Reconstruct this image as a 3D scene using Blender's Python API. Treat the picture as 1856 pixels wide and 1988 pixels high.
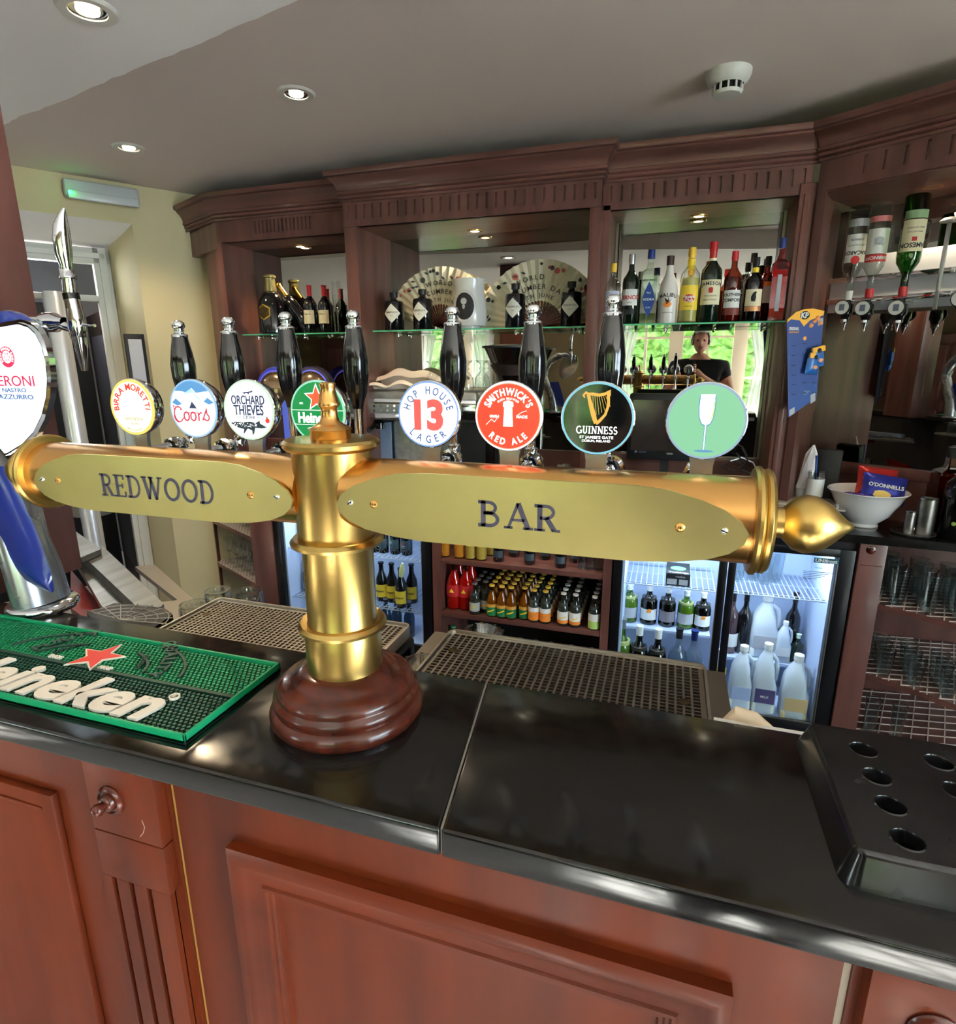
import bpy, bmesh, math, random
from mathutils import Vector, Matrix
for o in list(bpy.data.objects): bpy.data.objects.remove(o)
random.seed(7)
C = bpy.context.scene.collection
R = math.radians
# ---------------------------------------------------------------- camera
F = 1144.45; PITCH = R(14.185); ROLL = R(-.203); YAW = R(17.93); CAM = Vector((0, 0, 1.56))
cp, sp, cr, sr = math.cos(PITCH), math.sin(PITCH), math.cos(ROLL), math.sin(ROLL)
_f = Vector((0, cp, -sp)); _u = Vector((0, sp, cp)); _r = Vector((1, 0, 0))
Rz = Matrix.Rotation(YAW, 3, 'Z')
cR = Rz @ (cr*_r + sr*_u); cU = Rz @ (-sr*_r + cr*_u); cF = Rz @ _f
cd = bpy.data.cameras.new('camera'); cam = bpy.data.objects.new('camera', cd); C.objects.link(cam)
cd.sensor_fit = 'HORIZONTAL'; cd.sensor_width = 36; cd.lens = F/1856*36; cd.clip_start = .02
m4 = Matrix((cR, cU, -cF)).transposed().to_4x4(); m4.translation = CAM; cam.matrix_world = m4
bpy.context.scene.camera = cam
# ---------------------------------------------------------------- world and exposure
sc = bpy.context.scene
sc.view_settings.view_transform = 'Standard'; sc.view_settings.look = 'None'
sc.view_settings.gamma = 1; sc.view_settings.use_curve_mapping = False; sc.view_settings.exposure = 0.58
sc.cycles.transparent_max_bounces = 40
w = bpy.data.worlds.new('world'); sc.world = w; w.use_nodes = True
bg = w.node_tree.nodes['Background']; bg.inputs[0].default_value = (.76, .88, 1, 1); bg.inputs[1].default_value = 17.0
def lamp(name, kind, loc, energy, color=(1, 1, 1), rot=(0, 0, 0), size=.1, sy=None, spot=None, portal=False):
    l = bpy.data.lights.new(name, kind); l.energy = energy; l.color = color
    if kind == 'AREA':
        l.size = size
        if sy: l.shape = 'RECTANGLE'; l.size_y = sy
        if portal: l.cycles.is_portal = True
    else: (setattr(l, 'shadow_soft_size', size) if kind != 'SUN' else None)
    if spot: l.spot_size = R(spot); l.spot_blend = .6
    o = bpy.data.objects.new(name, l); C.objects.link(o); o.location = loc; o.rotation_euler = rot
    return o
WARM = (1, .78, .5)
sn = lamp('sun', 'SUN', (0, -9, 8), 78, (1, .97, .93), rot=(R(46), 0, R(-14)), size=.02); sn.data.angle = R(1.5)
# ---------------------------------------------------------------- helpers
def ray(x, y): return cF*F + cR*(x-928) - cU*(y-994)
def px(x, y, X=None, Y=None, Z=None):
    d = ray(x, y)
    k = (X/d.x) if X is not None else (Y/d.y) if Y is not None else ((Z-CAM.z)/d.z)
    return CAM + d*k
def pl(x, y, P0, n):
    d = ray(x, y); return CAM + d*((Vector(P0)-CAM).dot(Vector(n))/d.dot(Vector(n)))
def lin(c):
    c = c/255.0
    return c/12.92 if c <= .04045 else ((c+.055)/1.055)**2.4
MATS = {}
def mat(name, col, rough=.5, metal=0, trans=0, emis=None, estr=1.0, ior=1.45, coat=0, vary=None, scale=(8, 8, 8), bump=0, alpha=1, spec=.5, rv=0, detail=5):
    if name in MATS: return MATS[name]
    m = bpy.data.materials.new(name); m.use_nodes = True; nt = m.node_tree; p = nt.nodes['Principled BSDF']
    c = tuple(lin(v) for v in col)+(1,)
    p.inputs['Base Color'].default_value = c; p.inputs['Roughness'].default_value = rough; p.inputs['Metallic'].default_value = metal
    p.inputs['Transmission Weight'].default_value = trans; p.inputs['IOR'].default_value = ior; p.inputs['Coat Weight'].default_value = coat
    p.inputs['Coat Roughness'].default_value = .08; p.inputs['Specular IOR Level'].default_value = spec; p.inputs['Alpha'].default_value = alpha
    if emis is not None:
        p.inputs['Emission Color'].default_value = tuple(lin(v) for v in emis)+(1,); p.inputs['Emission Strength'].default_value = estr
    if vary or bump or rv:
        tc = nt.nodes.new('ShaderNodeTexCoord'); mp = nt.nodes.new('ShaderNodeMapping'); nz = nt.nodes.new('ShaderNodeTexNoise')
        mp.inputs['Scale'].default_value = scale; nz.inputs['Scale'].default_value = 1; nz.inputs['Detail'].default_value = detail
        nt.links.new(tc.outputs['Object'], mp.inputs[0]); nt.links.new(mp.outputs[0], nz.inputs[0])
        if vary:
            r_ = nt.nodes.new('ShaderNodeValToRGB'); r_.color_ramp.elements[0].position = .33; r_.color_ramp.elements[1].position = .68
            r_.color_ramp.elements[0].color = c; r_.color_ramp.elements[1].color = tuple(lin(v) for v in vary)+(1,)
            nt.links.new(nz.outputs[0], r_.inputs[0]); nt.links.new(r_.outputs[0], p.inputs['Base Color'])
        if rv:
            mr = nt.nodes.new('ShaderNodeMapRange'); mr.inputs['To Min'].default_value = rough; mr.inputs['To Max'].default_value = rough+rv
            mr.inputs['From Min'].default_value = .3; mr.inputs['From Max'].default_value = .7
            nt.links.new(nz.outputs[0], mr.inputs[0]); nt.links.new(mr.outputs[0], p.inputs['Roughness'])
        if bump:
            b = nt.nodes.new('ShaderNodeBump'); b.inputs['Strength'].default_value = bump; b.inputs['Distance'].default_value = .002
            nt.links.new(nz.outputs[0], b.inputs['Height']); nt.links.new(b.outputs[0], p.inputs['Normal'])
    MATS[name] = m; return m
def clear(name, tint=(255, 255, 255), refl=1.0, rough=0.0):     # thin clear glass: fresnel mix of transparency and reflection
    if name in MATS: return MATS[name]
    m = bpy.data.materials.new(name); m.use_nodes = True; nt = m.node_tree; nt.nodes.clear()
    o = nt.nodes.new('ShaderNodeOutputMaterial'); t = nt.nodes.new('ShaderNodeBsdfTransparent'); g = nt.nodes.new('ShaderNodeBsdfGlossy')
    f = nt.nodes.new('ShaderNodeLayerWeight'); f.inputs[0].default_value = .5; pw = nt.nodes.new('ShaderNodeMath'); pw.operation = 'POWER'; pw.inputs[1].default_value = 4; ad = nt.nodes.new('ShaderNodeMath'); ad.operation = 'MULTIPLY_ADD'; ad.inputs[1].default_value = .72; ad.inputs[2].default_value = .035
    nt.links.new(f.outputs['Facing'], pw.inputs[0]); nt.links.new(pw.outputs[0], ad.inputs[0]); x = nt.nodes.new('ShaderNodeMixShader'); mu = nt.nodes.new('ShaderNodeMath')
    mu.operation = 'MULTIPLY'; mu.inputs[1].default_value = refl; mu.use_clamp = True
    t.inputs[0].default_value = tuple(lin(v) for v in tint)+(1,); g.inputs['Roughness'].default_value = rough
    nt.links.new(ad.outputs[0], mu.inputs[0]); nt.links.new(mu.outputs[0], x.inputs[0]); nt.links.new(t.outputs[0], x.inputs[1]); nt.links.new(g.outputs[0], x.inputs[2]); nt.links.new(x.outputs[0], o.inputs[0])
    MATS[name] = m; return m
I4 = Matrix.Identity(4)
def T(x, y=0, z=0): return Matrix.Translation(Vector(x) if not isinstance(x, (int, float)) else Vector((x, y, z)))
FRONT = Matrix(((1, 0, 0, 0), (0, 0, -1, 0), (0, 1, 0, 0), (0, 0, 0, 1)))   # local x->X, y->Z, z->-Y
def FR(x, y=0, z=0): return T(x, y, z) @ FRONT
def arc(cx, cy, rx, ry, a0, a1, n=14):
    return [(cx+rx*math.cos(R(a0+(a1-a0)*i/n)), cy+ry*math.sin(R(a0+(a1-a0)*i/n))) for i in range(n+1)]
_tc = {}
def textmesh(s, bold):
    k = (s, bold)
    if k in _tc: return _tc[k]
    cu = bpy.data.curves.new('t', 'FONT'); cu.body = s; cu.size = 1; cu.offset = bold; cu.resolution_u = 4; cu.extrude = .5
    o = bpy.data.objects.new('t', cu); me = bpy.data.meshes.new_from_object(o)
    v = [tuple(q.co) for q in me.vertices]; f = [tuple(q.vertices) for q in me.polygons]
    bpy.data.objects.remove(o); bpy.data.curves.remove(cu); bpy.data.meshes.remove(me)
    _tc[k] = (v, f); return _tc[k]
MW = {}
class B:
    def __init__(s): s.b = bmesh.new()
    def add(s, vs, fs, M=I4):
        vv = [s.b.verts.new(M @ Vector(v)) for v in vs]
        for f in fs:
            try: s.b.faces.new([vv[i] for i in f])
            except ValueError: pass
        return s
    def box(s, x0, x1, y0, y1, z0, z1, bev=0, M=I4, seg=2):
        x0, x1 = min(x0, x1), max(x0, x1); y0, y1 = min(y0, y1), max(y0, y1); z0, z1 = min(z0, z1), max(z0, z1)
        v = [(x0, y0, z0), (x1, y0, z0), (x1, y1, z0), (x0, y1, z0), (x0, y0, z1), (x1, y0, z1), (x1, y1, z1), (x0, y1, z1)]
        f = [(0, 3, 2, 1), (4, 5, 6, 7), (0, 1, 5, 4), (1, 2, 6, 5), (2, 3, 7, 6), (3, 0, 4, 7)]
        if bev:
            t = bmesh.new(); vv = [t.verts.new(q) for q in v]
            for q in f: t.faces.new([vv[i] for i in q])
            bmesh.ops.bevel(t, geom=t.edges[:], offset=bev, segments=seg, affect='EDGES', profile=.5)
            t.verts.index_update(); v = [tuple(q.co) for q in t.verts]; f = [tuple(q.index for q in g.verts) for g in t.faces]; t.free()
        return s.add(v, f, M)
    def lathe(s, prof, n=28, M=I4, a0=0, a1=360, closed=False):
        full = abs(a1-a0) >= 359.9; k = n if full else n+1; vs = []; fs = []; idx = []
        for (r, z) in prof:
            if r < 1e-6 and full: idx.append([len(vs)]); vs.append((0, 0, z)); continue
            row = []
            for i in range(k):
                a = R(a0+(a1-a0)*i/n); row.append(len(vs)); vs.append((r*math.cos(a), r*math.sin(a), z))
            idx.append(row)
        for a, b in zip(idx, idx[1:]):
            for i in range(n):
                j = (i+1) % k if full else i+1
                if len(a) == 1 and len(b) == 1: continue
                if len(a) == 1: fs.append((a[0], b[j], b[i]))
                elif len(b) == 1: fs.append((a[i], a[j], b[0]))
                else: fs.append((a[i], a[j], b[j], b[i]))
        return s.add(vs, fs, M)
    def cyl(s, p0, p1, r0, r1=None, n=18, caps=True):
        p0 = Vector(p0); p1 = Vector(p1); d = p1-p0; r1 = r0 if r1 is None else r1
        M = T(p0) @ d.to_track_quat('Z', 'Y').to_matrix().to_4x4(); L = d.length
        pr = [(r0, 0), (r1, L)]
        if caps: pr = [(0, 0)]+pr+[(0, L)]
        return s.lathe(pr, n, M)
    def prism(s, pts, h, M=I4, z0=0):
        n = len(pts); a = sum(pts[i][0]*pts[(i+1) % n][1]-pts[(i+1) % n][0]*pts[i][1] for i in range(n))
        if a < 0: pts = pts[::-1]
        v = [(p[0], p[1], z0) for p in pts]+[(p[0], p[1], z0+h) for p in pts]
        f = [tuple(range(n))[::-1], tuple(range(n, 2*n))]+[(i, (i+1) % n, (i+1) % n+n, i+n) for i in range(n)]
        return s.add(v, f, M)
    def tube(s, path, r, n=10, caps=True, flat=1.0):
        P = [Vector(p) for p in path]; rs = r if isinstance(r, (list, tuple)) else [r]*len(P); vs = []; fs = []
        up = Vector((0, 0, 1)); pn = None
        for i, p in enumerate(P):
            d = (P[min(i+1, len(P)-1)]-P[max(i-1, 0)]).normalized()
            if pn is None:
                nn = d.cross(up);
                if nn.length < 1e-3: nn = d.cross(Vector((0, 1, 0)))
                nn.normalize()
            else: nn = (pn-d*pn.dot(d)).normalized()
            pn = nn; bb = d.cross(nn)
            for k in range(n):
                a = 2*math.pi*k/n; vs.append(p+nn*rs[i]*math.cos(a)+bb*rs[i]*flat*math.sin(a))
        for i in range(len(P)-1):
            for k in range(n): fs.append((i*n+k, i*n+(k+1) % n, (i+1)*n+(k+1) % n, (i+1)*n+k))
        if caps: fs += [tuple(range(n))[::-1], tuple(range((len(P)-1)*n, len(P)*n))]
        return s.add(vs, fs)
    def ribbon(s, pts, wd, h, M=I4, closed=False, z0=0):
        P = [Vector((p[0], p[1])) for p in pts]; n = len(P); L = []; Rr = []; ws = wd if isinstance(wd, (list, tuple)) else [wd]*n
        for i in range(n):
            a = P[(i-1) % n] if (closed or i > 0) else P[i]; b = P[(i+1) % n] if (closed or i < n-1) else P[i]
            d1 = (P[i]-a); d2 = (b-P[i])
            if d1.length < 1e-9: d1 = d2
            if d2.length < 1e-9: d2 = d1
            d1 = d1.normalized(); d2 = d2.normalized(); t = (d1+d2)
            t = t.normalized() if t.length > 1e-6 else d1
            nn = Vector((-t.y, t.x)); k = max(.35, nn.dot(Vector((-d1.y, d1.x)))); L.append(P[i]+nn*ws[i]/2/k); Rr.append(P[i]-nn*ws[i]/2/k)
        vs = [(q.x, q.y, z0) for q in L]+[(q.x, q.y, z0) for q in Rr]+[(q.x, q.y, z0+h) for q in L]+[(q.x, q.y, z0+h) for q in Rr]; fs = []
        for i in range(n if closed else n-1):
            j = (i+1) % n; fs += [(2*n+i, 3*n+i, 3*n+j, 2*n+j), (i, j, n+j, n+i), (i, 2*n+i, 2*n+j, j), (n+i, n+j, 3*n+j, 3*n+i)]
        if not closed: fs += [(0, n, 3*n, 2*n), (n-1, 3*n-1, 4*n-1, 2*n-1)]
        return s.add(vs, fs, M)
    def text(s, t, size, M=I4, bold=0, h=.0004, sx=1, shear=0, al='c', z0=0):
        v, f = textmesh(t, bold)
        if not v: return s
        xs = [q[0] for q in v]; ys = [q[1] for q in v]; x0, x1 = min(xs), max(xs); cx = {'c': (x0+x1)/2, 'l': x0, 'r': x1}[al]; cy = .35
        return s.add([((q[0]-cx)*size*sx+(q[1]-cy)*size*shear, (q[1]-cy)*size, z0+(q[2]+.5)*h) for q in v], f, M)
    def arctext(s, t, size, rad, a_mid, M=I4, bold=0, h=.0004, inside=False, sp=.12, sx=1, z0=0):
        ws = []
        for ch in t:
            if ch == ' ': ws.append(.3); continue
            v, _ = textmesh(ch, bold); xs = [q[0] for q in v]; ws.append((max(xs)-min(xs))*sx)
        tot = (sum(ws)+sp*(len(t)-1))*size/rad; a = -tot/2
        for ch, wd in zip(t, ws):
            mid = a+wd*size/rad/2
            if ch != ' ':
                if not inside: an = R(a_mid)-mid; MM = M @ T(rad*math.cos(an), rad*math.sin(an), 0) @ Matrix.Rotation(an-math.pi/2, 4, 'Z')
                else: an = R(a_mid)+mid; MM = M @ T(rad*math.cos(an), rad*math.sin(an), 0) @ Matrix.Rotation(an+math.pi/2, 4, 'Z')
                s.text(ch, size, MM, bold, h, sx, z0=z0)
            a += (wd+sp)*size/rad
        return s
    def serif(s, t, hgt, M=I4, h=.0004, sx=1.0, k=1.0, z0=0):
        tot = sum(SERIF[c][0] for c in t); x = -tot/2
        for c in t:
            for pts, wd in SERIF[c][1]:
                s.ribbon([((x+p[0])*hgt*sx, (p[1]-.5)*hgt) for p in pts], wd*hgt*k, h, M, z0=z0)
            x += SERIF[c][0]
        return s
    def disc(s, r, h, M=I4, n=40, sy=1, z0=0): return s.prism([(r*math.cos(2*math.pi*i/n), r*sy*math.sin(2*math.pi*i/n)) for i in range(n)], h, M, z0)
    def ring(s, r, wd, h, M=I4, n=48, z0=0): return s.ribbon([(r*math.cos(2*math.pi*i/n), r*math.sin(2*math.pi*i/n)) for i in range(n)], wd, h, M, True, z0)
    def wrap(s, rad):
        for k in range(-9, 10):
            bmesh.ops.bisect_plane(s.b, geom=s.b.verts[:]+s.b.edges[:]+s.b.faces[:], plane_co=(k*rad*.17+.00001, 0, 0), plane_no=(1, 0, 0))
        return s.wrap2(rad)
    def wrap2(s, rad):       # bend a drawing made in XZ (front = -Y) around a cylinder of that radius
        for v in s.b.verts:
            a = v.co.x/rad; d = rad-v.co.y if v.co.y < 0 else rad
            d = rad+(-v.co.y); v.co.x = d*math.sin(a); v.co.y = -d*math.cos(a)
        return s
    def obj(s, name, m, parent=None, smooth=38, label=None):
        me = bpy.data.meshes.new(name)
        if parent is not None: s.b.transform(MW[parent.name].inverted())
        bmesh.ops.recalc_face_normals(s.b, faces=s.b.faces[:])
        s.b.to_mesh(me); s.b.free()
        if smooth:
            for p in me.polygons: p.use_smooth = True
            me.set_sharp_from_angle(angle=R(smooth))
        me.materials.append(m)
        o = bpy.data.objects.new(name, me); C.objects.link(o)
        if parent is not None: o.parent = parent; MW[o.name] = MW[parent.name]
        else: MW[o.name] = I4.copy()
        if label: o['label'] = label
        return o
def thing(name, label, cat, loc=(0, 0, 0), group=None, rz=0):
    o = bpy.data.objects.new(name, None); C.objects.link(o); o.empty_display_size = .05
    M = T(Vector(loc)) @ Matrix.Rotation(rz, 4, 'Z'); o.location = loc; o.rotation_euler = (0, 0, rz); MW[o.name] = M
    o['label'] = label; o['category'] = cat
    if group: o['group'] = group
    return o
def tag(o, label, cat, group=None):
    o['label'] = label; o['category'] = cat
    if group: o['group'] = group
    return o
def struct(o): o['kind'] = 'structure'; return o
def dup(root, loc, label=None, rz=None, scale=None, group=None):
    c = root.copy(); C.objects.link(c); c.location = loc
    if rz is not None: c.rotation_euler = (root.rotation_euler[0], root.rotation_euler[1], rz)
    if scale: c.scale = (scale,)*3
    if label: c['label'] = label
    if group: c['group'] = group
    for ch in list(root.children):
        d = ch.copy(); C.objects.link(d); d.parent = c
        for g in list(ch.children):
            e = g.copy(); C.objects.link(e); e.parent = d
    return c
W_, t_ = .17, .085
SERIF = {
 'I': (.46, [([(.23, 0), (.23, 1)], W_), ([(.06, .03), (.40, .03)], t_), ([(.06, .97), (.40, .97)], t_)]),
 'R': (.84, [([(.2, 0), (.2, 1)], W_), ([(.03, .03), (.37, .03)], t_), ([(.03, .96)]+arc(.38, .73, .24, .23, 90, -90)+[(.2, .5)], .11), ([(.40, .52), (.66, .04)], W_), ([(.58, .03), (.84, .03)], t_)]),
 'E': (.76, [([(.2, 0), (.2, 1)], W_), ([(.03, .03), (.66, .03)], t_), ([(.03, .97), (.62, .97)], t_), ([(.2, .5), (.52, .5)], t_), ([(.60, .99), (.60, .78)], t_), ([(.65, .01), (.65, .25)], t_), ([(.52, .4), (.52, .6)], t_)]),
 'D': (.92, [([(.2, 0), (.2, 1)], W_), ([(.03, .96)]+arc(.38, .5, .36, .46, 90, -90)+[(.03, .04)], .12)]),
 'W': (1.22, [([(.14, 1), (.38, 0)], W_), ([(.38, 0), (.6, .95)], .1), ([(.52, 1), (.78, 0)], W_), ([(.78, 0), (1.04, 1)], .1), ([(0, .97), (.3, .97)], t_), ([(.42, .97), (.68, .97)], t_), ([(.92, .97), (1.18, .97)], t_)]),
 'O': (.98, [(arc(.49, .5, .37, .45, 0, 360, 28), .14)]),
 'B': (.86, [([(.2, 0), (.2, 1)], W_), ([(.03, .96)]+arc(.38, .75, .22, .21, 90, -90)+[(.2, .54)], .11), ([(.2, .54)]+arc(.40, .29, .27, .25, 90, -90)+[(.03, .04)], .12)]),
 'A': (.96, [([(.16, 0), (.47, 1.0)], .1), ([(.47, 1.0), (.8, 0)], W_), ([(.26, .34), (.68, .34)], t_), ([(.02, .03), (.3, .03)], t_), ([(.64, .03), (.95, .03)], t_)]),
 'G': (.94, [(arc(.48, .5, .37, .45, 50, 330, 20), .14), ([(.8, .06), (.8, .45)], W_), ([(.62, .45), (.95, .45)], t_)]),
 'U': (.86, [([(.22, 1), (.22, .35)]+arc(.43, .33, .21, .29, 180, 360), .14), ([(.64, .33), (.64, 1)], .1), ([(.05, .97), (.38, .97)], t_), ([(.52, .97), (.78, .97)], t_)]),
 'N': (.92, [([(.2, 0), (.2, 1)], .1), ([(.16, 1), (.74, 0)], W_), ([(.74, 0), (.74, 1)], .1), ([(.04, .03), (.34, .03)], t_), ([(.6, .97), (.88, .97)], t_), ([(.02, .97), (.2, .97)], t_)]),
 'S': (.66, [(arc(.33, .72, .2, .23, 30, 250, 12)+arc(.33, .27, .22, .24, 70, -150, 12), .14)]),
}
# ---------------------------------------------------------------- materials
M_wood = mat('dark_mahogany', (112, 72, 64), .34, vary=(82, 52, 47), scale=(14, 14, 1.6), bump=.08, coat=.12)
M_woodx = mat('dark_mahogany_rail', (112, 72, 64), .3, vary=(82, 52, 47), scale=(1.6, 14, 14), bump=.08, coat=.12)
M_red = mat('red_mahogany', (103, 38, 9), .5, vary=(76, 25, 6), scale=(11, 11, 1.3), bump=.05, coat=.04, spec=.3)
M_redx = mat('red_mahogany_rail', (105, 38, 9), .45, vary=(76, 25, 6), scale=(1.3, 11, 11), bump=.05, coat=.06, spec=.3)
M_turn = mat('turned_mahogany', (92, 35, 20), .24, vary=(62, 24, 15), scale=(30, 30, 9), coat=.25)
M_brass = mat('aged_brass', (200, 168, 98), .27, 1, rv=.06, scale=(9, 9, 3))
M_copper = mat('copper_brass', (212, 160, 94), .22, 1, rv=.06, scale=(3, 9, 9))
M_plate = mat('sign_brass', (232, 216, 146), .3, 1, vary=(212, 196, 128), scale=(5, 20, 7), rv=.14)
M_ink = mat('engraved_ink', (66, 62, 78), .6)
M_chrome = mat('chrome', (225, 228, 232), .07, 1)
M_steel = mat('brushed_steel', (176, 176, 174), .28, 1, vary=(150, 150, 148), scale=(30, 3, 30), rv=.1)
M_steelm = mat('steel_matt', (158, 150, 140), .36, 1)
M_blackg = mat('black_gloss', (13, 13, 16), .12, coat=.6)
M_blackm = mat('black_matt', (20, 20, 23), .45)
M_dark = mat('dark_void', (12, 11, 11), .8)
M_white = mat('white_plastic', (226, 224, 218), .4)
M_paper = mat('white_paper', (230, 228, 222), .7)
M_glass = clear('clear_glass'); M_glassx = clear('cut_glass', (246, 248, 247), 3.2, .02); M_glasst = clear('tumbler_glass', (240, 244, 244), 2.2, .03); M_pane = clear('pane_glass', (246, 250, 250), .7)
M_gedge = mat('green_glass_edge', (110, 220, 170), .15, emis=(60, 160, 110), estr=.0, trans=.4)
M_mirror = mat('mirror_dimmed', (176, 174, 166), .012, 1)  # mirror tint darkened to dim the reflected windows and ceiling
M_granite = mat('black_granite', (15, 14, 14), .1, vary=(26, 24, 22), scale=(34, 34, 34), rv=.1, detail=9, coat=.3)
M_ceil = mat('ceiling_shaded_tone', (214, 199, 192), .9)  # darker tone stands for the weaker light on the main ceiling
M_ceil2 = mat('bulkhead_daylit_tone', (244, 240, 238), .9)  # paler tone stands for window light falling on the bulkhead
M_beige = mat('beige_wall', (202, 190, 152), .75, vary=(196, 184, 144), scale=(2, 2, 2)); M_olive = mat('olive_wall', (104, 88, 60), .8)
M_frame = mat('white_gloss_paint', (205, 204, 196), .35)
def glow(name, col, s=1.0): return mat('lit_'+name, (20, 20, 20), .3, emis=col, estr=s*.86)
L_white = glow('white', (255, 255, 250), 1.9); L_spot = glow('bulb', (255, 244, 214), 14); L_red = glow('red', (235, 60, 50), 1.05); L_blue = glow('blue', (70, 110, 180), .8)
L_navy = glow('navy', (52, 62, 110), .6)
# ---------------------------------------------------------------- the room
CZ, BZ, FZ = 2.53, 2.40, -.15
A0 = Vector((-2.83, 3.05, 0)); DW = Vector((-.537, -.843, 0)).normalized(); NW = Vector((.843, -.537, 0)).normalized()
b = B(); b.box(-6.6, 4.2, -2.75, 3.7, CZ, CZ+.1); ce = struct(b.obj('ceiling', M_ceil))
# lower bulkhead over the customers' side, its edge a little uneven
e = [px(x, y, Z=BZ) for x, y in ((-60, 262), (4, 246), (40, 226), (100, 205), (200, 160), (300, 120), (390, 84), (480, 44), (580, 0), (760, -78), (1100, -230))]
pts = [(q.x, q.y) for q in e]
P2 = []
for i in range(len(pts)-1):
    for k in range(5):
        t = k/5; P2.append((pts[i][0]*(1-t)+pts[i+1][0]*t, pts[i][1]*(1-t)+pts[i+1][1]*t+random.uniform(-.004, .004)))
P2 += [pts[-1], (3.2, .05), (4.1, -.2), (4.1, -2.72), (-6.5, -2.72), (-6.5, pts[0][1]+.1)]
b = B(); b.prism(P2, CZ-BZ, T(0, 0, BZ)); struct(b.obj('trim_1', M_ceil2, smooth=0))
b = B(); b.box(-6.6, 4.2, -2.75, 6.5, FZ-.1, FZ); struct(b.obj('floor', mat('floor_tile', (206, 200, 194), .5, vary=(190, 184, 178), scale=(3, 3, 3))))
b = B(); b.box(-2.9, 4.1, .60, 3.6, FZ, FZ+.012); struct(b.obj('floor_bar', mat('bar_floor_mat', (44, 38, 36), .7)))
b = B(); b.box(-3.2, 4.2, 3.62, 3.72, FZ, CZ); struct(b.obj('wall_back', M_beige))
b = B(); b.box(4.1, 4.2, -2.75, -2.3, FZ, CZ); b.box(4.1, 4.2, .3, 3.7, FZ, CZ); b.box(4.1, 4.2, -2.3, .3, FZ, .2); b.box(4.1, 4.2, -2.3, .3, 2.3, CZ); struct(b.obj('wall_right', M_olive))
b = B(); b.box(-6.6, -6.5, -2.75, 6.5, FZ, CZ); struct(b.obj('wall_left', M_olive))
# end wall by the doorway
def Wp(s, d, z): q = A0+DW*s-NW*d; return (q.x, q.y, z)
WM = Matrix(((DW.x, -NW.x, 0, A0.x), (DW.y, -NW.y, 0, A0.y), (0, 0, 1, 0), (0, 0, 0, 1)))     # local x along the wall, y into the wall
def wl(x, y, d=0):
    q = pl(x, y, A0-NW*d, NW)-A0; return q.dot(DW), q.z
s0, _ = wl(292, 700); zt = wl(300, 440)[1]; sb, zb = wl(209, 485, .42)
b = B(); b.box(-.75, s0, 0, .14, FZ, CZ, M=WM); b.box(s0, 4.6, 0, .14, zt, CZ, M=WM)
for i in range(7):      # rounded reveal
    a0, a1 = i/7, (i+1)/7
    f0 = lambda a: (s0+(sb-s0)*a, .42*a**.8)
    p, q = f0(a0), f0(a1); b.add([(p[0], p[1], FZ), (q[0], q[1], FZ), (q[0], q[1], CZ), (p[0], p[1], CZ)], [(0, 1, 2, 3)], WM)
struct(b.obj('wall_end', M_beige))
b = B(); b.add([(s0-.02, 0, zt), (3.8, 0, zt), (3.8, .5, zb+.0), (sb-.05, .5, zb)], [(0, 1, 2, 3)], WM); struct(b.obj('trim_2', M_ceil2, smooth=0))
# door frame with transom, and the lobby beyond it
dr = thing('door_1', 'white painted door frame with a transom bar in the left wall', 'door', Wp(sb+.4, .42, FZ)); dr['kind'] = 'structure'
def wbox(b, s_0, s_1, d0, d1, z0, z1, bev=0): return b.box(s_0, s_1, d0, d1, z0, z1, bev, WM)
b = B(); wbox(b, sb, sb+.09, .40, .46, FZ, zb, .004); wbox(b, sb+.02, sb+.06, .385, .40, FZ, zb, .003); b.obj('door_jamb', M_frame, dr)
b = B(); wbox(b, sb, 3.6, .40, .46, zb-.09, zb, .004); wbox(b, sb+.03, 3.6, .385, .4, zb-.06, zb-.03); b.obj('door_header', M_frame, dr)
z1 = wl(120, 570, .42)[1]; b = B(); wbox(b, sb+.09, 3.6, .41, .46, z1-.035, z1, .003); b.obj('transom_bar', M_frame, dr)
b = B(); wbox(b, sb+.09, 3.6, .43, .436, z1, zb-.09); b.obj('fanlight_pane', M_pane, dr)
s2 = wl(165, 520, .46)[0]
b = B(); wbox(b, 2.6-.2, 4.6, 1.6, 1.65, FZ, CZ); wbox(b, -1.6, 5.2, 2.2, 2.25, FZ, CZ); wbox(b, 4.6, 4.65, .14, 2.2, FZ, CZ); wbox(b, -.9, -.85, .3, 2.2, FZ, CZ); struct(b.obj('wall_lobby', mat('lobby_paint', (112, 110, 116), .8)))
b = B(); wbox(b, -.9, 4.65, .15, 2.25, CZ-.02, CZ); struct(b.obj('ceiling_lobby', M_ceil))
dd = thing('open_door', 'dark wooden door leaf with a recessed grey panel, standing open beyond the white frame', 'door', Wp(sb+.12, .5, FZ))
a = wl(230, 900, .6)[0]
b = B(); wbox(b, sb+.0, sb+.05, .5, 1.35, FZ, FZ+2.05, .004); b.obj('door_leaf', mat('door_brown', (44, 32, 28), .5, vary=(32, 24, 22), scale=(9, 9, 1)), dd)
b = B(); wbox(b, sb+.051, sb+.056, .62, 1.2, FZ+.25, FZ+.95, .002); wbox(b, sb+.051, sb+.056, .62, 1.2, FZ+1.1, FZ+1.9, .002); b.obj('door_panel', mat('door_grey', (66, 66, 74), .5), dd)
# dark cupboard behind, against the lobby wall
b = B(); wbox(b, sb+.06, sb+1.9, 1.35, 1.58, FZ, z1+.02, .01); tag(b.obj('cupboard', M_dark), 'tall dark cupboard at the back of the lobby behind the doorway', 'cupboard')
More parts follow.
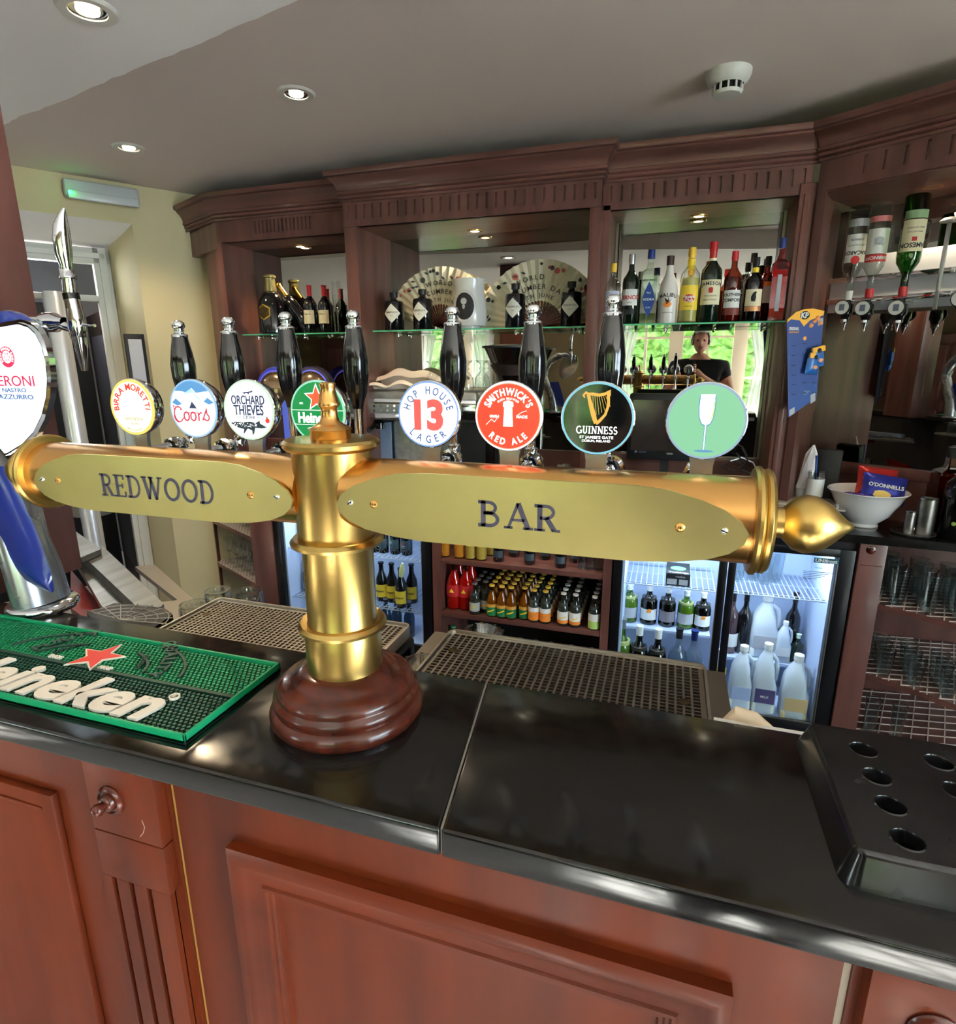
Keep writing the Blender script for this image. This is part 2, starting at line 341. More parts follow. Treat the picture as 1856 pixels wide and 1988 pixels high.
# stainless column seen through the doorway, with a cushion by its foot
q = pl(128, 720, A0-NW*.12, NW)
ps = thing('steel_column', 'tall polished steel column standing in the white framed doorway', 'column', (q.x, q.y, FZ))
b = B(); b.lathe([(0, FZ), (.07, FZ), (.07, FZ+.02), (.052, FZ+.03), (.052, px(100, 572, Y=q.y).z), (.046, px(100, 566, Y=q.y).z), (0, px(100, 566, Y=q.y).z)], 32, T(q.x, q.y, 0)); b.obj('column_tube', mat('bright_steel', (236, 238, 242), .3, .6), ps)
lamp('lobby_fill', 'POINT', q-NW*.5+Vector((0, 0, .6)), 12, (1, .98, .95), size=.12)  # added fill with no fixture, brightens the column and lobby
q = pl(172, 985, A0-NW*.62, NW)
b = B(); b.lathe([(0, -.09), (.12, -.08), (.16, -.02), (.16, .03), (.13, .08), (0, .1)], 20, T(q.x, q.y, q.z+.04) @ Matrix.Diagonal((1.3, 1, 1, 1))); st = b.obj('pouffe', mat('grey_cloth', (140, 136, 130), .9, vary=(120, 116, 112), scale=(12, 12, 12)))
tag(st, 'grey cloth seat glimpsed through the doorway below the brass plate', 'seat')
b = B(); b.lathe([(0, FZ), (.2, FZ), (.2, FZ+.02), (.05, FZ+.04), (.05, q.z-.05), (.0, q.z-.05)], 20, T(q.x, q.y, 0)); pb = b.obj('pedestal', M_dark, None); pb.parent = st
# small dark picture frame on the beige wall
a, z_a = wl(247, 655, -.0); a2, z_b = wl(272, 745)
pf = thing('picture_frame', 'narrow dark framed notice on the beige wall left of the back bar', 'picture', Wp(a-.02, -.01, z_b))
b = B(); f0, f1 = a+.02, a-.085; b.box(f1, f0, -.018, 0, z_b-.12, z_a+.02, .003, WM); b.obj('frame', M_blackm, pf)
b = B(); b.box(f1+.018, f0-.018, -.021, -.018, z_b-.09, z_a-.01, 0, WM); b.obj('notice', mat('notice_grey', (176, 178, 186), .5), pf)
# emergency light box under the ceiling
a, za = wl(118, 345); a2, zb2 = wl(268, 405)
em = thing('emergency_light', 'white wall box with a green indicator lamp above the doorway', 'light', Wp((a+a2)/2, 0, zb2))
b = B(); b.box(a2, a, -.07, 0, zb2, za-.01, .012, WM, 3); b.obj('housing', mat('box_grey', (176, 178, 180), .45), em)
b = B(); b.box(a2+.01, a-.01, -.085, -.06, zb2-.012, zb2+.03, .008, WM); b.obj('diffuser', mat('diffuser', (190, 194, 196), .3), em)
qa, qz = wl(132, 380); g = WM @ Vector((qa, -.09, qz))
b = B(); b.lathe([(0, -.009), (.006, -.006), (.009, 0), (.006, .006), (0, .009)], 12, T(g)); b.obj('indicator', glow('green_led', (30, 255, 90), 20), em)
lamp('indicator_glow', 'POINT', g+NW*.03, .02, (.1, 1, .25), size=.01)
# ceiling lights
def downlight(x, y, z, lab, r=.07, e=24, grp='recessed ceiling downlights', tilt=True):
    q = px(x, y, Z=z)
    d = thing('downlight', lab, 'light', (q.x, q.y, z), grp)
    b = B(); b.lathe([(r*.6, z-.001), (r*.62, z-.006), (r*.9, z-.007), (r, z-.001), (r, z)], 36, T(q.x, q.y, 0)); b.obj('trim_ring', mat('ring_white', (200, 196, 190), .3), d)
    b = B(); b.lathe([(r*.6, z-.002), (r*.5, z+.0), (r*.36, z+.0), ], 30, T(q.x, q.y, -.001)); b.obj('reflector', M_chrome, d)
    b = B(); b.lathe([(0, z-.007), (r*.36, z-.006), (r*.38, z-.001)], 24, T(q.x, q.y, 0)); b.obj('bulb', L_spot, d)
    lamp('downlight_beam', 'SPOT', (q.x, q.y, z-.02), e, WARM, size=.03, spot=130)
downlight(575, 181, CZ, 'recessed downlight near the middle of the dark part of the ceiling')
downlight(250, 286, CZ, 'recessed downlight nearest the emergency light box')
downlight(170, 18, BZ, 'bright recessed downlight in the pale lower part of the ceiling')
q = px(1415, 140, Z=CZ)
sd = thing('smoke_detector', 'white round smoke detector on the ceiling above the spirit bottles', 'smoke detector', (q.x, q.y, CZ))
b = B(); b.lathe([(.075, CZ), (.075, CZ-.012), (.068, CZ-.03), (.055, CZ-.04), (.052, CZ-.042)], 36, T(q.x, q.y, 0)); b.lathe([(.05, CZ-.062), (.045, CZ-.072), (0, CZ-.076)], 36, T(q.x, q.y, 0)); b.lathe([(0, CZ-.061), (.05, CZ-.062)], 36, T(q.x, q.y, 0))
for i in range(12):
    a = i*math.pi/6; b.box(.046, .052, -.003, .003, CZ-.063, CZ-.041, 0, T(q.x, q.y, 0) @ Matrix.Rotation(a, 4, 'Z'))
b.obj('body', mat('detector_white', (200, 198, 190), .4), sd)
b = B(); b.lathe([(.04, CZ-.063), (.04, CZ-.04)], 20, T(q.x, q.y, 0)); b.obj('sensor_chamber', M_dark, sd)
# ---------------------------------------------------------------- window wall behind the camera (seen in the mirrors)
WY = -2.6; DV = 2*3.17-WY
def rf(x, y):
    d = ray(x, y); return (d.x/d.y-.023)*DV, CAM.z+d.z/d.y*DV
zb = rf(1440, 800)[1]; zt1 = rf(1440, 622)[1]; zm1 = rf(1440, 653)[1]; zm2 = rf(1440, 734)[1]
xs = [rf(v, 700)[0] for v in (1215, 1270, 1290, 1380, 1408, 1480)]
wins = [(xs[1]-.55, xs[5]+.12), (rf(812, 700)[0], rf(948, 700)[0]), (xs[5]+.6, xs[5]+1.9)]  # rightmost window is an unseen extra, added for room light
wins.sort(); zb = max(zb, FZ+.35)
b = B(); x = -6.6
for (p, q) in wins: b.box(x, p, WY-.15, WY, FZ, CZ); b.box(p, q, WY-.15, WY, FZ, zb); b.box(p, q, WY-.15, WY, zt1, CZ); x = q
b.box(x, 4.2, WY-.15, WY, FZ, CZ); struct(b.obj('wall_front', M_olive))
for i, (p, q) in enumerate(wins):
    wn = thing('window_%d' % (i+1), 'french window of small panes with cream frames behind the customers', 'window', ((p+q)/2, WY, zb)); wn['kind'] = 'structure'
    b = B(); n = max(2, round((q-p)/.42))
    b.box(p, p+.05, WY-.1, WY-.02, zb, zt1); b.box(q-.05, q, WY-.1, WY-.02, zb, zt1); b.box(p, q, WY-.1, WY-.02, zb, zb+.08); b.box(p, q, WY-.1, WY-.02, zt1-.05, zt1)
    for k in range(1, n): xx = p+(q-p)*k/n; wd = .09 if k % 2 == 0 else .018; b.box(xx-wd, xx+wd, WY-.09, WY-.03, zb, zt1)
    for z in (zm2, zm1): b.box(p, q, WY-.08, WY-.04, z-.015, z+.015)
    b.obj('window_frame', mat('cream_paint', (222, 206, 184), .4), wn)
    b = B(); b.box(p, q, WY-.062, WY-.058, zb, zt1); b.obj('pane', M_pane, wn)
    lamp('daylight_portal', 'AREA', ((p+q)/2, WY-.2, (zb+zt1)/2), 1, rot=(R(90), 0, 0), size=q-p, sy=zt1-zb, portal=True)
    for sd_, cx in ((0, p+.12), (1, q-.12)):
        if i == 2 and sd_ == 1: continue
        vs = []; fs = []; nn = 40
        for k in range(nn+1):
            u = k/nn; xx = cx+(u-.5)*.46; yy = WY+.10+.022*math.sin(u*38)
            vs += [(xx, yy, zt1+.02), (cx+(u-.5)*.30+(-.05 if sd_ == 0 else .05), yy, zm1-.35), (cx+(u-.5)*.4, yy, zb-.2)]
        for k in range(nn): fs += [(3*k, 3*k+3, 3*k+4, 3*k+1), (3*k+1, 3*k+4, 3*k+5, 3*k+2)]
        b = B(); b.add(vs, fs); c_ = b.obj('curtain', mat('voile', (236, 238, 240), .8, trans=0, alpha=.75)); tag(c_, 'white voile curtain at window %d, %s side' % (i+1, ('left', 'right')[sd_]), 'curtain', 'voile curtains')
wn = thing('window_4', 'unseen wide french window added in the right wall to brighten the lounge', 'window', (4.12, -1, .2)); wn['kind'] = 'structure'  # unseen window added to bring more daylight onto the ceiling
b = B()
for k in range(7): yy = -2.3+2.6*k/6; b.box(4.12, 4.17, yy-.03, yy+.03, .2, 2.3)
for z in (.22, .9, 1.6, 2.27): b.box(4.13, 4.16, -2.3, .3, z-.02, z+.02)
b.obj('window_frame', MATS['cream_paint'], wn)
b = B(); b.box(4.143, 4.147, -2.3, .3, .2, 2.3); b.obj('pane', M_pane, wn)
lamp('daylight_portal', 'AREA', (4.28, -1, 1.25), 1, rot=(0, R(90), 0), size=2.1, sy=2.6, portal=True)
# dark double door in the window wall, mirrored in the left bay
b = B(); b.box(-5.9, -4.3, WY, WY+.06, FZ, 1.95, .01)
dd = thing('door_2', 'dark panelled double door in the wall behind the customers', 'door', (-5.1, WY, FZ)); dd['kind'] = 'structure'
b.obj('door_leaf', M_wood, dd)
for k in range(4):
    b = B(); b.box(-5.8+k*.38, -5.5+k*.38, WY+.06, WY+.075, .1, .85, .006); b.box(-5.8+k*.38, -5.5+k*.38, WY+.06, WY+.075, 1.0, 1.8, .006); b.obj('door_panel', M_wood, dd)
# garden hedge outside
random.seed(3); vs = []; fs = []; nx, nz = 150, 40
for j in range(nz+1):
    for i in range(nx+1):
        vs.append((-9+18*i/nx, WY-4.6-.9*(j/nz)+random.uniform(-.14, .14), FZ-.3+3.3*j/nz+random.uniform(-.06, .06)))
for j in range(nz):
    for i in range(nx): a = j*(nx+1)+i; fs.append((a, a+1, a+nx+2, a+nx+1))
b = B(); b.add(vs, fs); hg = b.obj('hedge', mat('leaf_green', (66, 102, 38), .8, vary=(112, 148, 72), scale=(9, 9, 9), detail=8), smooth=0); tag(hg, 'bright green garden hedge outside the french windows', 'hedge'); hg['kind'] = 'stuff'
b = B(); b.box(-9, 9, WY-4.4, WY-.2, FZ-.3, FZ-.10); b.box(4.25, 12, WY-.2, 6, FZ-.3, FZ-.10); pt_ = b.obj('bounce_paving', mat('bounce_stone', (214, 206, 192), .8)); struct(pt_)  # unseen pale paving added to bounce daylight up to the ceiling
b = B(); b.box(-9, 9, WY-9, WY-4.4, FZ-.3, FZ-.12); lw = b.obj('lawn', mat('lawn_green', (74, 96, 52), .9)); tag(lw, 'lawn outside the french windows', 'lawn'); lw['kind'] = 'stuff'
# ---------------------------------------------------------------- the photographer, mirrored in the right bay
def person():
    root = thing('person', 'grey haired person in a black T-shirt holding a phone up, seen in the right mirror', 'person', (.1, -.34, FZ))
    cx, cy = .12, -.36
    J = {}; V = []; E = []; Rr = []
    def j(n, p, r, par=None):
        J[n] = len(V); V.append(p); Rr.append(r)
        if par is not None: E.append((J[par], J[n]))
    j('pelvis', (cx, cy-.02, .82), (.17, .12))
    j('waist', (cx, cy-.02, 1.0), (.165, .115), 'pelvis'); j('chest', (cx, cy-.01, 1.28), (.21, .14), 'waist'); j('upper', (cx, cy-.0, 1.52), (.15, .11), 'chest')
    j('neck', (cx, cy+.01, 1.59), (.078, .074), 'upper'); j('neck2', (cx, cy+.03, 1.66), (.068, .066), 'neck')
    for s, n in ((-1, 'l'), (1, 'r')):
        j('sh'+n, (cx+s*.225, cy+.0, 1.50), (.080, .080), 'upper'); j('el'+n, (cx+s*.33, cy+.07, 1.22), (.047, .047), 'sh'+n)
        j('wr'+n, (cx*.4+s*.11, cy+.25, 1.42), (.030, .030), 'el'+n); j('pa'+n, (s*.085, cy+.285, 1.49), (.03, .018), 'wr'+n)
        j('hip'+n, (cx+s*.1, cy-.02, .74), (.1, .1), 'pelvis'); j('kn'+n, (cx+s*.11, cy+.02, .38), (.062, .062), 'hip'+n); j('an'+n, (cx+s*.12, cy-.03, -.06), (.043, .043), 'kn'+n); j('toe'+n, (cx+s*.13, cy+.12, -.11), (.04, .03), 'an'+n)
    def skin(name, V, E, Rr, m, parent, root_i=0, sub=2):
        me = bpy.data.meshes.new(name); me.from_pydata([tuple(Vector(v)-Vector(root.location)) for v in V], E, []); me.update()
        o = bpy.data.objects.new(name, me); C.objects.link(o); o.parent = parent; MW[o.name] = MW[root.name]
        md = o.modifiers.new('s', 'SKIN'); me.skin_vertices
        for i, sv in enumerate(me.skin_vertices[0].data): sv.radius = Rr[i]; sv.use_root = (i == root_i)
        o.modifiers.new('d', 'SUBSURF').levels = sub; o.modifiers['d'].render_levels = sub; me.materials.append(m)
        dg = bpy.context.evaluated_depsgraph_get(); nm = bpy.data.meshes.new_from_object(o.evaluated_get(dg)); o.modifiers.clear(); o.data = nm
        for p in nm.polygons: p.use_smooth = True
        return o
    M_skin = mat('skin', (206, 150, 124), .5)
    body = skin('body', V, E, Rr, M_skin, root)
    # T-shirt and trousers over the body
    V2 = [V[J[n]] for n in ('pelvis', 'waist', 'chest', 'upper', 'neck', 'shl', 'shr')]; R2 = [(.20, .15), (.20, .15), (.235, .165), (.18, .13), (.10, .09), (.10, .10), (.10, .10)]
    V2 += [tuple(Vector(V[J['shl']])*.45+Vector(V[J['ell']])*.55), tuple(Vector(V[J['shr']])*.45+Vector(V[J['elr']])*.55)]; R2 += [(.078, .078)]*2
    skin('t_shirt', V2, [(0, 1), (1, 2), (2, 3), (3, 4), (3, 5), (3, 6), (5, 7), (6, 8)], R2, mat('shirt_black', (24, 24, 28), .9), root)
    V3 = [V[J['pelvis']]]+[V[J[n]] for n in ('hipl', 'knl', 'anl', 'hipr', 'knr', 'anr')]
    skin('trousers', V3, [(0, 1), (1, 2), (2, 3), (0, 4), (4, 5), (5, 6)], [(.185, .135), (.115, .115), (.08, .08), (.062, .062), (.115, .115), (.08, .08), (.062, .062)], mat('denim', (44, 50, 66), .9), root)
    # head
    hx, hy, hz = cx, cy+.06, 1.765
    b = B(); t = bmesh.new(); bmesh.ops.create_uvsphere(t, u_segments=32, v_segments=24, radius=1)
    for v in t.verts:
        x, y, z = v.co
        nx_ = .078*x*(1-.22*max(0, -z)); ny = .098*y; nz_ = .122*z
        if y > .5 and abs(x) < .28 and -.35 < z < .15: ny += .022*(1-abs(x)/.28)*(.6-z)
        if y > .6 and abs(z-.08) < .16 and .2 < abs(x) < .6: ny -= .008
        if y > .3 and z < -.6: ny += .012
        v.co = (nx_, ny, nz_)
    t.verts.index_update(); b.add([tuple(v.co) for v in t.verts], [tuple(v.index for v in f.verts) for f in t.faces], T(hx, hy, hz)); t.free()
    hd = b.obj('head', M_skin, root)
    for s in (-1, 1):
        b = B(); b.lathe([(0, -.011), (.008, -.008), (.011, 0), (.008, .008), (0, .011)], 12, T(hx+s*.031, hy+.083, hz+.008)); b.obj('eye', mat('eye_dark', (60, 44, 38), .3), hd)
        b = B(); b.tube([(hx+s*.078, hy-.005, hz+.03), (hx+s*.09, hy-.02, hz+.02), (hx+s*.088, hy-.015, hz-.01), (hx+s*.076, hy, hz-.035)], [.006, .01, .01, .006], 8); b.obj('ear', M_skin, hd)
    b = B(); b.tube([(hx-.024, hy+.091, hz-.062), (hx, hy+.099, hz-.058), (hx+.024, hy+.091, hz-.062)], [.002, .006, .002], 8); b.obj('mouth', mat('lips', (160, 92, 84), .5), hd)
    b = B(); t = bmesh.new(); bmesh.ops.create_icosphere(t, subdivisions=4, radius=1)
    for v in t.verts:
        x, y, z = v.co; k = 1.07+random.uniform(-.02, .03)
        v.co = (.087*x*k, .107*y*k-.008, .134*z*k+.006)
    dl = [v for v in t.verts if (v.co.y > .045 and v.co.z < .072 and abs(v.co.x) < .074) or v.co.z < -.04]
    bmesh.ops.delete(t, geom=dl, context='VERTS'); t.verts.index_update(); b.add([tuple(v.co) for v in t.verts], [tuple(v.index for v in f.verts) for f in t.faces], T(hx, hy, hz)); t.free()
    b.obj('hair', mat('grey_hair', (186, 182, 176), .9), hd)
    for s, n in ((-1, 'l'), (1, 'r')):       # fingers wrapped round the phone edge
        px_, py_, pz_ = V[J['pa'+n]]
        for k in range(4):
            L = (.9, 1, .95, .75)[k]; z = 1.535-.021*k; x0 = s*.088
            P = [(px_, py_+.0, pz_+.012-.012*k), (x0, py_+.012, z), (x0-s*.004, py_+.035*L, z+.002), (x0-s*.022, py_+.042, z+.002)]
            skin('finger', P, [(0, 1), (1, 2), (2, 3)], [(.0095, .0095), (.009, .009), (.008, .008), (.0065, .0065)], M_skin, root, sub=1)
        skin('thumb', [(px_, py_, pz_-.01), (s*.07, py_-.01, pz_+.02), (s*.05, py_-.006, pz_+.04)], [(0, 1), (1, 2)], [(.012, .012), (.01, .01), (.007, .007)], M_skin, root, sub=1)
    for s in (-1, 1):
        b = B(); b.box(cx+s*.12-.045, cx+s*.12+.045, cy-.1, cy+.19, FZ, FZ+.09, .03, seg=3); b.obj('shoe', M_blackm, root)
    return root
person()
ph = thing('phone', 'dark phone held up in both hands before the person in the mirror', 'phone', (0, -.06, 1.5))
b = B(); b.box(-.082, .082, -.062, -.053, 1.50, 1.575, .004); b.obj('case', M_blackm, ph)
b = B(); b.lathe([(0, 0), (.012, 0), (.012, .003), (0, .003)], 20, T(.045, -.053, 1.555) @ Matrix.Rotation(R(-90), 4, 'X')); b.obj('lens', M_blackg, ph)
# ---------------------------------------------------------------- bar counter (front)
CT = 1.10; CF, CB = .465, .755
seam = (-.231, .752), (-.192, .466)
bt = thing('bar_worktop', 'long black granite bar top with a pale joint right of the brass column', 'worktop', (0, .6, CT-.035))
def slab(pts):
    t = bmesh.new(); vs = [t.verts.new((p[0], p[1], CT-.034)) for p in pts]; f = t.faces.new(vs)
    r = bmesh.ops.extrude_face_region(t, geom=[f]); bmesh.ops.translate(t, verts=[v for v in r['geom'] if isinstance(v, bmesh.types.BMVert)], vec=(0, 0, .034))
    bmesh.ops.recalc_face_normals(t, faces=t.faces[:]); bmesh.ops.bevel(t, geom=t.edges[:], offset=.004, segments=3, affect='EDGES', profile=.5); t.verts.index_update()
    b = B(); b.add([tuple(v.co) for v in t.verts], [tuple(v.index for v in f.verts) for f in t.faces]); t.free(); return b
g_ = .0007
slab([(-2.4, CF), (seam[1][0]-g_, CF), (seam[0][0]-g_, CB), (-2.4, CB)]).obj('slab', M_granite, bt)
slab([(seam[1][0]+g_, CF), (1.6, CF), (1.6, CB), (seam[0][0]+g_, CB)]).obj('slab', M_granite, bt)
b = B(); b.prism([(seam[1][0]-.0012, CF+.004), (seam[1][0]+.0012, CF+.004), (seam[0][0]+.0012, CB-.004), (seam[0][0]-.0012, CB-.004)], .031, T(0, 0, CT-.032)); b.obj('joint', mat('joint_grey', (120, 116, 112), .6), bt)
# panelled front
bf = thing('bar_counter', 'red mahogany panelled bar front with fluted pilaster and framed panels', 'counter', (0, .5, FZ))
BY = .497; TZ = CT-.034
b = B(); b.box(-2.4, -.583, BY, BY+.03, FZ, TZ); b.obj('back_board', M_red, bf)
b = B(); b.box(-.575, .185, BY, BY+.03, FZ, TZ); b.obj('back_board', M_red, bf)
b = B(); b.box(.1925, 1.6, BY, BY+.03, FZ, TZ); b.obj('back_board', M_red, bf)
b = B(); b.box(-.583, -.575, BY+.004, BY+.02, FZ, TZ); b.obj('joint_strip', mat('raw_wood', (176, 132, 66), .6), bf)
b = B(); b.box(.185, .1925, BY+.004, BY+.02, FZ, TZ); b.obj('joint_strip', mat('pale_filler', (188, 176, 158), .6), bf)
def pilaster(x0, x1, kx, first=True):
    Y0 = BY-.018
    b = B(); b.box(x0, x1, Y0, BY, .9485, TZ, .0012); b.obj('plinth_block', M_red, bf)
    pa = B(); fl = [x0+(x1-x0)*k for k in (.17, .43, .69)]; fw = .0085
    pa.box(x0, x1, Y0, BY, .872, .9465, .0012); pa.box(x0, x1, Y0+.0075, BY, FZ, .872); e_ = [x0]+[v for f in fl for v in (f-fw/2, f+fw/2)]+[x1]
    for k in range(0, len(e_), 2): pa.box(e_[k], e_[k+1], Y0, Y0+.009, FZ, .8725)
    pp = pa.obj('pilaster', M_red, bf)
    M = T(kx, Y0, 1.004) @ Matrix.Rotation(R(90), 4, 'X')
    b = B(); b.lathe([(.0215, 0), (.0215, .002), (.019, .005), (.0165, .006), (.0155, .0035), (.0125, .0035), (.0115, .009), (.009, .0115), (.006, .012), (.0075, .016), (.0085, .020), (.007, .0245), (.004, .0265), (0, .027)], 32, M); b.obj('rosette_knob', M_turn, bf)
pilaster(-.706, -.588, -.664); pilaster(.2, .318, .252)
b = B()                                       # raised left panel with bead
pts = [(-2.3, -.1), (-.79, -.1), (-.79, .972), (-2.3, .972)]
b.box(-2.3, -.79, BY-.012, BY, FZ+.1, .972, .003); b.box(-2.3, -.81, BY-.0145, BY-.012, .945, .950, .001); lp = b.obj('raised_panel', M_red, bf)
def moulding(x0, x1, z0, z1, name='panel_moulding'):
    prof = [(0, 0), (0, .014), (.006, .018), (.016, .019), (.024, .013), (.034, .010), (.046, .0095), (.048, .0125), (.052, .0125), (.054, .0085), (.058, .0085), (.060, .006), (.064, .006), (.066, 0)]
    vs = []; fs = []; n = len(prof)
    for (cx_, cz_, sx_, sz_) in ((x0, z1, 1, -1), (x1, z1, -1, -1), (x1, z0, -1, 1), (x0, z0, 1, 1)):
        for o_, h_ in prof: vs.append((cx_+sx_*o_, BY-h_, cz_+sz_*o_))
    for k in range(4):
        for i in range(n-1): a = k*n+i; c = ((k+1) % 4)*n+i; fs.append((a, c, c+1, a+1))
    b = B(); b.add(vs, fs); return b.obj(name, M_redx, bf, smooth=50)
moulding(-.489, .097, FZ+.15, .975)
moulding(.36, 1.3, FZ+.15, .975)
# chipped edge and a scratch
b = B(); b.ribbon([(-.616, .985), (-.613, .975), (-.617, .965), (-.624, .957)], .0008, .0003, FR(0, BY-.018, 0)); b.obj('scratch', mat('scratch_pale', (176, 148, 138), .7), bf)
# ---------------------------------------------------------------- brass tap tower
TX, TY, TZc, TR = -.391, .628, 1.406, .044
tw = thing('beer_tap_tower', 'brass T-shaped beer tap tower on a turned wooden foot, with engraved plates', 'beer tower', (TX, TY, CT))
b = B(); b.lathe([(0, 0), (.096, 0), (.101, .006), (.102, .014), (.099, .021), (.0945, .0235), (.0945, .026), (.0965, .030), (.0955, .036), (.091, .039), (.0905, .0415), (.091, .0445), (.088, .05), (.080, .055), (.072, .0565), (.069, .060), (.058, .068), (.05, .070), (.0, .070)], 64, T(TX, TY, CT)); b.obj('wooden_foot', M_turn, tw, smooth=50)
b = B(); b.lathe([(.049, 1.155), (.0495, 1.16), (.0495, 1.226), (.0445, 1.236), (.0445, 1.336), (.048, 1.346), (.048, 1.462), (.046, 1.462)], 56, T(TX, TY, 0)); b.obj('column', M_brass, tw)
for z, r in ((1.230, .0535), (1.344, .0545)):
    b = B(); b.lathe([(r-.008, z+.0045), (r, z+.005), (r+.0038, z+.0005), (r+.003, z-.0035), (r-.001, z-.005), (r-.008, z-.004)], 56, T(TX, TY, 0)); b.obj('collar', M_brass, tw)
b = B(); b.lathe([(.048, 1.458), (.054, 1.459), (.058, 1.463), (.0585, 1.468), (.055, 1.4715), (.05, 1.472), (0, 1.472)], 56, T(TX, TY, 0)); b.obj('cap', M_brass, tw)
b = B(); b.lathe([(.024, 1.472), (.0245, 1.473), (.0245, 1.4815), (.0255, 1.483), (.0245, 1.4845), (.017, 1.4885), (.0125, 1.492), (.0105, 1.497), (.0098, 1.5045), (.0105, 1.508), (.0128, 1.511), (.0132, 1.5135), (.0118, 1.5165), (.0098, 1.5265), (.0088, 1.5315), (.0098, 1.534), (.0098, 1.537), (.0075, 1.5385), (0, 1.5385)], 40, T(TX, TY, 0)); b.obj('cap_finial', M_copper, tw)
for s in (-1, 1):
    b = B(); b.cyl((TX+s*.03, TY, TZc), (TX+s*.478, TY, TZc), TR, n=48); b.obj('arm', M_copper, tw)
    b = B(); M = T(TX+s*.474, TY, TZc) @ Matrix.Rotation(R(90*s), 4, 'Y')
    b.lathe([(.044, 0), (.052, .0005), (.0545, .003), (.0545, .006), (.052, .0085), (.05, .0095), (.052, .011), (.0525, .014), (.050, .017), (.044, .0185), (0, .0185)], 48, M); b.obj('end_flange', M_brass, tw)
    b = B(); b.lathe([(.0155, .0185), (.0155, .030), (.0175, .032), (.0255, .040), (.0290, .050), (.0275, .060), (.021, .071), (.0125, .080), (.006, .087), (.002, .092), (0, .0925)], 40, M); b.obj('end_finial', M_brass, tw)
def plate(cx, w2, txt, name, hgt, tx, sxx, kx=1.0):
    pts = []                                           # pointed oval with a flat top and bottom
    hw, hh = w2, .0385
    for sx_ in (1, -1):
        q = [(hw*.52, hh), (hw*.66, hh*.93), (hw*.80, hh*.72), (hw*.90, hh*.50), (hw*.97, hh*.22), (hw, -hh*.05), (hw*.985, -hh*.32), (hw*.93, -hh*.58), (hw*.84, -hh*.78), (hw*.70, -hh*.92), (hw*.52, -hh)]
        pts += q if sx_ == 1 else [(-a, c) for a, c in reversed(q)]
    yf = TY-TR-.003
    b = B(); M = FR(cx, yf, TZc)
    b.prism(pts, .0030, M, -.0010); pt = b.obj('sign_plate', M_plate, tw, label='engraved brass plate lettered '+txt)
    b = B(); b.serif(txt, hgt, M @ T(tx-cx, -.001, 0), .0006, sxx, kx, z0=.0020); b.obj('engraved_lettering', M_ink, pt)
    b = B(); b.cyl((cx, yf+.001, TZc), (cx, yf+.006, TZc), .02, n=20); b.obj('plate_spacer', M_brass, tw)
    for k, u in enumerate((-.915, -.78, .72, .90)):
        r_ = .0036 if k in (0, 3) else .0048; b = B(); xx = cx+u*hw
        b.lathe([(r_, 0), (r_*.95, .0012), (r_*.6, .0026), (0, .0031)], 20, FR(xx, yf-.0018, TZc))
        sc_ = b.obj('screw', M_chrome if k in (0, 3) else M_copper, pt)
        if k in (0, 3):
            b = B(); b.box(-r_*.85, r_*.85, -.0005, .0005, .0022, .0031, 0, FR(xx, yf-.0018, TZc) @ Matrix.Rotation(R(35+k*40), 4, 'Z')); b.obj('screw_slot', M_dark, pt)
plate(-.1405, .2185, 'BAR', 'right', .0275, -.1435, 1.22, 1.12)
plate(-.6285, .2105, 'REDWOOD', 'left', .0295, -.6225, .96, .88)
# ---------------------------------------------------------------- badges
BYy = .665
def badge(cx, face_m, lab, draw, rim_m=None, fr=.0405, zc=1.5):
    b = B(); M = FR(cx, BYy, zc)
    b.lathe([(fr-.0015, 0), (fr, -.0012), (fr+.0002, -.004), (fr-.001, -.012), (fr-.005, -.021), (fr-.013, -.027), (0, -.029)], 44, M)
    bd = b.obj('tap_badge', M_chrome, tw, label=lab)
    b = B(); b.prism([(-.019, -.026), (-.0135, -.038), (-.0115, -.048), (-.0115, -.072), (.0115, -.072), (.0115, -.048), (.0135, -.038), (.019, -.026)], .006, FR(cx, BYy+.012, zc)); b.obj('badge_neck', M_steel, tw)
    b = B(); b.disc(fr-.0017, .0016, M, 56, z0=-.0006); b.obj('badge_face', face_m, bd)
    if rim_m: b = B(); b.ring(fr-.002, .0022, .0018, M, z0=-.0006); b.obj('badge_rim', rim_m, bd)
    draw(M @ T(0, 0, .0011), bd)
def pr(bd, m, f, name='print'):
    b = B(); f(b); return b.obj(name, m, bd, smooth=0)
def STAR(r0, r1, rot=90): return [((r0 if i % 2 == 0 else r1)*math.cos(R(rot+36*i)), (r0 if i % 2 == 0 else r1)*math.sin(R(rot+36*i))) for i in range(10)]
def d1(M, bd):
    pr(bd, glow('gold', (232, 205, 96), 1.1), lambda b: b.ring(.0368, .0014, .0002, M))
    pr(bd, L_red, lambda b: b.arctext('BIRRA MORETTI', .0125, .0290, 92, M, .022, sp=.10))
    pr(bd, glow('olive', (176, 176, 96), 1), lambda b: (b.text("L'AUTENTICA", .0062, M @ T(0, -.0165, 0), 0, sx=.9), b.text('- DAL 1859 -', .0034, M @ T(0, -.0235, 0)), b.arctext('BIRRA ITALIANA', .0036, .0325, 270, M, inside=True)))
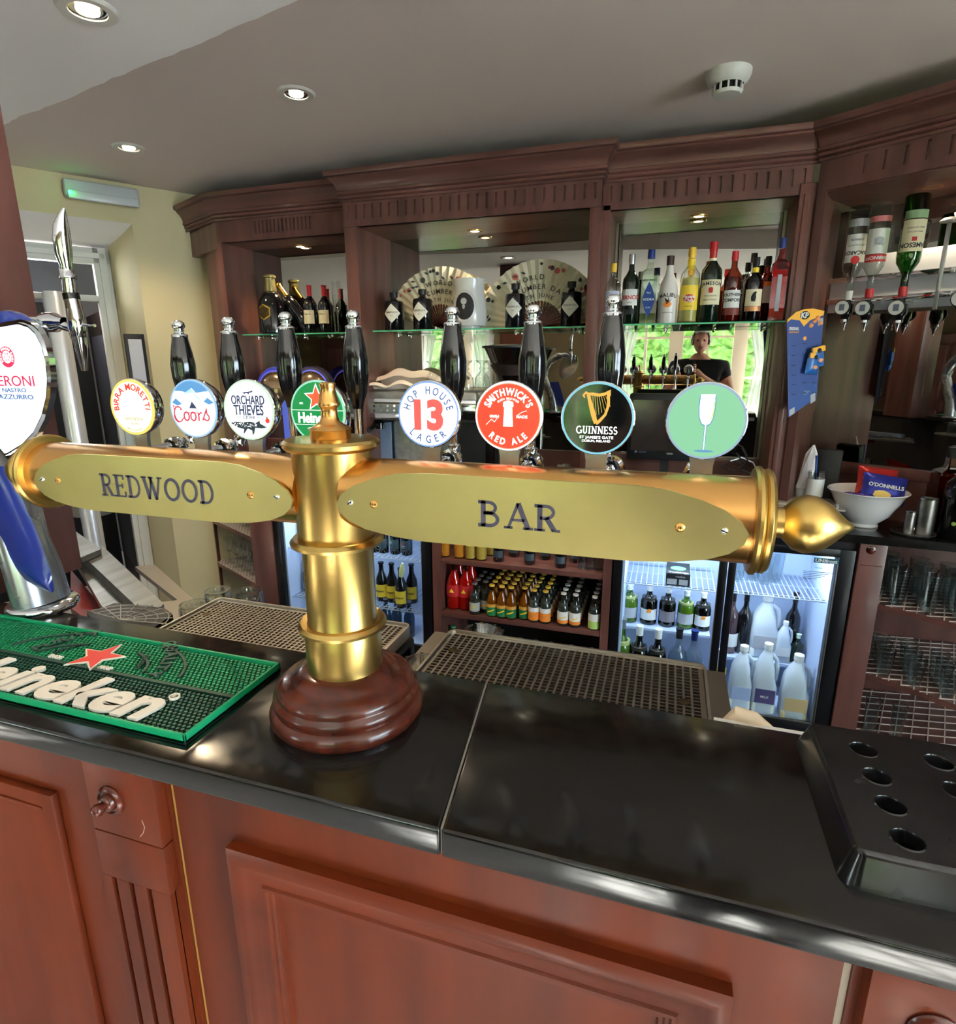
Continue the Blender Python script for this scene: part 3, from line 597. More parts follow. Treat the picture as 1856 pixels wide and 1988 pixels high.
def d2(M, bd):
    pr(bd, glow('sky_blue', (84, 150, 205), .95), lambda b: (b.prism(arc(0, 0, .0375, .0375, 40, 140, 14)+[(-.0165, .0235), (-.006, .0215), (.001, .0285), (.008, .0215), (.018, .023)], .0002, M), b.prism([(-.0355, .008), (-.028, .014), (-.018, .006), (-.027, .004)], .0002, M), b.prism([(.036, .009), (.026, .0155), (.019, .010), (.028, .006)], .0002, M)))
    pr(bd, glow('ice_blue', (168, 208, 236), 1.1), lambda b: (b.prism([(-.016, .019), (.0, .0275), (.006, .021), (.0, .022)], .0003, M), b.prism([(.002, .024), (.02, .006), (.012, .015), (.007, .016)], .0003, M)))
    pr(bd, L_navy, lambda b: b.prism([(-.0065, .0005), (-.001, .010), (.002, .0065), (.0065, .0005)], .0003, M))
    def co(b):
        z = .0004
        b.ribbon([(-.0225, -.002)]+arc(-.026, -.008, .0075, .0105, 40, 320, 16)+[(-.0165, -.012)], [.0014]+[.002]*9+[.0032]*4+[.0016]*5, z, M)
        b.ribbon([(-.030, .002), (-.034, .0045), (-.033, -.002)], .001, z, M)
        for ox in (-.0125, -.001): b.ribbon(arc(ox, -.0105, .0044, .0058, 90, 450, 14), .0022, z, M); b.ribbon([(ox, -.005), (ox+.0075, -.0055)], .001, z, M)
        b.ribbon([(.0075, -.005), (.0085, -.0105), (.008, -.0165)], .0022, z, M); b.ribbon([(.0085, -.0085), (.012, -.0048), (.0145, -.006)], .0018, z, M)
        b.ribbon([(.0145, -.0155), (.021, -.003), (.0225, .0), (.0225, -.006)]+arc(.0215, -.0115, .0042, .0042, 60, -140, 8)+[(.0155, -.0125)], .002, z, M)
    pr(bd, glow('crimson', (206, 52, 76), 1), co)
def d3(M, bd):
    pr(bd, L_navy, lambda b: (b.text('ORCHARD', .0165, M @ T(0, .0135, 0), .022, sx=.66), b.text('THIEVES', .0185, M @ T(0, .0003, 0), .024, sx=.70), b.text('CIDER', .0062, M @ T(0, -.0095, 0), .01, sx=1.1), b.ribbon([(-.0205, -.0095), (-.0125, -.0095)], .0006, .0003, M), b.ribbon([(.0125, -.0095), (.0205, -.0095)], .0006, .0003, M),
        b.prism([(-.014, .0245), (-.006, .0235), (.004, .0245), (.010, .026), (.008, .0235), (.003, .0225), (.004, .0205), (-.001, .0225), (-.006, .0205), (-.005, .0225)], .0003, M)))
    def fox(b):
        b.prism([(-.031, -.0175), (-.022, -.0155), (-.012, -.0165), (.0, -.0150), (.010, -.0165), (.016, -.0135), (.0165, -.0175), (.027, -.0222), (.019, -.0238), (.008, -.0232), (.006, -.030), (.003, -.034), (.003, -.027), (-.004, -.0245), (-.012, -.033), (-.010, -.0255), (-.020, -.0235)], .0003, M)
    pr(bd, glow('charcoal', (44, 60, 66), .7), fox)
    def dots(b):
        random.seed(5)
        for k in range(46): u = random.random(); x = -.027+.038*u; b.disc(random.uniform(.0003, .0007), .0002, M @ T(x, -.0195+random.uniform(-.0028, .003), .0003), 6)
    pr(bd, L_white, dots)
    pr(bd, L_red, lambda b: b.disc(.0034, .0003, M @ T(.0285, -.0135, 0), 20)); pr(bd, glow('leaf', (90, 130, 90), .8), lambda b: b.prism([(.028, -.0105), (.025, -.009), (.0285, -.0085), (.0305, -.0095)], .0003, M))
def d4(M, bd):
    pr(bd, L_white, lambda b: (b.prism(STAR(.0185, .0082), .0002, M @ T(0, .0175, 0)), b.ribbon([(-.0375, .002), (.0375, .002)], .0006, .0002, M), b.ribbon([(-.0355, -.0165), (.0355, -.0165)], .0006, .0002, M), b.text('Heineken', .0185, M @ T(0, -.0075, .0001), .028, sx=.82), b.text('EST.', .0032, M @ T(-.0225, .0105, 0)),
        b.ribbon([(-.016, -.0215), (-.012, -.0205), (-.013, -.024), (-.009, -.021), (-.009, -.027), (-.012, -.0275), (-.012, -.024)], .0007, .0002, M), b.ribbon(arc(-.004, -.0245, .0028, .0032, 60, 300)+[(-.001, -.0255)], .0007, .0002, M), b.ribbon(arc(.003, -.0245, .003, .0034, -60, 240), .0007, .0002, M), b.ribbon([(.008, -.0205), (.008, -.028), (.012, -.0275), (.013, -.0235), (.009, -.0235)], .0007, .0002, M)))
    pr(bd, glow('star_red', (240, 88, 48), 1.15), lambda b: b.prism(STAR(.0158, .0067), .0002, M @ T(0, .0175, .0003)))
def d5(M, bd):
    pr(bd, glow('rim_blue', (128, 164, 226), 1), lambda b: b.ring(.0382, .0018, .0002, M))
    pr(bd, glow('steel_blue', (60, 96, 160), .9), lambda b: (b.arctext('HOP HOUSE', .0130, .0290, 90, M, .012, sp=.30, sx=.72), b.arctext('LAGER', .0130, .0295, 268, M, .012, inside=True, sp=.4, sx=.75)))
    pr(bd, glow('coral', (236, 92, 84), 1.15), lambda b: b.text('13', .0470, M @ T(.0005, 0, .0002), .05, sx=.98))
def d6(M, bd):
    pr(bd, L_white, lambda b: (b.arctext("SMITHWICK'S", .0115, .0282, 90, M, .03, sp=.10, sx=.8), b.arctext('RED ALE', .0105, .0292, 270, M, .03, inside=True, sp=.2, sx=.85), b.arctext('IRISH BREWED', .0034, .0205, 90, M, .01, sp=.2),
        b.prism([(-.0058, .0165), (-.0062, .0115), (-.0046, .0105), (-.0058, -.0115), (.0058, -.0115), (.0046, .0105), (.0062, .0115), (.0058, .0165), (0, .0185)], .0003, M), b.text('IRISH', .0045, M @ T(-.0165, .0, 0), .012, sx=1.1), b.text('MADE', .0045, M @ T(.0165, .0, 0), .012, sx=1.1), b.ribbon([(-.0265, -.010), (-.020, -.0035), (-.0165, -.0065), (-.012, -.001)], .0005, .0003, M), b.ribbon([(.010, .001), (.016, .005), (.022, .007)], .0005, .0003, M)))
    pr(bd, glow('orange_ring', (255, 140, 90), 1), lambda b: b.ring(.0372, .0008, .0002, M))
def d7(M, bd):
    g = glow('harp_gold', (226, 176, 78), .95)
    def harp(b):
        b.ribbon([(-.0125, .0185), (-.014, .021), (-.0115, .0235), (-.009, .022), (-.0055, .0222), (.001, .0212), (.006, .0222), (.0105, .0245), (.0112, .0205)], [.0012, .0016, .002, .0026, .0028, .0028, .0028, .0026, .0012], .0004, M)
        b.ribbon([(.0095, .0225), (.0102, .012), (.0075, .003), (.002, -.0035), (-.001, -.0055)], [.0028, .0026, .0024, .003, .0036], .0004, M)
        b.ribbon([(-.0095, .0215), (-.0065, .012), (-.0035, .002), (-.001, -.0055)], [.0024, .004, .0046, .0036], .0004, M)
        for k in range(8): x = -.007+.002*k; b.ribbon([(x, .0205), (x+.0008+.0006*k, .0205-.0185+.0018*abs(k-2.4))], .0003, .0003, M)
    M0 = M; M = M @ T(0, .0012, 0) @ Matrix.Diagonal((1.15, 1.15, 1, 1)); pr(bd, g, harp); M = M0
    pr(bd, L_white, lambda b: (b.serif('GUINNESS', .0082, M @ T(.0, -.0125, 0), .0003, .9), b.text("ST JAMES'S GATE", .0040, M @ T(0, -.0205, 0), .012, sx=1.25), b.text('DUBLIN, IRELAND', .0034, M @ T(0, -.0245, 0), .012, sx=1.15)))
def d8(M, bd):
    pr(bd, glow('flute_blue', (96, 150, 190), 1), lambda b: (b.ribbon([(-.0075, .0268), (-.0080, .015), (-.007, .004), (-.0045, -.0025), (0, -.0052), (.0045, -.0025), (.007, .004), (.0080, .015), (.0075, .0268)], .0009, .0004, M), b.ribbon([(0, -.004), (0, -.0295)], .0024, .0003, M), b.disc(.0100, .0003, M @ T(0, -.0312, 0), 28, .13)))
    pr(bd, L_white, lambda b: (b.prism([(-.0070, .0235), (-.0074, .014), (-.0063, .004), (-.004, -.0018), (0, -.0042), (.004, -.0018), (.0063, .004), (.0074, .014), (.0070, .0235)], .0003, M), b.prism([(-.007, .0243), (-.007, .0278), (.007, .0278), (.007, .0243)], .0003, M), b.ribbon([(0, -.004), (0, -.0295)], .0010, .0005, M)))
    pr(bd, glow('lime', (206, 232, 96), 1), lambda b: b.ribbon([(.0066, .020), (.0068, .012), (.0058, .005), (.004, .001)], .0011, .0005, M))
BX = [px(x, 800, Y=BYy).x for x in (259, 377, 484, 617, 832, 987, 1160, 1372)]
badge(BX[0], glow('cream_face', (255, 252, 226), 1.25), 'round lit cream beer badge with red arched lettering', d1, glow('gold_rim', (236, 214, 110), 1))
badge(BX[1], glow('snow_face', (250, 253, 255), 1.5), 'round lit white beer badge with red script and blue mountain', d2, glow('pale_blue_rim', (150, 190, 225), 1))
badge(BX[2], glow('snow_face', (250, 253, 255), 1.5), 'round lit white cider badge with dark blue capitals', d3, glow('pale_green_rim', (196, 220, 196), 1))
badge(BX[3], glow('green_face', (16, 150, 72), .85), 'round lit green beer badge with a red star', d4, glow('mint_rim', (150, 214, 186), 1))
badge(BX[4], glow('snow_face', (250, 253, 255), 1.5), 'round lit white lager badge with a big red number', d5)
badge(BX[5], glow('orange_face', (240, 70, 42), 1.05), 'round lit red ale badge with white lettering', d6, glow('pink_rim', (250, 226, 240), 1.3))
badge(BX[6], mat('badge_black', (10, 11, 14), .06, coat=1), 'round black stout badge with a golden harp', d7, glow('aqua_rim', (130, 196, 214), .95))
badge(BX[7], glow('mint_face', (150, 220, 172), .78), 'round lit pale green badge with a champagne flute', d8, glow('blue_grey_rim', (150, 176, 196), .9))
# handles and faucets on the server's side
HY = .765
HT = [(345, 622), (442, 615), (553, 605), (685, 602), (878, 594), (1036, 590), (1192, 571)]
for i, (x, y) in enumerate(HT):
    top = px(x, y, Y=HY); x = px(x, (y+800)/2, Y=HY).x*.35+BX[i]*.65; zt_ = top.z; x = top.x; big = 1.0
    b = B(); z0 = 1.497; H = zt_-.024-z0
    rp = [(0, .0075, ), (.06, .0085), (.2, .0135), (.42, .0172), (.6, .0175), (.8, .0145), (.95, .0115), (1.0, .011)]
    n = 14; prof = [(r, z0+u*H) for u, r in rp]
    vs = []; fs = []; k = 56                                          # softly fluted grip
    for r, z in prof:
        for a in range(k): an = 2*math.pi*a/k; rr = r*(1+.035*abs(math.sin(an*6))); vs.append((x+rr*math.cos(an), HY+rr*math.sin(an), z))
    for j in range(len(prof)-1):
        for a in range(k): fs.append((j*k+a, j*k+(a+1) % k, (j+1)*k+(a+1) % k, (j+1)*k+a))
    b.add(vs, fs); b.lathe([(0, z0), (.0075, z0)], 20, T(x, HY, 0)); b.lathe([(.011, z0+H), (0, z0+H)], 20, T(x, HY, 0))
    hd = b.obj('tap_handle', M_blackg, tw, smooth=60)
    zt2 = z0+H
    b = B(); b.lathe([(.0115, zt2-.001), (.0122, zt2+.001), (.0115, zt2+.003), (.007, zt2+.005), (.0062, zt2+.0075), (.0082, zt2+.009), (.0062, zt2+.0105), (.0092, zt2+.014), (.0095, zt2+.017), (.0078, zt2+.0215), (.004, zt2+.0238), (0, zt2+.024)], 28, T(x, HY, 0)); b.obj('handle_knob', M_chrome, hd)
    b = B(); b.lathe([(.0072, z0), (.0066, z0-.01), (.0066, 1.452), (.009, 1.45), (.009, 1.444), (.0065, 1.44), (.0065, 1.436)], 20, T(x, HY, 0)); b.obj('handle_stem', M_chrome, hd)
for i, x in enumerate([px(h[0], 840, Y=HY).x for h in HT]+[BX[7]]):
    b = B(); b.lathe([(0, -.012), (.008, -.011), (.0135, -.004), (.0135, .004), (.009, .011), (.004, .013), (0, .0135)], 24, T(x, HY, 1.432)); b.lathe([(.0165, -.005), (.0165, .005), (.0125, .006), (.0125, -.006)], 8, T(x, HY-.012, 1.43) @ Matrix.Rotation(R(90), 4, 'X'))
    b.cyl((x, TY+.03, 1.428), (x, HY-.005, 1.432), .0075); b.tube([(x, HY, 1.425), (x, HY+.014, 1.405), (x, HY+.02, 1.37), (x, HY+.02, 1.335)], [.007, .0065, .006, .0045], 14); b.obj('faucet', M_chrome, tw)
# ---------------------------------------------------------------- bar mat
mx1, my0, my1, mx0 = -.5445, .497, .690, -1.34
mt = thing('bar_mat', 'green rubber bar mat with a red star and white raised lettering', 'bar mat', ((mx0+mx1)/2, (my0+my1)/2, CT))
M_mg = mat('rubber_green', (16, 150, 98), .42); M_mgd = mat('rubber_dark_green', (20, 62, 48), .5); M_mgm = mat('rubber_mid_green', (14, 112, 72), .5)
b = B(); b.box(mx0, mx1, my0, my1, CT, CT+.006, .001); b.obj('base_sheet', M_mgd, mt)
b = B(); b.box(mx0, mx1, my0, my0+.004, CT, CT+.014, .0012); b.box(mx0, mx1, my1-.004, my1, CT, CT+.014, .0012); b.box(mx1-.004, mx1, my0, my1, CT, CT+.014, .0012); b.box(mx0, mx0+.004, my0, my1, CT, CT+.014, .0012); b.obj('rim', M_mg, mt)
ym = my0+.095
b = B(); b.box(mx0, mx1-.004, ym-.003, ym+.003, CT+.006, CT+.0115); b.obj('divider', M_mgd, mt)
def nubs(y0, y1, m, name):
    b = B(); st = .0076; j = 0; y = y0
    while y < y1:
        x = mx0+.008+(st/2 if j % 2 else 0)
        while x < mx1-.006:
            if x > -1.33: b.add([(x+.0027*math.cos(a), y+.0027*math.sin(a), CT+.006) for a in (0, 1.047, 2.094, 3.142, 4.189, 5.236)]+[(x+.0024*math.cos(a), y+.0024*math.sin(a), CT+.0105) for a in (0, 1.047, 2.094, 3.142, 4.189, 5.236)], [(6, 7, 8, 9, 10, 11)]+[(k, (k+1) % 6, (k+1) % 6+6, k+6) for k in range(6)])
            x += st
        y += st*.87; j += 1
    o = b.obj(name, m, mt, smooth=0); o['kind'] = 'stuff'
nubs(ym+.007, my1-.006, mat('nub_green', (22, 142, 92), .45), 'nubs'); nubs(my0+.007, ym-.005, mat('nub_dark', (30, 78, 60), .45), 'nubs')
ZT = CT+.0105
def topM(x, y, rz=0): return T(x, y, ZT) @ Matrix.Rotation(R(rz), 4, 'Z')
sx_ = px(190, 1275, Z=CT+.012)
b = B(); b.prism(STAR(.045, .0195, 90), .0022, topM(sx_.x, sx_.y)); st = b.obj('star', mat('rubber_white', (236, 226, 212), .5), mt)
b = B(); b.prism(STAR(.039, .0158, 90), .0030, topM(sx_.x, sx_.y)); b.obj('star_centre', mat('rubber_red', (226, 62, 52), .5), mt)
b = B(); n2 = px(339, 1353, Z=CT+.012); xr = px(290, 1385, Z=CT+.012).x
b.text('Heineken', .094, topM(xr+.005, (my0+ym)/2-.003), .030, .0038, 1.12, .22, al='r')
for u in (-.012, .0): pass
b.obj('lettering', MATS['rubber_white'], mt)
b = B(); b.ring(.0066, .0016, .0035, topM(n2.x, n2.y), 24); b.text('R', .008, topM(n2.x, n2.y), .02, .0035); b.obj('registered_mark', MATS['rubber_white'], mt)
b = B(); q = px(108, 1275, Z=CT+.012); b.text('TRADE', .0105, topM(q.x, q.y), .03, .003, .8); q = px(205, 1297, Z=CT+.012); b.text('MARK', .0105, topM(q.x, q.y), .03, .003, .8); b.obj('small_lettering', MATS['rubber_white'], mt)
M_mgx = mat('rubber_arc', (40, 72, 60), .5)
b = B()
for r_ in (.155, .098):
    for a0, a1 in ((8, 62), (118, 172)): b.ribbon(arc(0, 0, r_*1.12, r_*.62, a0, a1, 16), .0035, .003, topM(sx_.x, ym+.004))
b.arctext('QUALITY', .026, .120, 33, topM(sx_.x+.012, ym-.004), .03, .003, sp=.1); b.arctext('PURITY', .026, .120, 147, topM(sx_.x-.004, ym-.004), .03, .003, sp=.1)
b.arctext('PREMIUM', .010, .083, 30, topM(sx_.x+.01, ym-.003), .01, .003); b.arctext('DIPLOMA', .010, .083, 150, topM(sx_.x, ym-.003), .01, .003); b.obj('arched_lettering', M_mgx, mt)
# ---------------------------------------------------------------- tall lager font at the left edge
FY = .76
def fp(x, y, Y=FY): return px(x, y, Y=Y)
ft = thing('beer_font', 'tall chrome and blue beer font with a lit white shield badge and chrome tap', 'beer font', (fp(82, 1150).x, FY, CT))
bx = px(83, 1170, Z=CT+.01); bx, by = bx.x, bx.y
b = B(); b.lathe([(0, 0), (.059, 0), (.061, .003), (.061, .010), (.058, .014), (.055, .016), (.0, .016)], 44, T(bx, by, CT)); b.obj('base_ring', M_chrome, ft)
cl = [(82, 1165, .052), (66, 1110, .050), (44, 1050, .046), (18, 985, .043), (-18, 920, .041), (-52, 850, .040), (-62, 780, .040), (-50, 710, .040), (-16, 655, .042), (20, 628, .034)]
path = []; rr = []
for x, y, r_ in cl: q = fp(x, y, by); path.append((q.x, by+(.012 if y < 1000 else 0), q.z)); rr.append(r_)
path[0] = (bx, by, CT+.014)
b = B(); b.tube(path, rr, 32, flat=.72); b.obj('curved_body', mat('silver_paint', (176, 180, 184), .2, .85, rv=.1, scale=(20, 20, 20)), ft, smooth=70)
# blue inlay: strip hugging the front of the body
def inlay(pxs, m, name, off=.004):
    vs = []; fs = []
    for (y, xa, xb) in pxs:
        n = 9
        for k in range(n):
            u = k/(n-1); x = xa+(xb-xa)*u; q = fp(x, y, by-.034-off*(1-(2*u-1)**2)); vs.append((q.x, q.y, q.z))
    n = 9
    for j in range(len(pxs)-1):
        for k in range(n-1): a = j*n+k; fs.append((a, a+1, a+n+1, a+n))
    b = B(); b.add(vs, fs); o = b.obj(name, m, ft, smooth=80)
    return o
M_fb = mat('font_blue', (38, 54, 142), .22, coat=.7)
inlay([(905, -60, 14), (930, -50, 26), (960, -40, 40), (990, -34, 52), (1020, -22, 66), (1050, -12, 78), (1080, -2, 88), (1105, 18, 97), (1125, 46, 102), (1142, 78, 105), (1150, 98, 104)], M_fb, 'blue_inlay', .01)
lc = fp(33, 745, by-.055); lx, ly, lz = lc.x, by-.055, lc.z
def leaf(k):
    xr_ = lambda y, x: fp(x, y, ly)
    right = [(15, 884), (45, 866), (68, 842), (84, 810), (94, 770), (96, 735), (92, 700), (84, 668), (72, 645), (58, 632)]
    left = [(40, 626), (5, 632), (-28, 660), (-44, 720), (-36, 790), (-14, 850)]
    P = []
    for x, y in right+left:
        q = fp(x, y, ly); P.append((lx+(q.x-lx)*k, lz+(q.z-lz)*k))
    return P
b = B(); b.prism(leaf(1.0), .004, FR(0, ly, 0)); b.prism(leaf(1.05), .010, FR(0, ly+.010, 0)); b.obj('badge_housing', M_chrome, ft)
b = B(); b.prism(leaf(.965), .002, FR(0, ly-.004, 0)); fc = b.obj('badge_face', glow('shield_white', (228, 244, 252), 1.5), ft)
MM = lambda x, y: FR(fp(x, y, ly).x, ly-.006, fp(x, y, ly).z)
u1 = (fp(83, 742, ly).x-fp(0, 742, ly).x)
b = B(); b.text('PERONI', .0235, MM(32, 739), .004, .0004, 1.22); b.obj('print', glow('rose', (222, 52, 92), 1), fc, smooth=0)
b = B(); b.text('NASTRO', .0090, MM(35, 757), .012, .0004, 1.55); b.text('AZZURRO', .0104, MM(38, 770), .012, .0004, 1.62); b.obj('print', L_blue, fc, smooth=0)
b = B(); M = MM(21, 693) @ Matrix.Diagonal((1.55, 1.55, 1, 1)); b.ring(.0085, .0042, .0004, M)
for k in range(6): b.disc(.0007, .0004, M @ T(.0035*math.cos(k*1.047), .0035*math.sin(k*1.047), 0), 8)
b.obj('crest', glow('rose', (222, 52, 92), 1), fc, smooth=0)
b = B(); b.arctext('BIRRA PERONI ROMA', .0030, .0085, 90, M @ T(0, 0, .0005), .01, sp=.25); b.obj('crest_lettering', L_white, fc, smooth=0)
b = B(); b.text('DAL 1846', .0042, MM(28, 719), 0, .0003, 1.3); b.ribbon([(-.01, -.004), (-.004, .004), (.002, -.002), (.008, .003)], .0008, .0003, MM(28, 786)); b.obj('faint_print', glow('pale_gold', (214, 212, 190), 1.2), fc, smooth=0)
inlay([(604, -30, 28), (612, -44, 50), (622, -56, 64), (632, -60, 40), (645, -64, 12)], M_fb, 'blue_crown', .02)
# chrome tap on its arm
q0 = fp(70, 626, .80); q1 = fp(150, 640, .80); zf = q1.z
b = B(); b.cyl((q0.x-.04, .80, q0.z), (q0.x+.022, .80, q0.z-.001), .0135); b.lathe([(.010, 0), (.0155, .003), (.0165, .01), (.0165, .028), (.011, .038), (.009, .05)], 28, T(q0.x+.018, .80, q0.z) @ Matrix.Rotation(R(92), 4, 'Y')); b.cyl((q0.x+.05, .80, q0.z-.002), (q1.x, .80, q1.z), .0085)
b.obj('tap_arm', M_chrome, ft)
def fpt(x, y): q = fp(x, y, .80); return (q.x, .80, q.z)
b = B(); b.tube([fpt(144, 600), fpt(147, 618), fpt(151, 640), fpt(153, 655), fpt(155, 664)], [.0125, .0135, .0145, .0125, .0095], 24); b.tube([fpt(154, 655), fpt(157, 672), fpt(161, 700), fpt(164, 720)], [.0112, .0105, .0075, .0052], 20); b.tube([fpt(160, 630), fpt(176, 632), fpt(184, 632)], [.003, .0015, .003], 8); b.obj('tap_body', M_chrome, ft)
b = B(); b.tube([fpt(144, 602), fpt(139, 578)], [.0125, .0118], 24); b.tube([fpt(137, 572), fpt(133, 541)], [.0105, .0102], 24); b.tube([fpt(133, 541), fpt(132, 536), fpt(130, 530), fpt(129, 520)], [.0125, .0128, .010, .0105], 24)
b.tube([fpt(129, 520), fpt(124, 495), fpt(120, 465), fpt(119, 440), fpt(121, 418), fpt(124, 404)], [.0085, .0125, .0135, .0115, .0065, .002], 24); b.obj('tap_lever', M_chrome, ft, smooth=60)
b = B(); b.tube([fpt(140, 582), fpt(137, 570)], [.0128, .0128], 24); b.obj('black_grip_ring', M_blackg, ft)
# ---------------------------------------------------------------- mahogany post and steel sink at the left
y0 = .975; xr_ = px(157, 1095, Z=CT+.0).x
po = thing('timber_post', 'dark mahogany post rising behind the beer font at the left edge', 'post', (xr_-.1, .9, CT))
xe = px(157, 1095, Y=y0).x; zbp = px(157, 1103, Y=y0).z
b = B(); b.box(xe-.3, xe-.012, .80, y0, zbp, CZ, .004); b.obj('post', M_wood, po)
b = B(); b.box(xe-.024, xe, y0-.075, y0+.004, zbp, CZ, .004); b.box(xe-.014, xe-.009, y0-.10, y0-.082, zbp, CZ, .002); b.obj('edge_trim', M_wood, po)
# bar-side structure
b = B(); b.box(-2.4, 1.6, .56, CB-.03, FZ, CT-.034); tag(b.obj('bar_carcass', mat('carcass_grey', (34, 30, 30), .7)), 'dark servery side of the front counter under the granite', 'counter')
sk = thing('steel_sink_unit', 'stainless steel sink and drainer unit beyond the left end of the bar', 'sink', (-1.5, 1.2, FZ))
SZ = .93
def zpts(L, Z): return [(px(x, y, Z=Z).x, px(x, y, Z=Z).y) for x, y in L]
b = B(); b.prism(zpts([(150, 1095), (178, 1092), (300, 1180), (330, 1215), (240, 1215), (197, 1176)], SZ), .02, T(0, 0, SZ-.02)); b.obj('drainer', M_steel, sk)
b = B(); b.prism(zpts([(262, 1100), (300, 1096), (372, 1160), (400, 1215), (330, 1215), (300, 1170), (345, 1165)], SZ-.012), .015, T(0, 0, SZ-.027)); b.obj('basin_side', M_steelm, sk)
b = B(); b.prism(zpts([(150, 1035), (198, 1068), (195, 1056), (318, 1172), (312, 1178), (268, 1180), (160, 1078), (150, 1070)], SZ+.03), .03, T(0, 0, SZ)); b.obj('raised_ledge', M_steel, sk)
b = B(); b.prism(zpts([(145, 1030), (196, 1066), (158, 1082), (140, 1080)], SZ+.05), .018, T(0, 0, SZ+.032)); b.obj('cover_plate', M_steel, sk)
b = B(); q = zpts([(137, 1105), (200, 1180), (165, 1200), (137, 1180)], SZ-.05); b.prism(q, .03, T(0, 0, SZ-.08)); tag(b.obj('red_tray', mat('red_plastic', (120, 22, 24), .4)), 'dark red plastic tray at the foot of the timber post', 'tray')
b = B(); b.box(-2.0, -1.0, 1.05, 1.4, FZ, SZ-.42); b.obj('sink_cabinet', M_blackm, sk)
# black spoked waste grating behind the font
wg = thing('drain_grating', 'black drip well with a wire cobweb grating beside the font base', 'grating', (-.99, .82, CT-.02))
c0 = px(255, 1196, Z=CT-.012)
b = B(); b.prism(zpts([(168, 1188), (222, 1168), (322, 1180), (335, 1190), (280, 1228), (190, 1212)], CT-.025), .012, T(0, 0, CT-.04)); b.obj('well', M_blackm, wg)
b = B(); cxg, cyg = c0.x, .775
for k in range(9):
    a = R(10+20*k); b.tube([(cxg, cyg, CT-.01), (cxg+.1*math.cos(a), cyg+.075*math.sin(a), CT-.01)], .0011, 6)
for r_ in (.025, .045, .065, .085): b.tube([(p[0], p[1], CT-.01) for p in arc(cxg, cyg, r_*1.1, r_*.8, 5, 175, 24)], .0011, 6)
b.obj('wire_grate', M_steelm, wg)
# ---------------------------------------------------------------- drip trays
def tray(name, x0, x1, y0, y1, lab, nx, ny):
    z = CT-.012; tr = thing(name, lab, 'drip tray', ((x0+x1)/2, (y0+y1)/2, z-.03))
    def rrect(x0, x1, y0, y1, r_): return arc(x1-r_, y1-r_, r_, r_, 0, 90, 5)+arc(x0+r_, y1-r_, r_, r_, 90, 180, 5)+arc(x0+r_, y0+r_, r_, r_, 180, 270, 5)+arc(x1-r_, y0+r_, r_, r_, 270, 360, 5)
    b = B(); b.ribbon(rrect(x0+.002, x1-.002, y0+.002, y1-.002, .012), .004, .022, T(0, 0, z-.018), True); b.obj('outer_rim', mat('rim_steel', (206, 200, 190), .3, 1), tr)
    b = B(); b.prism(rrect(x0+.003, x1-.003, y0+.003, y1-.003, .011), .003, T(0, 0, z-.02)); b.obj('tray_bottom', mat('tray_inside', (64, 58, 54), .4, .6), tr)
    b = B(); m_ = .012
    b.box(x0+.005, x1-.005, y0+.005, y0+m_, z-.002, z); b.box(x0+.005, x1-.005, y1-m_, y1-.005, z-.002, z); b.box(x0+.005, x0+m_, y0+m_, y1-m_, z-.002, z); b.box(x1-m_, x1-.005, y0+m_, y1-m_, z-.002, z)
    for i in range(1, nx): x = x0+m_+(x1-x0-2*m_)*i/nx; b.box(x-.0016, x+.0016, y0+m_, y1-m_, z-.002, z-.0001)
    for j in range(1, ny): y = y0+m_+(y1-y0-2*m_)*j/ny; b.box(x0+m_, x1-m_, y-.0011, y+.0011, z-.0021, z-.0002)
    pg = b.obj('pierced_grid', M_steelm, tr, smooth=0)
    for xx, yy in ((x0+.03, y0+.6*(y1-y0)), (x1-.035, y0+.33*(y1-y0))):
        b = B(); b.ring(.0072, .0022, .0006, T(xx, yy, z)); b.disc(.0065, .0003, T(xx, yy, z-.0001), 20); b.obj('finger_hole', mat('hole_bronze', (92, 76, 48), .3, .8), tr)
    return tr
tray('drip_tray', -.862, -.428, .745, .922, 'long stainless pierced drip tray left of the brass column', 44, 18)
tray('drip_tray', -.352, .083, .748, .925, 'long stainless pierced drip tray right of the brass column', 36, 17)
b = B(); b.box(-.47, -.425, .77, .92, CT-.12, CT-.034, .012); b.box(-.84, -.425, .76, .93, CT-.10, CT-.036, .008); tag(b.obj('tray_box', M_blackm), 'black plastic housing under the left drip tray', 'box')
b = B(); b.box(-.34, .07, .765, .90, CT-.10, CT-.036, .006); tag(b.obj('tray_box', M_blackm), 'dark housing under the right drip tray', 'box')
# glasses around the trays
def tumbler(x, y, z, lab, r=.04, h=.085, facets=10, inv=True):
    g = thing('tumbler', lab, 'glass', (x, y, z))
    b = B(); s = 1 if inv else -1; M = T(x, y, z if inv else z+h) @ Matrix.Diagonal((1, 1, s, 1))
    b.lathe([(r*1.04, 0), (r, h*.3), (r*.9, h*.93), (r*.86, h), (r*.55, h), (r*.5, h-.006), (0, h-.006)], 36, M); b.lathe([(r*.98, 0), (r*.94, h*.3), (r*.84, h*.72), (0, h*.75)], 36, M); b.obj('bowl', M_glassx, g)
    b = B()
    for i in range(facets): a = R(360*i/facets); b.tube([(x+r*1.0*math.cos(a), y+r*1.0*math.sin(a), z+h*.15 if inv else z+h*.85), (x+r*.91*math.cos(a), y+r*.91*math.sin(a), z+h*.9 if inv else z+h*.1)], .0022, 6)
    b.ring(r*.86, .003, .003, T(x, y, z+h-.002 if inv else z)); b.obj('facets', M_glassx, g)
    return g
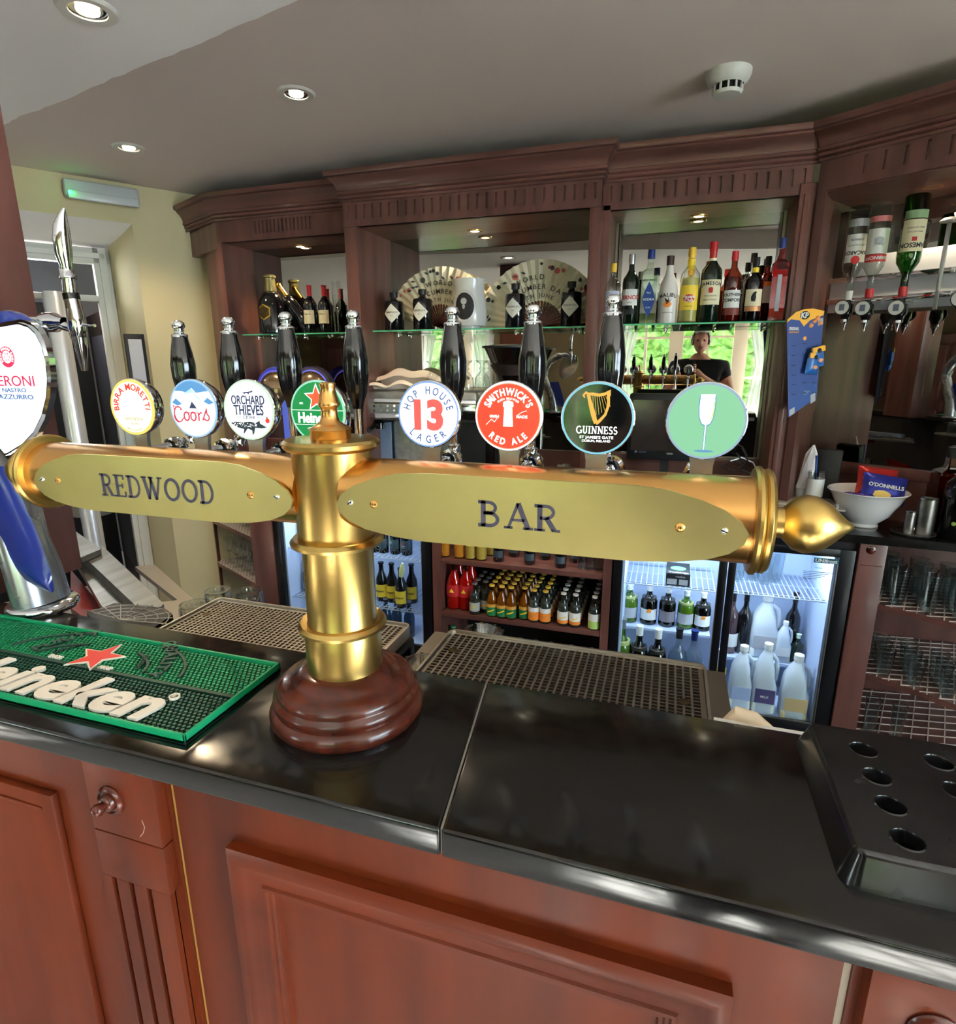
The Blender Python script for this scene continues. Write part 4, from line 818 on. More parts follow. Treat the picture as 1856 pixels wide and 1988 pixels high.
for x, y, lab in ((422, 1146, 'upturned glass tumbler behind the left drip tray, left of the pair'), (483, 1147, 'upturned glass tumbler behind the left drip tray, right of the pair'), (377, 1172, 'upturned glass tumbler at the near left corner of the left drip tray')):
    q = px(x, y, Y=.96 if x > 400 else .905); tumbler(q.x, q.y, q.z-.085, lab, .029 if x > 400 else .032)
b = B(); b.box(-.99, -.79, .90, 1.02, px(422, 1146, Y=.96).z-.10, px(422, 1146, Y=.96).z-.0862, .002); tag(b.obj('glass_shelf_rack', M_steelm), 'steel ledge behind the left drip tray carrying upturned tumblers', 'shelf')
for x, y, yy, lab in ((938, 1228, .95, 'cut glass ashtray peeping out behind the right drip tray'), (818, 1292, .80, 'cut glass ashtray at the near left corner of the right drip tray')):
    q = px(x, y, Y=yy); g = thing('cut_glass_dish', lab, 'dish', (q.x, q.y, q.z-.03))
    b = B(); b.lathe([(0, -.026), (.024, -.026), (.036, -.004), (.036, .008), (.028, .010), (.018, -.008), (0, -.01)], 8, T(q.x, q.y, q.z-.004)); b.obj('dish', M_glassx, g, smooth=0)
    b = B()
    for i in range(8): a = R(45*i+22); b.cyl((q.x+.026*math.cos(a), q.y+.026*math.sin(a), q.z-.026), (q.x+.036*math.cos(a), q.y+.036*math.sin(a), q.z+.004), .0035, n=6)
    b.obj('facet_ribs', M_glassx, g, smooth=0)
b = B(); b.box(-.41, .12, CB+.005, .99, CT-.07, CT-.052); tag(b.obj('steel_shelf', M_steelm), 'steel ledge behind the bar top under the right drip tray', 'shelf')
# steel back edging of the bar right of the tray, with a cream scoop handle
b = B(); b.box(.085, .6, CB+.001, CB+.012, CT-.03, CT-.004, .001); tag(b.obj('edging_strip', M_white), 'pale edging strip along the back of the bar top right of the drip tray', 'strip')
q = px(1450, 1405, Z=CT+.01); b = B(); b.tube([(q.x-.02, CB+.025, CT-.02), (q.x-.006, CB+.02, CT+.001), (q.x+.012, CB+.018, CT-.002), (q.x+.045, CB+.017, CT-.022)], [.007, .011, .011, .006], 16); tag(b.obj('scoop_handle', mat('cream_plastic', (228, 206, 176), .4)), 'cream plastic handle lying behind the bar edge below the milk fridge', 'handle')
# ---------------------------------------------------------------- black vacuum-formed tray at the right
bk = thing('black_holder_tray', 'black plastic raised tray with rows of round holes on the bar at the right', 'tray', (.34, .63, CT))
x0, x1, ya, yb = .177, .62, .513, .742; zt_ = CT+.033; ins = .014
cols = [.236, .308, .38, .452, .524]; rows = [.551, .597, .641, .688]; hr = .0125
def gl(vals): return sorted(vals)
b = B(); xs_ = [x0+ins]+[v for c in cols for v in (c-.018, c+.018)]+[x1-ins]; ys_ = [ya+ins]+[v for c in rows for v in (c-.018, c+.018)]+[yb-ins]
for i in range(len(xs_)-1):
    for j in range(len(ys_)-1):
        a, c, d, e_ = xs_[i], xs_[i+1], ys_[j], ys_[j+1]
        if i % 2 == 1 and j % 2 == 1:
            cx_, cy_ = (a+c)/2, (d+e_)/2; n = 32; vs = []; fs = []
            for k in range(n):
                an = 2*math.pi*k/n; ca, sa = math.cos(an), math.sin(an); t = .018/max(abs(ca), abs(sa))
                vs += [(cx_+t*ca, cy_+t*sa, zt_), (cx_+(hr+.0022)*ca, cy_+(hr+.0022)*sa, zt_), (cx_+(hr+.001)*ca, cy_+(hr+.001)*sa, zt_+.0010), (cx_+hr*ca, cy_+hr*sa, zt_-.001), (cx_+hr*.96*ca, cy_+hr*.96*sa, zt_-.012)]
            for k in range(n):
                k2 = (k+1) % n
                for l in range(4): fs.append((5*k+l, 5*k2+l, 5*k2+l+1, 5*k+l+1))
            b.add(vs, fs)
        else: b.add([(a, d, zt_), (c, d, zt_), (c, e_, zt_), (a, e_, zt_)], [(0, 1, 2, 3)])
b.obj('top_panel', mat('abs_black', (22, 22, 24), .16, rv=.12, scale=(22, 22, 22), coat=.3), bk, smooth=30)
def rr2(g, r_): return arc(x1-g-r_, yb-g-r_, r_, r_, 0, 90, 6)+arc(x0+g+r_, yb-g-r_, r_, r_, 90, 180, 6)+arc(x0+g+r_, ya+g+r_, r_, r_, 180, 270, 6)+arc(x1-g-r_, ya+g+r_, r_, r_, 270, 360, 6)
lv = [(0, .016, CT+.0), (.001, .015, CT+.004), (.010, .010, zt_-.006), (.0118, .008, zt_-.0015), (.0145, .002, zt_)]
vs = []; fs = []; n = 28
for g, r_, z in lv: vs += [(p[0], p[1], z) for p in rr2(g, r_)]
for j in range(len(lv)-1):
    for k in range(n): fs.append((j*n+k, j*n+(k+1) % n, (j+1)*n+(k+1) % n, (j+1)*n+k))
b = B(); b.add(vs, fs); b.obj('skirt', MATS['abs_black'], bk, smooth=60)
# ---------------------------------------------------------------- back bar
SOF, CTP, BC, MY = 2.21, 2.45, .86, 3.17
AO = Vector((.49, 2.86, 0)); au = Vector((math.cos(R(33)), -math.sin(R(33)), 0)); an_ = Vector((math.sin(R(33)), math.cos(R(33)), 0))
AM = Matrix(((au.x, an_.x, 0, AO.x), (au.y, an_.y, 0, AO.y), (0, 0, 1, 0), (0, 0, 0, 1)))   # local x along the angled front, y into the depth
def ap(x, y, d): q = pl(x, y, AO+an_*d, an_)-AO; return q.dot(au), q.z
CPROF = [(0, 2.318), (.008, 2.318), (.008, 2.328), (.004, 2.331), (.014, 2.336), (.014, 2.346), (.009, 2.349), (.020, 2.354), (.020, 2.364), (.016, 2.367), (.020, 2.385), (.032, 2.405), (.046, 2.418), (.046, 2.425), (.058, 2.428), (.062, 2.436), (.062, CTP), (0, CTP)]
def cornice(path, parent, m=None):
    P = [Vector(p) for p in path]; vs = []; fs = []; n = len(CPROF)
    for i, p in enumerate(P):
        d1 = (P[i]-P[i-1]).normalized() if i > 0 else None; d2 = (P[i+1]-P[i]).normalized() if i < len(P)-1 else None
        d1 = d1 or d2; d2 = d2 or d1; n1 = Vector((d1.y, -d1.x)); n2 = Vector((d2.y, -d2.x)); nn = (n1+n2).normalized(); k = nn.dot(n1)
        for o_, z in CPROF: q = p+nn*(o_/k); vs.append((q.x, q.y, z))
    for i in range(len(P)-1):
        for j in range(n-1): a = i*n+j; fs.append((a, a+1, a+n+1, a+n))
    b = B(); b.add(vs, fs); return b.obj('cornice', m or M_woodx, parent, smooth=30)
def frieze(x0, x1, nfl, parent, M=I4, y=0, margin=.03):
    b = B(); b.box(x0, x1, y+.007, y+.03, SOF, CTP-.005, M=M); b.box(x0, x1, y, y+.009, SOF, 2.243, M=M); b.box(x0, x1, y, y+.009, 2.305, 2.33, M=M)
    e_ = [x0]; st = (x1-x0-2*margin)/(nfl-1)
    for k in range(nfl): c = x0+margin+k*st; e_ += [c-.0055, c+.0055]
    e_.append(x1)
    for k in range(0, len(e_), 2): b.box(e_[k], e_[k+1], y, y+.009, 2.242, 2.306, M=M)
    return b.obj('fluted_frieze', M_wood, parent)
def spot(q, parent, lab=None):
    b = B(); b.lathe([(.022, SOF-.001), (.028, SOF-.006), (.038, SOF-.004), (.039, SOF+.001)], 28, T(q.x, q.y, 0)); b.obj('spotlight_ring', M_brass, parent)
    b = B(); b.lathe([(0, SOF-.004), (.022, SOF-.003)], 20, T(q.x, q.y, 0)); b.obj('spotlight_bulb', L_spot, parent)
    lamp('shelf_spot', 'SPOT', (q.x, q.y, SOF-.015), 12, WARM, size=.02, spot=120)
def mirror(x0, x1, z0, z1, parent):
    b = B(); yc = lambda x: MY-.018*(x-(x0+x1)/2)
    b.add([(x0, yc(x0), z0), (x1, yc(x1), z0), (x1, yc(x1), z1), (x0, yc(x0), z1)], [(0, 1, 2, 3)]); return b.obj('mirror', M_mirror, parent, smooth=0)
FL, FM, FRr = 2.92, 2.805, 2.88
# left section
lb = thing('back_bar_section', 'left section of the mahogany back bar holding wine and champagne, with angled end', 'back bar', (-2.1, 3.0, BC))
cornice([(-2.90, 3.13), (-2.46, FL), (-1.60, FL)], lb); frieze(-2.46, -1.60, 15, lb, y=FL, margin=.26)
b = B(); b.prism([(-2.86, 3.13), (-2.46, FL), (-2.46, FL+.03), (-2.80, 3.16)], CTP-.005-SOF+.03, T(0, 0, SOF-.03)); b.obj('end_frieze', M_wood, lb)
b = B(); b.prism([(-2.66, 3.05), (-2.46, FL), (-2.43, FL), (-2.43, 3.3), (-2.66, 3.3)], SOF-BC, T(0, 0, BC)); b.obj('side_panel', M_wood, lb)
b = B(); b.box(-2.44, -1.56, FL+.01, 3.25, SOF, SOF+.02); b.obj('soffit', M_woodx, lb)
mirror(-2.43, -1.56, 1.10, SOF, lb); b = B(); b.box(-2.43, -1.56, MY-.02, 3.3, BC, 1.10); b.obj('splash_panel', M_woodx, lb)
spot(px(583, 478, Z=SOF), lb)
# middle section
mb = thing('back_bar_section', 'middle section of the mahogany back bar, standing forward, holding fans and dark gin bottles', 'back bar', (-.97, 2.95, BC))
cornice([(-1.60, FL-.004), (-1.60, FM), (-.345, FM), (-.345, FRr)], mb); frieze(-1.60, -.345, 28, mb, y=FM)
b = B(); b.box(-1.60, -1.53, FM+.005, 3.3, BC, CTP-.01); b.obj('side_panel', M_wood, mb)
b = B(); b.box(-.395, -.345, FM+.005, 3.3, BC, CTP-.01, .003); b.obj('side_panel', M_wood, mb)
b = B(); b.box(-1.53, -.395, FM+.01, 3.25, SOF, SOF+.02); b.obj('soffit', M_woodx, mb)
mirror(-1.53, -.395, 1.10, SOF, mb); b = B(); b.box(-1.53, -.395, MY-.02, 3.3, BC, 1.10); b.obj('splash_panel', M_woodx, mb)
spot(px(922, 448, Z=SOF), mb)
# right section
rb = thing('back_bar_section', 'right section of the mahogany back bar holding the row of spirit bottles', 'back bar', (.05, 2.98, BC))
cornice([(-.345, FRr), (.50, FRr)], rb); frieze(-.345, .47, 18, rb, y=FRr)
b = B(); b.box(.43, .50, FRr-.01, 3.3, BC, SOF+.04, .004); b.obj('side_panel', M_wood, rb)
b = B(); b.box(.447, .468, FRr-.016, FRr-.006, BC, SOF, .003); b.obj('bead', M_wood, rb)
b = B(); b.box(-.345, -.315, FRr, 3.3, BC, SOF+.02); b.obj('side_panel', M_wood, rb)
b = B(); b.box(-.345, .44, FRr+.01, 3.25, SOF, SOF+.02); b.obj('soffit', M_woodx, rb)
mirror(-.315, .43, 1.10, SOF, rb); b = B(); b.box(-.315, .43, MY-.02, 3.3, BC, 1.06); b.box(-.315, .43, MY-.03, MY-.01, 1.06, 1.10, .003); b.obj('splash_panel', M_woodx, rb)
for xx in (-.31, .418): b = B(); b.box(xx, xx+.01, MY-.035, MY-.022, 1.10, SOF); b.obj('mirror_bead', M_steelm, rb)
spot(px(1357, 419, Z=SOF), rb)
# angled section
ab = thing('back_bar_section', 'angled right-hand section of the mahogany back bar above the inverted bottles', 'back bar', (.8, 2.9, BC))
q2 = AO+au*1.3
cornice([(.485, FRr+.0), (AO.x, AO.y), (q2.x, q2.y)], ab); frieze(0, 1.3, 16, ab, AM, 0, .16)
b = B(); b.box(0, 1.3, .01, .46, SOF-.005, SOF+.02, M=AM); b.obj('soffit', M_woodx, ab)
b = B(); mlx = ap(1608, 600, .44)[0]; b.prism([(0, 0), (.035, 0), (mlx+.0, .44), (mlx-.06, .47)], SOF-BC, AM @ T(0, 0, BC)); b.obj('side_panel', M_wood, ab)
b = B(); b.add([(mlx, .44, 1.10), (1.4, .44, 1.10), (1.4, .44, SOF), (mlx, .44, SOF)], [(0, 1, 2, 3)], AM); b.obj('mirror', M_mirror, ab, smooth=0)
b = B(); b.box(mlx-.05, 1.4, .43, .47, BC, 1.10, M=AM); b.box(mlx-.02, 1.4, .42, .44, 1.05, 1.10, .003, AM); b.obj('splash_panel', M_woodx, ab)
qa = px(1812, 360, Z=SOF); spot(qa, ab)
b = B(); b.box(1.3, 1.34, 0, .47, BC, SOF, M=AM); b.obj('side_panel', M_wood, ab)
# glass shelves
SH = 1.728
def shelf(x0, x1, y0, lab):
    s = thing('glass_shelf', lab, 'shelf', ((x0+x1)/2, y0, SH-.006), 'glass shelves of the back bar')
    b = B(); b.box(x0, x1, y0+.001, MY-.03, SH-.006, SH); b.obj('pane', clear('shelf_glass', (226, 246, 236), 1), s, smooth=0)
    b = B(); b.box(x0, x1, y0-.001, y0+.001, SH-.0065, SH+.0002); b.obj('polished_edge', M_gedge, s)
    for u in (.06, .35, .65, .94): b = B(); xx = x0+(x1-x0)*u; b.box(xx-.006, xx+.006, MY-.08, MY-.03, SH-.02, SH-.0065, .002); b.cyl((xx, MY-.07, SH-.026), (xx, MY-.07, SH-.007), .005); b.obj('shelf_clip', M_chrome, s)
shelf(-2.43, -1.61, 3.02, 'glass shelf of the left bay under the wine bottles'); shelf(-1.53, -.396, 2.93, 'glass shelf of the middle bay under the fans'); shelf(-.313, .429, 2.86, 'glass shelf of the right bay under the spirit bottles')
# back worktop
b = B(); cf = [px(x, y, Z=BC) for x, y in ((1500, 1018), (1640, 1037), (1700, 1043), (1770, 1050), (1856, 1058))]
pts = [(-2.3, 2.735), (.40, 2.735)]+[(.55, 2.74), (.75, 2.728), (.95, 2.715), (1.15, 2.70), (1.5, 2.64), (2.0, 2.50), (2.4, 3.2), (1.2, 3.45), (-2.5, 3.3), (-2.66, 3.3), (-2.66, 2.96)]
t = bmesh.new(); f = t.faces.new([t.verts.new((p[0], p[1], BC-.035)) for p in pts]); r_ = bmesh.ops.extrude_face_region(t, geom=[f]); bmesh.ops.translate(t, verts=[v for v in r_['geom'] if isinstance(v, bmesh.types.BMVert)], vec=(0, 0, .035)); t.verts.index_update()
b.add([tuple(v.co) for v in t.verts], [tuple(v.index for v in g.verts) for g in t.faces]); t.free(); tag(b.obj('back_worktop', M_granite), 'black granite worktop running along under the back bar', 'worktop')
# ---------------------------------------------------------------- bottles
def bottle(lab, cat, x, y, z, h, r, body, cap, kind='spirit', labels=(), texts=(), group=None, inv=False, name='bottle', face=None, liquid=None, capz=None, shapes=()):
    P = {'spirit': [(.0, 0), (.9, 0), (1, .015), (1, .60), (.93, .66), (.55, .73), (.34, .78), (.32, .88), (.36, .89), (.36, .9), (.34, 1)],
         'wine': [(0, 0), (.9, 0), (1, .015), (1, .58), (.92, .64), (.6, .71), (.38, .76), (.34, .80), (.33, .97), (.37, .975), (.37, 1)],
         'champ': [(0, 0), (.9, 0), (1, .02), (1, .46), (.92, .56), (.62, .68), (.38, .78), (.33, .84), (.33, .94), (.4, .95), (.4, .98), (.3, 1)],
         'square': [(0, 0), (.95, 0), (1, .01), (1, .66), (.9, .71), (.45, .75), (.38, .80), (.38, .90), (.36, 1)],
         'gin': [(0, 0), (.93, 0), (1, .02), (1, .70), (.94, .76), (.5, .80), (.30, .82), (.28, .87), (.38, .875), (.38, 1)],
         'long': [(0, 0), (.86, 0), (.92, .02), (1, .45), (.86, .60), (.42, .74), (.36, .80), (.35, .9), (.35, 1)],
         'beer': [(0, 0), (.9, 0), (1, .02), (1, .50), (.9, .60), (.5, .74), (.42, .80), (.40, .95), (.45, .955), (.45, 1)],
         'juice': [(0, 0), (.9, 0), (.95, .04), (.9, .1), (.95, .14), (.95, .58), (.8, .70), (.5, .82), (.45, .95), (.5, .955), (.5, 1)]}[kind]
    capz = capz if capz is not None else {'spirit': .86, 'wine': .78, 'champ': .72, 'square': .88, 'gin': .86, 'long': .86, 'beer': .95, 'juice': .93}[kind]
    o = thing(name, lab, cat, (x, y, z), group)
    M = T(x, y, z+h) @ Matrix.Rotation(math.pi, 4, 'Y') if inv else T(x, y, z)
    sg = 26 if kind != 'square' else 4
    Mb = M @ Matrix.Rotation(R(45), 4, 'Z') @ Matrix.Diagonal((1.27, 1.27, 1, 1)) if kind == 'square' else M
    bp = [(a*r, c*h) for a, c in P if c <= capz+1e-6]
    cr_ = [a for a, c in P if c >= capz-.0001][0]*r; bp.append((cr_, capz*h+.0004)); b = B(); b.lathe(bp+[(0, bp[-1][1])], sg, Mb); b.obj('glass', body, o, smooth=50 if kind != 'square' else 20)
    cp_ = [(a*r*1.1, c*h) for a, c in P if c >= capz-1e-6]
    if not cp_ or cp_[0][1] > capz*h+1e-5: cp_ = [(cp_[0][0] if cp_ else cr_*1.1, capz*h)]+cp_
    b = B(); b.lathe([(0, capz*h-.0005)]+cp_+[(0, cp_[-1][1])], 20, M); b.obj('cap', cap, o)
    if liquid:
        b = B(); lp_ = [(max(0, a*r-.0025), max(.006, c*h)) for a, c in P if c*h <= liquid[1]*h]; b.lathe([(0, .006)]+lp_[1:]+[(lp_[-1][0], liquid[1]*h), (0, liquid[1]*h)], sg, Mb); b.obj('liquid', liquid[0], o)
    fa = math.atan2(-x, -(-y))*0 if face is None else face
    RM = M @ Matrix.Rotation(fa, 4, 'Z')
    if inv: RM = M @ Matrix.Rotation(-fa, 4, 'Z')
    lo = None
    for (z0, z1, half, m) in labels:
        b = B(); w2 = (r if z0 < .64 or kind == 'square' else r*.385)*R(half); b.ribbon([(-w2+2*w2*i/14, (z0+z1)/2*h) for i in range(15)], (z1-z0)*h, .0005, FR(0, 0, 0)); b.wrap(r*1.003 if z0 < .64 else r*.385) if kind != 'square' else b.b.transform(T(0, -r*.91, 0)); b.b.transform(RM); lo = b.obj('label', m, o)
    for (txt, zz, sz, m, bold, ar) in texts:
        b = B()
        if ar: b.arctext(txt, sz, ar, 90, FR(0, 0, zz*h-ar), bold, .0003)
        else: b.text(txt, sz, FR(0, 0, zz*h), bold, .0003)
        b.wrap(r*1.003+.0006) if kind != 'square' else b.b.transform(T(0, -r*.91-.0006, 0)); b.b.transform(RM); b.obj('label_lettering', m, lo or o, smooth=0)
    for (pts, zz, m) in shapes:
        b = B(); b.prism([(p[0]*r, p[1]*r) for p in pts], .0003, FR(0, 0, zz*h)); b.wrap(r*1.003+.0004) if kind != 'square' else b.b.transform(T(0, -r*.91-.0004, 0)); b.b.transform(RM); b.obj('label_emblem', m, lo or o, smooth=0)
    return o
def tg(name, col, refl=2.4): return clear('glass_'+name, col, refl, .02)
G_clear = tg('flint', (232, 238, 236)); G_green = tg('green', (70, 130, 50)); G_dkgreen = mat('dark_green_glass', (16, 34, 22), .08, coat=.8); G_amber = tg('amber', (190, 110, 40)); G_black = mat('black_glass', (12, 13, 16), .08, coat=.9)
Lq = lambda n, c, r=.25: mat('liquid_'+n, c, r)
Pcream = mat('label_cream', (226, 216, 180), .6); Pwhite = mat('label_white', (226, 226, 222), .6); Pred = mat('label_red', (188, 36, 40), .5); Pblue = mat('label_blue', (34, 70, 140), .5); Pyel = mat('label_yellow', (240, 206, 60), .5); Pblk = mat('label_black', (26, 26, 28), .6); Pcop = mat('label_copper', (196, 140, 96), .4, .4); Pgold = mat('gold_foil', (214, 170, 80), .25, 1); Pgrn = mat('label_green', (30, 110, 60), .6); Pgrey = mat('label_grey', (170, 170, 174), .5); Porg = mat('label_orange', (236, 140, 50), .5); Pcap_r = mat('cap_red', (190, 40, 44), .3); Pcap_b = mat('cap_blue', (34, 52, 120), .3); Pcap_k = mat('cap_black', (24, 24, 26), .35); Pcap_y = mat('cap_gold_plastic', (232, 190, 70), .35); Psil = mat('cap_silver', (188, 190, 194), .3, .9)
BYR = 2.90; GR = None
def bx_(xb, yt, xt, Y, zz=None): base = px(xb, 640, Y=Y).x; tp = px(xt, yt, Y=Y).z; return base, tp
def sp(xb, xt, yt, wpx, Y=BYR, **k):
    x = px(xb, 620, Y=Y).x; h = px(xt, yt, Y=Y).z-SH; r = (px(xb+wpx/2, 600, Y=Y).x-px(xb-wpx/2, 600, Y=Y).x)/2
    return dict(x=x, y=Y, z=SH, h=h, r=r, **k)
ov = [(math.cos(a)*.42, math.sin(a)*.30) for a in [i*.524 for i in range(12)]]
dia = [(-.55, 0), (-.3, .55), (0, .98), (.3, .55), (.55, 0), (.3, -.55), (0, -.98), (-.3, -.55)]
bottle('clear bottle with yellow cap and citrus label, leftmost of the spirit row', 'bottle', **sp(1187, 1190, 512, 31), body=G_clear, cap=Pcap_y, kind='spirit', labels=[(.08, .55, 58, mat('label_lilac', (190, 190, 214), .6))], shapes=[([(math.cos(i*.4)*.62, math.sin(i*.4)*.62) for i in range(16)], .36, Pyel)], liquid=(Lq('pale', (214, 214, 180)), .12))
bottle('dark green aniseed bottle with white label and grey cap on the right shelf', 'bottle', **sp(1221, 1226, 494, 32), body=G_dkgreen, cap=Psil, kind='spirit', labels=[(.27, .5, 60, Pwhite), (.14, .22, 40, Pblk)], texts=[('PERNOD', .385, .0235, Pred, .03, 0), ('PARIS', .31, .009, Pblk, 0, 0)])
bottle('clear bottle with blue diamond label and blue cap', 'bottle', **sp(1257, 1264, 485, 34), body=G_clear, cap=Pcap_b, kind='square', labels=[], shapes=[([(a*1.35, c*2.0) for a, c in dia], .33, Pblue)], texts=[('VODKA', .33, .014, Pwhite, .02, 0), ('No.1', .42, .010, Pwhite, .02, 0), ('PURE', .22, .009, Pwhite, .0, 0)], liquid=(G_clear, .6))
bottle('white coconut rum bottle with dark brown cap', 'bottle', **sp(1294, 1303, 497, 38), body=mat('white_glass', (224, 220, 214), .25), cap=mat('cap_brown', (52, 30, 28), .3), kind='long', texts=[('MALIBU', .42, .022, mat('print_brown', (60, 42, 44), .5), .02, .13), ('CARIBBEAN RUM', .16, .0065, Pblk, 0, 0)], shapes=[(ov, .28, Porg), ([(-.1, -.2), (-.35, .5), (0, .2), (.1, .6), (.12, .1), (.45, .35), (.05, -.1)], .31, Pblk)])
bottle('clear rum bottle with yellow label, pale liquid and gold neck', 'bottle', **sp(1334, 1341, 481, 38), body=G_clear, cap=Pcap_y, kind='spirit', labels=[(.17, .5, 60, Pyel), (.72, .85, 150, Pyel)], texts=[('Havana', .35, .019, Pwhite, .03, 0), ('Club', .3, .019, Pwhite, .03, 0), ('ESPECIAL', .22, .008, Pblk, 0, 0)], shapes=[([(a*1.45, c*1.4) for a, c in ov], .325, Pred)], liquid=(Lq('straw', (206, 190, 110)), .6))
bottle('tall green whiskey bottle with cream label and red cap', 'bottle', **sp(1374, 1382, 470, 41), body=G_dkgreen, cap=Pcap_r, kind='spirit', capz=.80, labels=[(.22, .53, 62, Pcream), (.68, .80, 60, Pcream)], texts=[('JAMESON', .485, .0195, Pblk, .025, .2), ('TRIPLE DISTILLED', .33, .007, Pblk, 0, 0), ('IRISH WHISKEY', .28, .0085, Pblk, 0, 0)], shapes=[([(-.2, -.2), (-.2, .2), (0, .28), (.2, .2), (.2, -.2), (0, -.3)], .40, Pred)])
bottle('amber liqueur bottle with white label and red cap', 'bottle', **sp(1416, 1423, 488, 35), body=G_amber, cap=Pcap_r, kind='spirit', labels=[(.20, .45, 60, Pwhite), (.10, .2, 60, mat('label_brown', (120, 52, 42), .5))], texts=[('SOUTHERN', .385, .0165, Pblk, .03, 0), ('COMFORT', .31, .018, Pblk, .03, 0)], liquid=(Lq('amber', (120, 44, 26)), .64))
bottle('black rum bottle with cream bird label, copper band and yellow neck sticker', 'bottle', **sp(1457, 1464, 500, 37), body=G_black, cap=Pcap_k, kind='spirit', labels=[(.24, .50, 56, Pcream), (.16, .235, 56, Pcop), (.74, .84, 60, Pyel)], shapes=[([(-.25, -.45), (-.3, .0), (-.1, .45), (.1, .6), (.28, .5), (.2, .3), (.25, -.1), (.15, -.5)], .38, Pblk)])
bottle('square red bitter bottle with dark blue cap, rightmost of the spirit row', 'bottle', **sp(1503, 1514, 463, 33), body=tg('red', (220, 40, 36)), cap=Pcap_b, kind='square', labels=[(.12, .56, 14, Pgrey)], liquid=(Lq('red', (200, 30, 30), .15), .62))
# back row
k2 = dict(Y=3.03)
bottle('clear bottle with black cap standing behind the bird label bottle', 'bottle', **sp(1452, 1459, 492, 33, **k2), body=G_clear, cap=Pcap_k, kind='spirit', labels=[(.2, .5, 50, Pgrey)])
bottle('dark red liqueur bottle with black cap standing behind the square red bottle', 'bottle', **sp(1480, 1488, 498, 33, **k2), body=tg('rose', (150, 60, 50)), cap=Pcap_k, kind='spirit', labels=[(.3, .55, 50, Pwhite), (.55, .62, 50, Porg)], liquid=(Lq('ruby', (90, 24, 28)), .5))
# dark gin bottles
gins = [(766, 767, 568, 34, 'dark apothecary gin bottle, leftmost on the middle shelf'), (821, 820, 562, 35, 'dark apothecary gin bottle before the left fan, beside the white jar'), (1000, 999, 551, 38, 'dark apothecary gin bottle left of the right fan centre'), (1108, 1110, 547, 40, 'dark apothecary gin bottle at the right end of the middle shelf')]
for xb, xt, yt, wpx, lab in gins:
    bottle(lab, 'bottle', **sp(xb, xt, yt, wpx, Y=2.97), body=G_black, cap=Pcap_k, kind='gin', group='dark gin bottles on the middle shelf', shapes=[([(-.95, 0), (0, .95), (.95, 0), (0, -.95)], .44, mat('label_parchment', (206, 206, 196), .6))], texts=[("HENDRICK'S", .47, .0118, Pblk, .01, 0), ('GIN', .38, .0075, Pblk, 0, 0)], face=R(8) if xb < 800 else 0)
# porcelain jar
q = px(912, 628, Y=2.99); hj = px(912, 543, Y=2.99).z-SH; rj = (px(945, 600, Y=2.99).x-px(882, 600, Y=2.99).x)/2
jr = thing('porcelain_jar', 'white porcelain jar with a black portrait print between the two fans', 'jar', (q.x, 2.99, SH))
b = B(); b.lathe([(0, 0), (rj*.62, 0), (rj*.62, .012), (rj*.9, .014), (rj*1.0, .04), (rj*1.0, hj*.35), (rj*.94, hj*.58), (rj*.86, hj*.74), (rj*.86, hj*.85), (rj*.92, hj*.97), (rj*.92, hj), (rj*.84, hj), (rj*.72, hj*.9), (0, hj*.8)], 40, T(q.x, 2.99, SH)); b.obj('body', mat('porcelain', (206, 206, 204), .2, coat=.5), jr)
b = B(); b.prism([(math.cos(i*.314)*rj*.58, math.sin(i*.314)*rj*.74) for i in range(20)], .0004, FR(0, 0, hj*.44)); b.wrap(rj*1.004); b.b.transform(T(q.x, 2.99, SH)); pt = b.obj('print', Pblk, jr)
b = B(); b.ring(rj*.80, .0015, .0004, FR(0, 0, hj*.44) @ Matrix.Diagonal((.88, 1.08, 1, 1))); b.disc(rj*.18, .0006, FR(-.002, -.0006, hj*.54)); b.prism([(-.008, -.01), (0, .0), (.008, -.01), (.004, -.024), (-.004, -.024)], .0004, FR(-.002, -.0006, hj*.49)); b.wrap(rj*1.006); b.b.transform(T(q.x, 2.99, SH)); b.obj('print_outline', Pgrey, pt)
